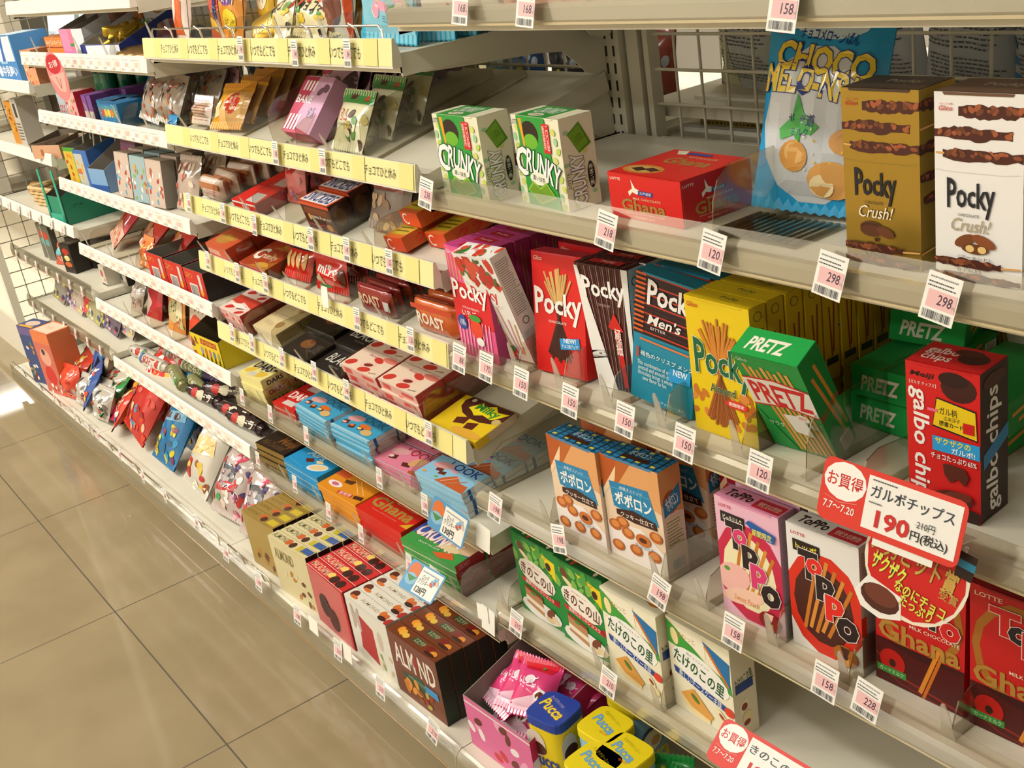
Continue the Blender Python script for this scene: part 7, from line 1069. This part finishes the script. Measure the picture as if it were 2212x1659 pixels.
for px, py, pr, tl, wh in ((1081, 1094, '198', 8, '198 at the left end of the fourth near rail'), (1212, 1158, '198', -14, '198 under the left plaid box'), (1440, 1277, '198', 14, '198 right of the plaid boxes'), (1596, 1360, '158', 4, '158 under the pink letter box'), (1795, 1467, '158', 4, '158 under the white letter box'), (1888, 1508, '228', 8, '228 at the right of the fourth rail')): ptag(px, py, pr, 's4', 'white price tag reading ' + wh, tilt=tl)
for px, py, pr, wh in ((1126, 1344, '210', '210 left of the green cake boxes'), (1326, 1470, '210', '210 under the cream cheesecake box')): ptag(px, py, pr, 's5', 'white price tag reading ' + wh, tilt=8)
ptag(948, 1578, '210', 'sb', 'white price tag beside the pink display box', tilt=16)
for i, (px, py, pr) in enumerate(((830, 1481, '210'), (738, 1400, '210'), (650, 1325, '198'), (566, 1253, '198'), (495, 1190, '198'), (428, 1130, '188'), (360, 1072, '188'), (312, 1030, '168'), (262, 983, '168'), (215, 942, '128'), (165, 898, '128'), (120, 858, '98'))): ptag(px, py, pr, 'B2' if i < 7 else 'B1', 'price tag on the long base rail, ' + ORD[i] + ' from the right', tilt=0, big=i < 5)
for k, L in (('Y0', ((525, 110, '84'), (642, 120, '84'), (756, 121, '84'))), ('Y1', ((600, 335, '88'), (702, 353, '105'))), ('Y2', ((412, 441, '105'), (486, 464, '84'), (554, 490, '105'), (676, 520, '105'), (754, 543, '147'), (846, 570, '125'))), ('Y3', ((453, 566, '84'), (517, 592, '105'), (578, 615, '105'), (776, 693, '137'), (892, 737, '126'))), ('Y4', ((505, 721, '88'), (548, 744, '88'), (613, 775, '98'), (683, 806, '105'), (753, 846, '148'), (931, 939, '120')))):
    for i, (px, py, pr) in enumerate(L): ptag(px, py, pr, k, 'small price tag on the ' + {'Y0': 'topmost', 'Y1': 'second', 'Y2': 'third', 'Y3': 'fourth', 'Y4': 'fifth'}[k] + ' yellow rail, ' + ORD[i] + ' from the left', big=False)
for k, L in (('Y5', ((527, 860), (588, 897), (666, 944), (824, 1036), (922, 1093))), ('Y6', ((561, 996), (641, 1048), (714, 1108), (784, 1156), (888, 1221)))):
    for i, (px, py) in enumerate(L): ptag(px, py, ['98', '105', '98', '105', '130'][i], k, 'small price tag on the ' + ('upper' if k == 'Y5' else 'lower') + ' clear rail of the middle bay, ' + ORD[i] + ' from the left', big=False)
FT = []
for i, (c, c2) in enumerate((('efe8dc', 'e8cfc0'), ('ece4d8', 'ead8c8'), ('f0eae0', 'dcd6d0'), ('ebe2d4', 'ecc8bc'))):
    b = B(); b.art(lambda u, v, o: ((u - .5) * .052, -o - .0002, v * .026), .052, .026, [('r', 0, 0, 1, 1, c), ('r', .3, .3, .95, .7, c2), ('tx', .1, .75, .9, .95, 1, 'c8beb0'), ('bar', .1, .05, .5, .25, 'c8beb4'), ('t', ['98', '105', '84', '128'][i], .55, .35, .85, .65, 'd8a898')]); FT.append(b.mesh('price_tag'))
for k, z in (('W1', 1.0585), ('W2', .918), ('W3', .7465), ('W4', .573), ('W5', .420), ('W6', .252)):
    for i in range(15):
        x = BX[1] + .05 + .056 * i; o = link('price_tag', FT[(i * 7 + int(k[1]) * 3) % 4], None, T((x, .7398, z + .0005)) @ RX(-11))
        tag(o, 'faint price tag in the white rail of the ' + {'W1': 'second', 'W2': 'third', 'W3': 'fourth', 'W4': 'fifth', 'W5': 'sixth', 'W6': 'seventh'}[k] + ' shelf, far bay', 'price tag', 'faint tags on rail ' + k[1])
for k, z in (('V3', .613), ('V4', .439), ('V5', .2665)):
    for i in range(7):
        x = BX[0] + .09 + .115 * i; o = link('price_tag', tagmesh('98', False), None, T((x, .7378, z + .030)) @ RX(-9)); o.scale = (.9, 1, .8)
        tag(o, 'tiny price tag on the ' + {'V3': 'third', 'V4': 'fourth', 'V5': 'fifth'}[k] + ' rail of the farthest bay', 'price tag', 'tiny tags on far rail ' + k[1])
# blank white cards
def blank(px, py, key, w, h, lb, tilt=0):
    yf = .635 if key in ('sb', 'B2') else .75; P = on_plane(px, py, (0, yf - .012, 0), (0, 1, 0)); b = B(); b.box(-w / 2, -.0006, -h / 2, w / 2, 0, h / 2, 'eeebe0'); o = b.obj('blank_card'); o.matrix_world = T((P[0], yf - .0145, P[2])) @ RY(tilt) @ RX(-8); tag(o, lb, 'card', 'blank white cards')
blank(1047, 1160, 'Y5', .034, .040, 'blank white card at the right end of the upper clear rail', 6); blank(1058, 1338, 'Y6', .034, .042, 'blank white card at the right end of the lower clear rail', 4); blank(1046, 1322, 'Y6', .030, .026, 'small blank card tucked behind the one on the lower clear rail', -6)
blank(680, 1350, 'B2', .036, .03, 'blank white card on the base rail, left one'); blank(752, 1408, 'B2', .036, .032, 'blank white card on the base rail, right one'); blank(705, 640, 'Y3', .022, .034, 'blank white slip in the fourth yellow rail'); blank(942, 1243, 'Y6', .03, .03, 'blank white card hanging right of the blue edged price card', 10)
# blue edged price cards
def pop(px, py, yy, key, W, Hh, its, lb, rot, name='price_card', stem=True):
    P = on_plane(px, py, (0, yy, 0), (0, 1, 0)); b = B(); fm = lambda u, v, o: ((u - .5) * W, -o - .0006, (v - .5) * Hh)
    its2 = its; n = 8; r = .06 * 1.0; pl = []
    for cx, cy, a0 in ((1 - r, 1 - r * W / Hh, 0), (r, 1 - r * W / Hh, 90), (r, r * W / Hh, 180), (1 - r, r * W / Hh, 270)):
        for k in range(4): a = math.radians(a0 + 30 * k); pl.append((cx + r * math.cos(a), cy + r * W / Hh * math.sin(a)))
    b.prism(pl, lambda u, v, t: ((u - .5) * W, t, (v - .5) * Hh), -.0006, .0, its[0][-1]); b.art(fm, W, Hh, its[1:])
    o = b.obj(name); o.matrix_world = T(P) @ rot; tag(o, lb, 'price card'); return o
pc1 = lambda p: [('bg', '5a9ac8'), ('r', .36, .06, .96, .94, 'efece4'), ('e', .2, .68, .16, .28, 'd8743a'), ('e', .2, .4, .16, .2, '8ab8d0'), ('p', [(.06, .5), (.2, .3), (.34, .5)], '4a8a4a'), ('tx', .4, .76, .9, .88, 1, '8a9aa8'), ('t', 'ロッテ\nクランキー', .4, .4, .7, .72, '4a4a4a', {'b': .01}), ('t', p, .42, .1, .72, .34, '2a2a2a', {'b': .04}), ('nuts', .72, .35, .92, .8, 8, .06, ['7ab0d8', 'c8604a', 'd8c8b8'])]
o = pop(968, 1128, .712, 'Y5', .074, .052, pc1('130円'), 'blue edged price card reading 130 with a small palm tree', RZ(10) @ RY(18) @ RX(-14))
o = pop(912, 1256, .70, 'Y6', .07, .05, pc1('128円'), 'blue edged price card tilted flat, reading 128', RZ(14) @ RY(14) @ RX(-48))
def clipof(o, w=.03, h=.04):
    b = B(); b.box(-.004, .0005, -.02, .004, .03, -.016, 'e8e4d8/c'); b.obj('clip', o)
clipof(bpy.data.objects['price_card']); clipof(bpy.data.objects['price_card.001'])
red = [('bg', 'd8392c'), ('r', .33, .1, .97, .92, 'efebe4'), ('e', .17, .68, .155, .30, 'f2eee8'), ('t', 'お買得', .04, .57, .30, .80, 'c8302a', {'b': .03}), ('t', '7.7～7.20', .04, .2, .27, .32, 'f2e8e0', {'b': .02}), ('l', [(.04, .4), (.15, .34), (.28, .4)], .4, 'e8a098'), ('tx', .36, .84, .55, .9, 1, '5a5a5a'), ('t', 'ガルボチップス', .36, .60, .93, .80, '3a3f48', {'b': .02}), ('t', '190', .42, .16, .66, .44, 'c82c28', {'b': .06}), ('t', '円(税込)', .67, .16, .92, .34, '2a2a30', {'b': .03}), ('t', '210円', .70, .38, .82, .5, '3a3a40'), ('l', [(.69, .43), (.83, .45)], .3, '3a3a40'), ('tx', .36, .5, .46, .56, 1, '6a6a6a')]
o = pop(1921, 1101, .70, 's3', .132, .057, red, 'red and white bargain card reading 190 yen', RZ(6) @ RY(4) @ RX(-16))
b = B(); b.box(-.01, .0005, -.035, .045, .0015, .02, 'ece8de'); b.box(.035, .0015, -.012, .06, .04, -.011, 'ece8de'); b.obj('clip', o)
# round award card under it
P = on_plane(1975, 1238, (0, .705, 0), (0, 1, 0)); b = B(); W = .098; Hh = .115
fm = lambda u, v, o: ((u - .5) * W, -o - .0006, (v - .5) * Hh)
b.prism(ell(.5, .55, .5, .46, 0, 28) , lambda u, v, t: ((u - .5) * W, t, (v - .5) * Hh), -.0006, 0, 'e8dcc8')
b.art(fm, W, Hh, [('e', .5, .55, .475, .435, 'c8201c'), ('p', [(.0, .12), (.1, .3), (.45, .26), (.5, .08), (.3, .0), (.1, .02)], 'e8e4dc'), ('e', .26, .16, .2, .11, '4a2018'), ('e', .26, .19, .17, .08, '6a3424'), ('t', 'galbo chips', .3, .84, .9, .95, 'efe0d4', {'b': .03, 'rot': -4}), ('t', 'ガルボチップス', .45, .78, .85, .82, 'e8c0a8', {'rot': -4}), ('t', '第27回', .06, .72, .34, .80, 'b8904a', {'b': .03}), ('t', '優秀ヒット賞', .05, .50, .90, .70, 'c8a050', {'b': .05, 'rot': -4, 'o': ('3a1a10', .03)}), ('t', '受賞', .76, .42, .94, .50, 'b8904a', {'b': .03}),
  ('t', 'ザクザク', .1, .36, .44, .52, 'e0dc4a', {'b': .06, 'rot': -8, 'o': ('2a6a6a', .03)}), ('t', 'なのにチョコ\nたっぷり', .36, .20, .86, .38, 'dcd84a', {'b': .05, 'rot': -4, 'o': ('2a6a5a', .03)}), ('r', .84, .66, 1.0, .86, '2a1614'), ('r', .84, .74, 1.0, .80, '2a8ab0')])
o = b.obj('award_card'); o.matrix_world = T(P) @ RZ(4) @ RX(-10) @ RY(10); tag(o, 'round red award card with gold Japanese lettering hanging under the bargain card', 'promotion card')
o = pop(1640, 1650, .70, 's5', .118, .05, red[:6] + [('t', 'きのこの山', .36, .6, .9, .8, '3a3f48', {'b': .02}), ('t', '198', .42, .16, .66, .44, 'c82c28', {'b': .06})], 'red and white bargain card cut by the bottom edge', RZ(6) @ RY(6) @ RX(-50))
# pink hanging tag on a string
P = on_plane(125, 165, (0, .70, 0), (0, 1, 0)); b = B(); W = .05; Hh = .105
b.prism(ell(.5, .5, .5, .5, 0, 24), lambda u, v, t: ((u - .5) * W, t, (v - .5) * Hh), -.0006, 0, 'e08a88'); b.art(lambda u, v, o: ((u - .5) * W, -o - .0006, (v - .5) * Hh), W, Hh, [('e', .5, .75, .4, .2, 'c82a34'), ('p', [(.05, .55), (.95, .55), (.7, .15), (.4, .2)], 'e0b0a4'), ('t', 'お得', .25, .68, .75, .82, 'efe0d8', {'b': .02}), ('l', [(.4, .5), (.5, .25), (.6, .45)], 1.2, 'b8283a')])
o = b.obj('hanging_tag'); o.matrix_world = T(P) @ RZ(30) @ RY(-6); tag(o, 'pink and red oval tag hanging from a rail in the far bay', 'hanging tag')
b = B(); b.tube([(0, 0, Hh / 2), (.006, .012, Hh / 2 + .02), (0, .03, Hh / 2 + .03)], .0006, 'b8b0a0', 4); b.obj('string', o)
# dividers
for key, L in (('s2', ((-.792, 1),)), ('s3', ((-1.155, 0), (-1.065, 0), (-.975, 0), (-.885, 0), (-.772, 0), (-.693, 1), (-.625, 0))), ('s4', ((-1.285, 1), (-1.14, 0), (-.925, 0), (-.85, 0), (-.745, 0), (-.648, 0), (-.53, 0))), ('s5', ((-1.29, 0), (-1.07, 0), (-.955, 0))), ('Y1', ((-2.10, 0), (-1.93, 1), (-1.76, 1), (-1.665, 0), (-1.54, 0), (-1.46, 1))), ('Y2', ((-2.075, 0), (-1.90, 0), (-1.77, 0), (-1.625, 0), (-1.475, 0))), ('Y3', ((-2.17, 0), (-2.04, 0), (-1.90, 0), (-1.79, 0), (-1.65, 0), (-1.48, 0))), ('Y4', ((-2.20, 0), (-2.09, 0), (-1.965, 0), (-1.82, 0), (-1.69, 0), (-1.555, 0), (-1.43, 0))), ('Y5', ((-2.195, 0), (-2.075, 0), (-1.945, 0), (-1.79, 0), (-1.645, 0), (-1.525, 0))), ('Y6', ((-2.19, 0), (-2.06, 0), (-1.91, 0), (-1.752, 0), (-1.594, 0), (-1.43, 0))), ('Y0', ((-2.17, 0), (-1.84, 0), (-1.63, 0), (-1.49, 0))),
               ('W1', ((-2.98, 0), (-2.64, 0), (-2.46, 0))), ('W2', ((-2.99, 1), (-2.70, 0), (-2.50, 0), (-2.33, 0))), ('W4', ((-2.86, 0), (-2.70, 0), (-3.05, 0))), ('W5', ((-2.72, 0), (-2.57, 0), (-2.86, 0)))):
    for i, (x, bg_) in enumerate(L):
        divider(key, x, 'clear plastic divider, ' + ORD[i] + ' from the left, on the ' + {'s': 'nearest bay ', 'Y': 'middle bay ', 'W': 'far bay '}[key[0]] + 'shelf ' + {'0': 'at the top', '1': 'second from the top', '2': 'third from the top', '3': 'fourth from the top', '4': 'fifth from the top', '5': 'sixth from the top', '6': 'seventh from the top'}[key[1]], bool(bg_), 1.0, .012 if bg_ else .006)
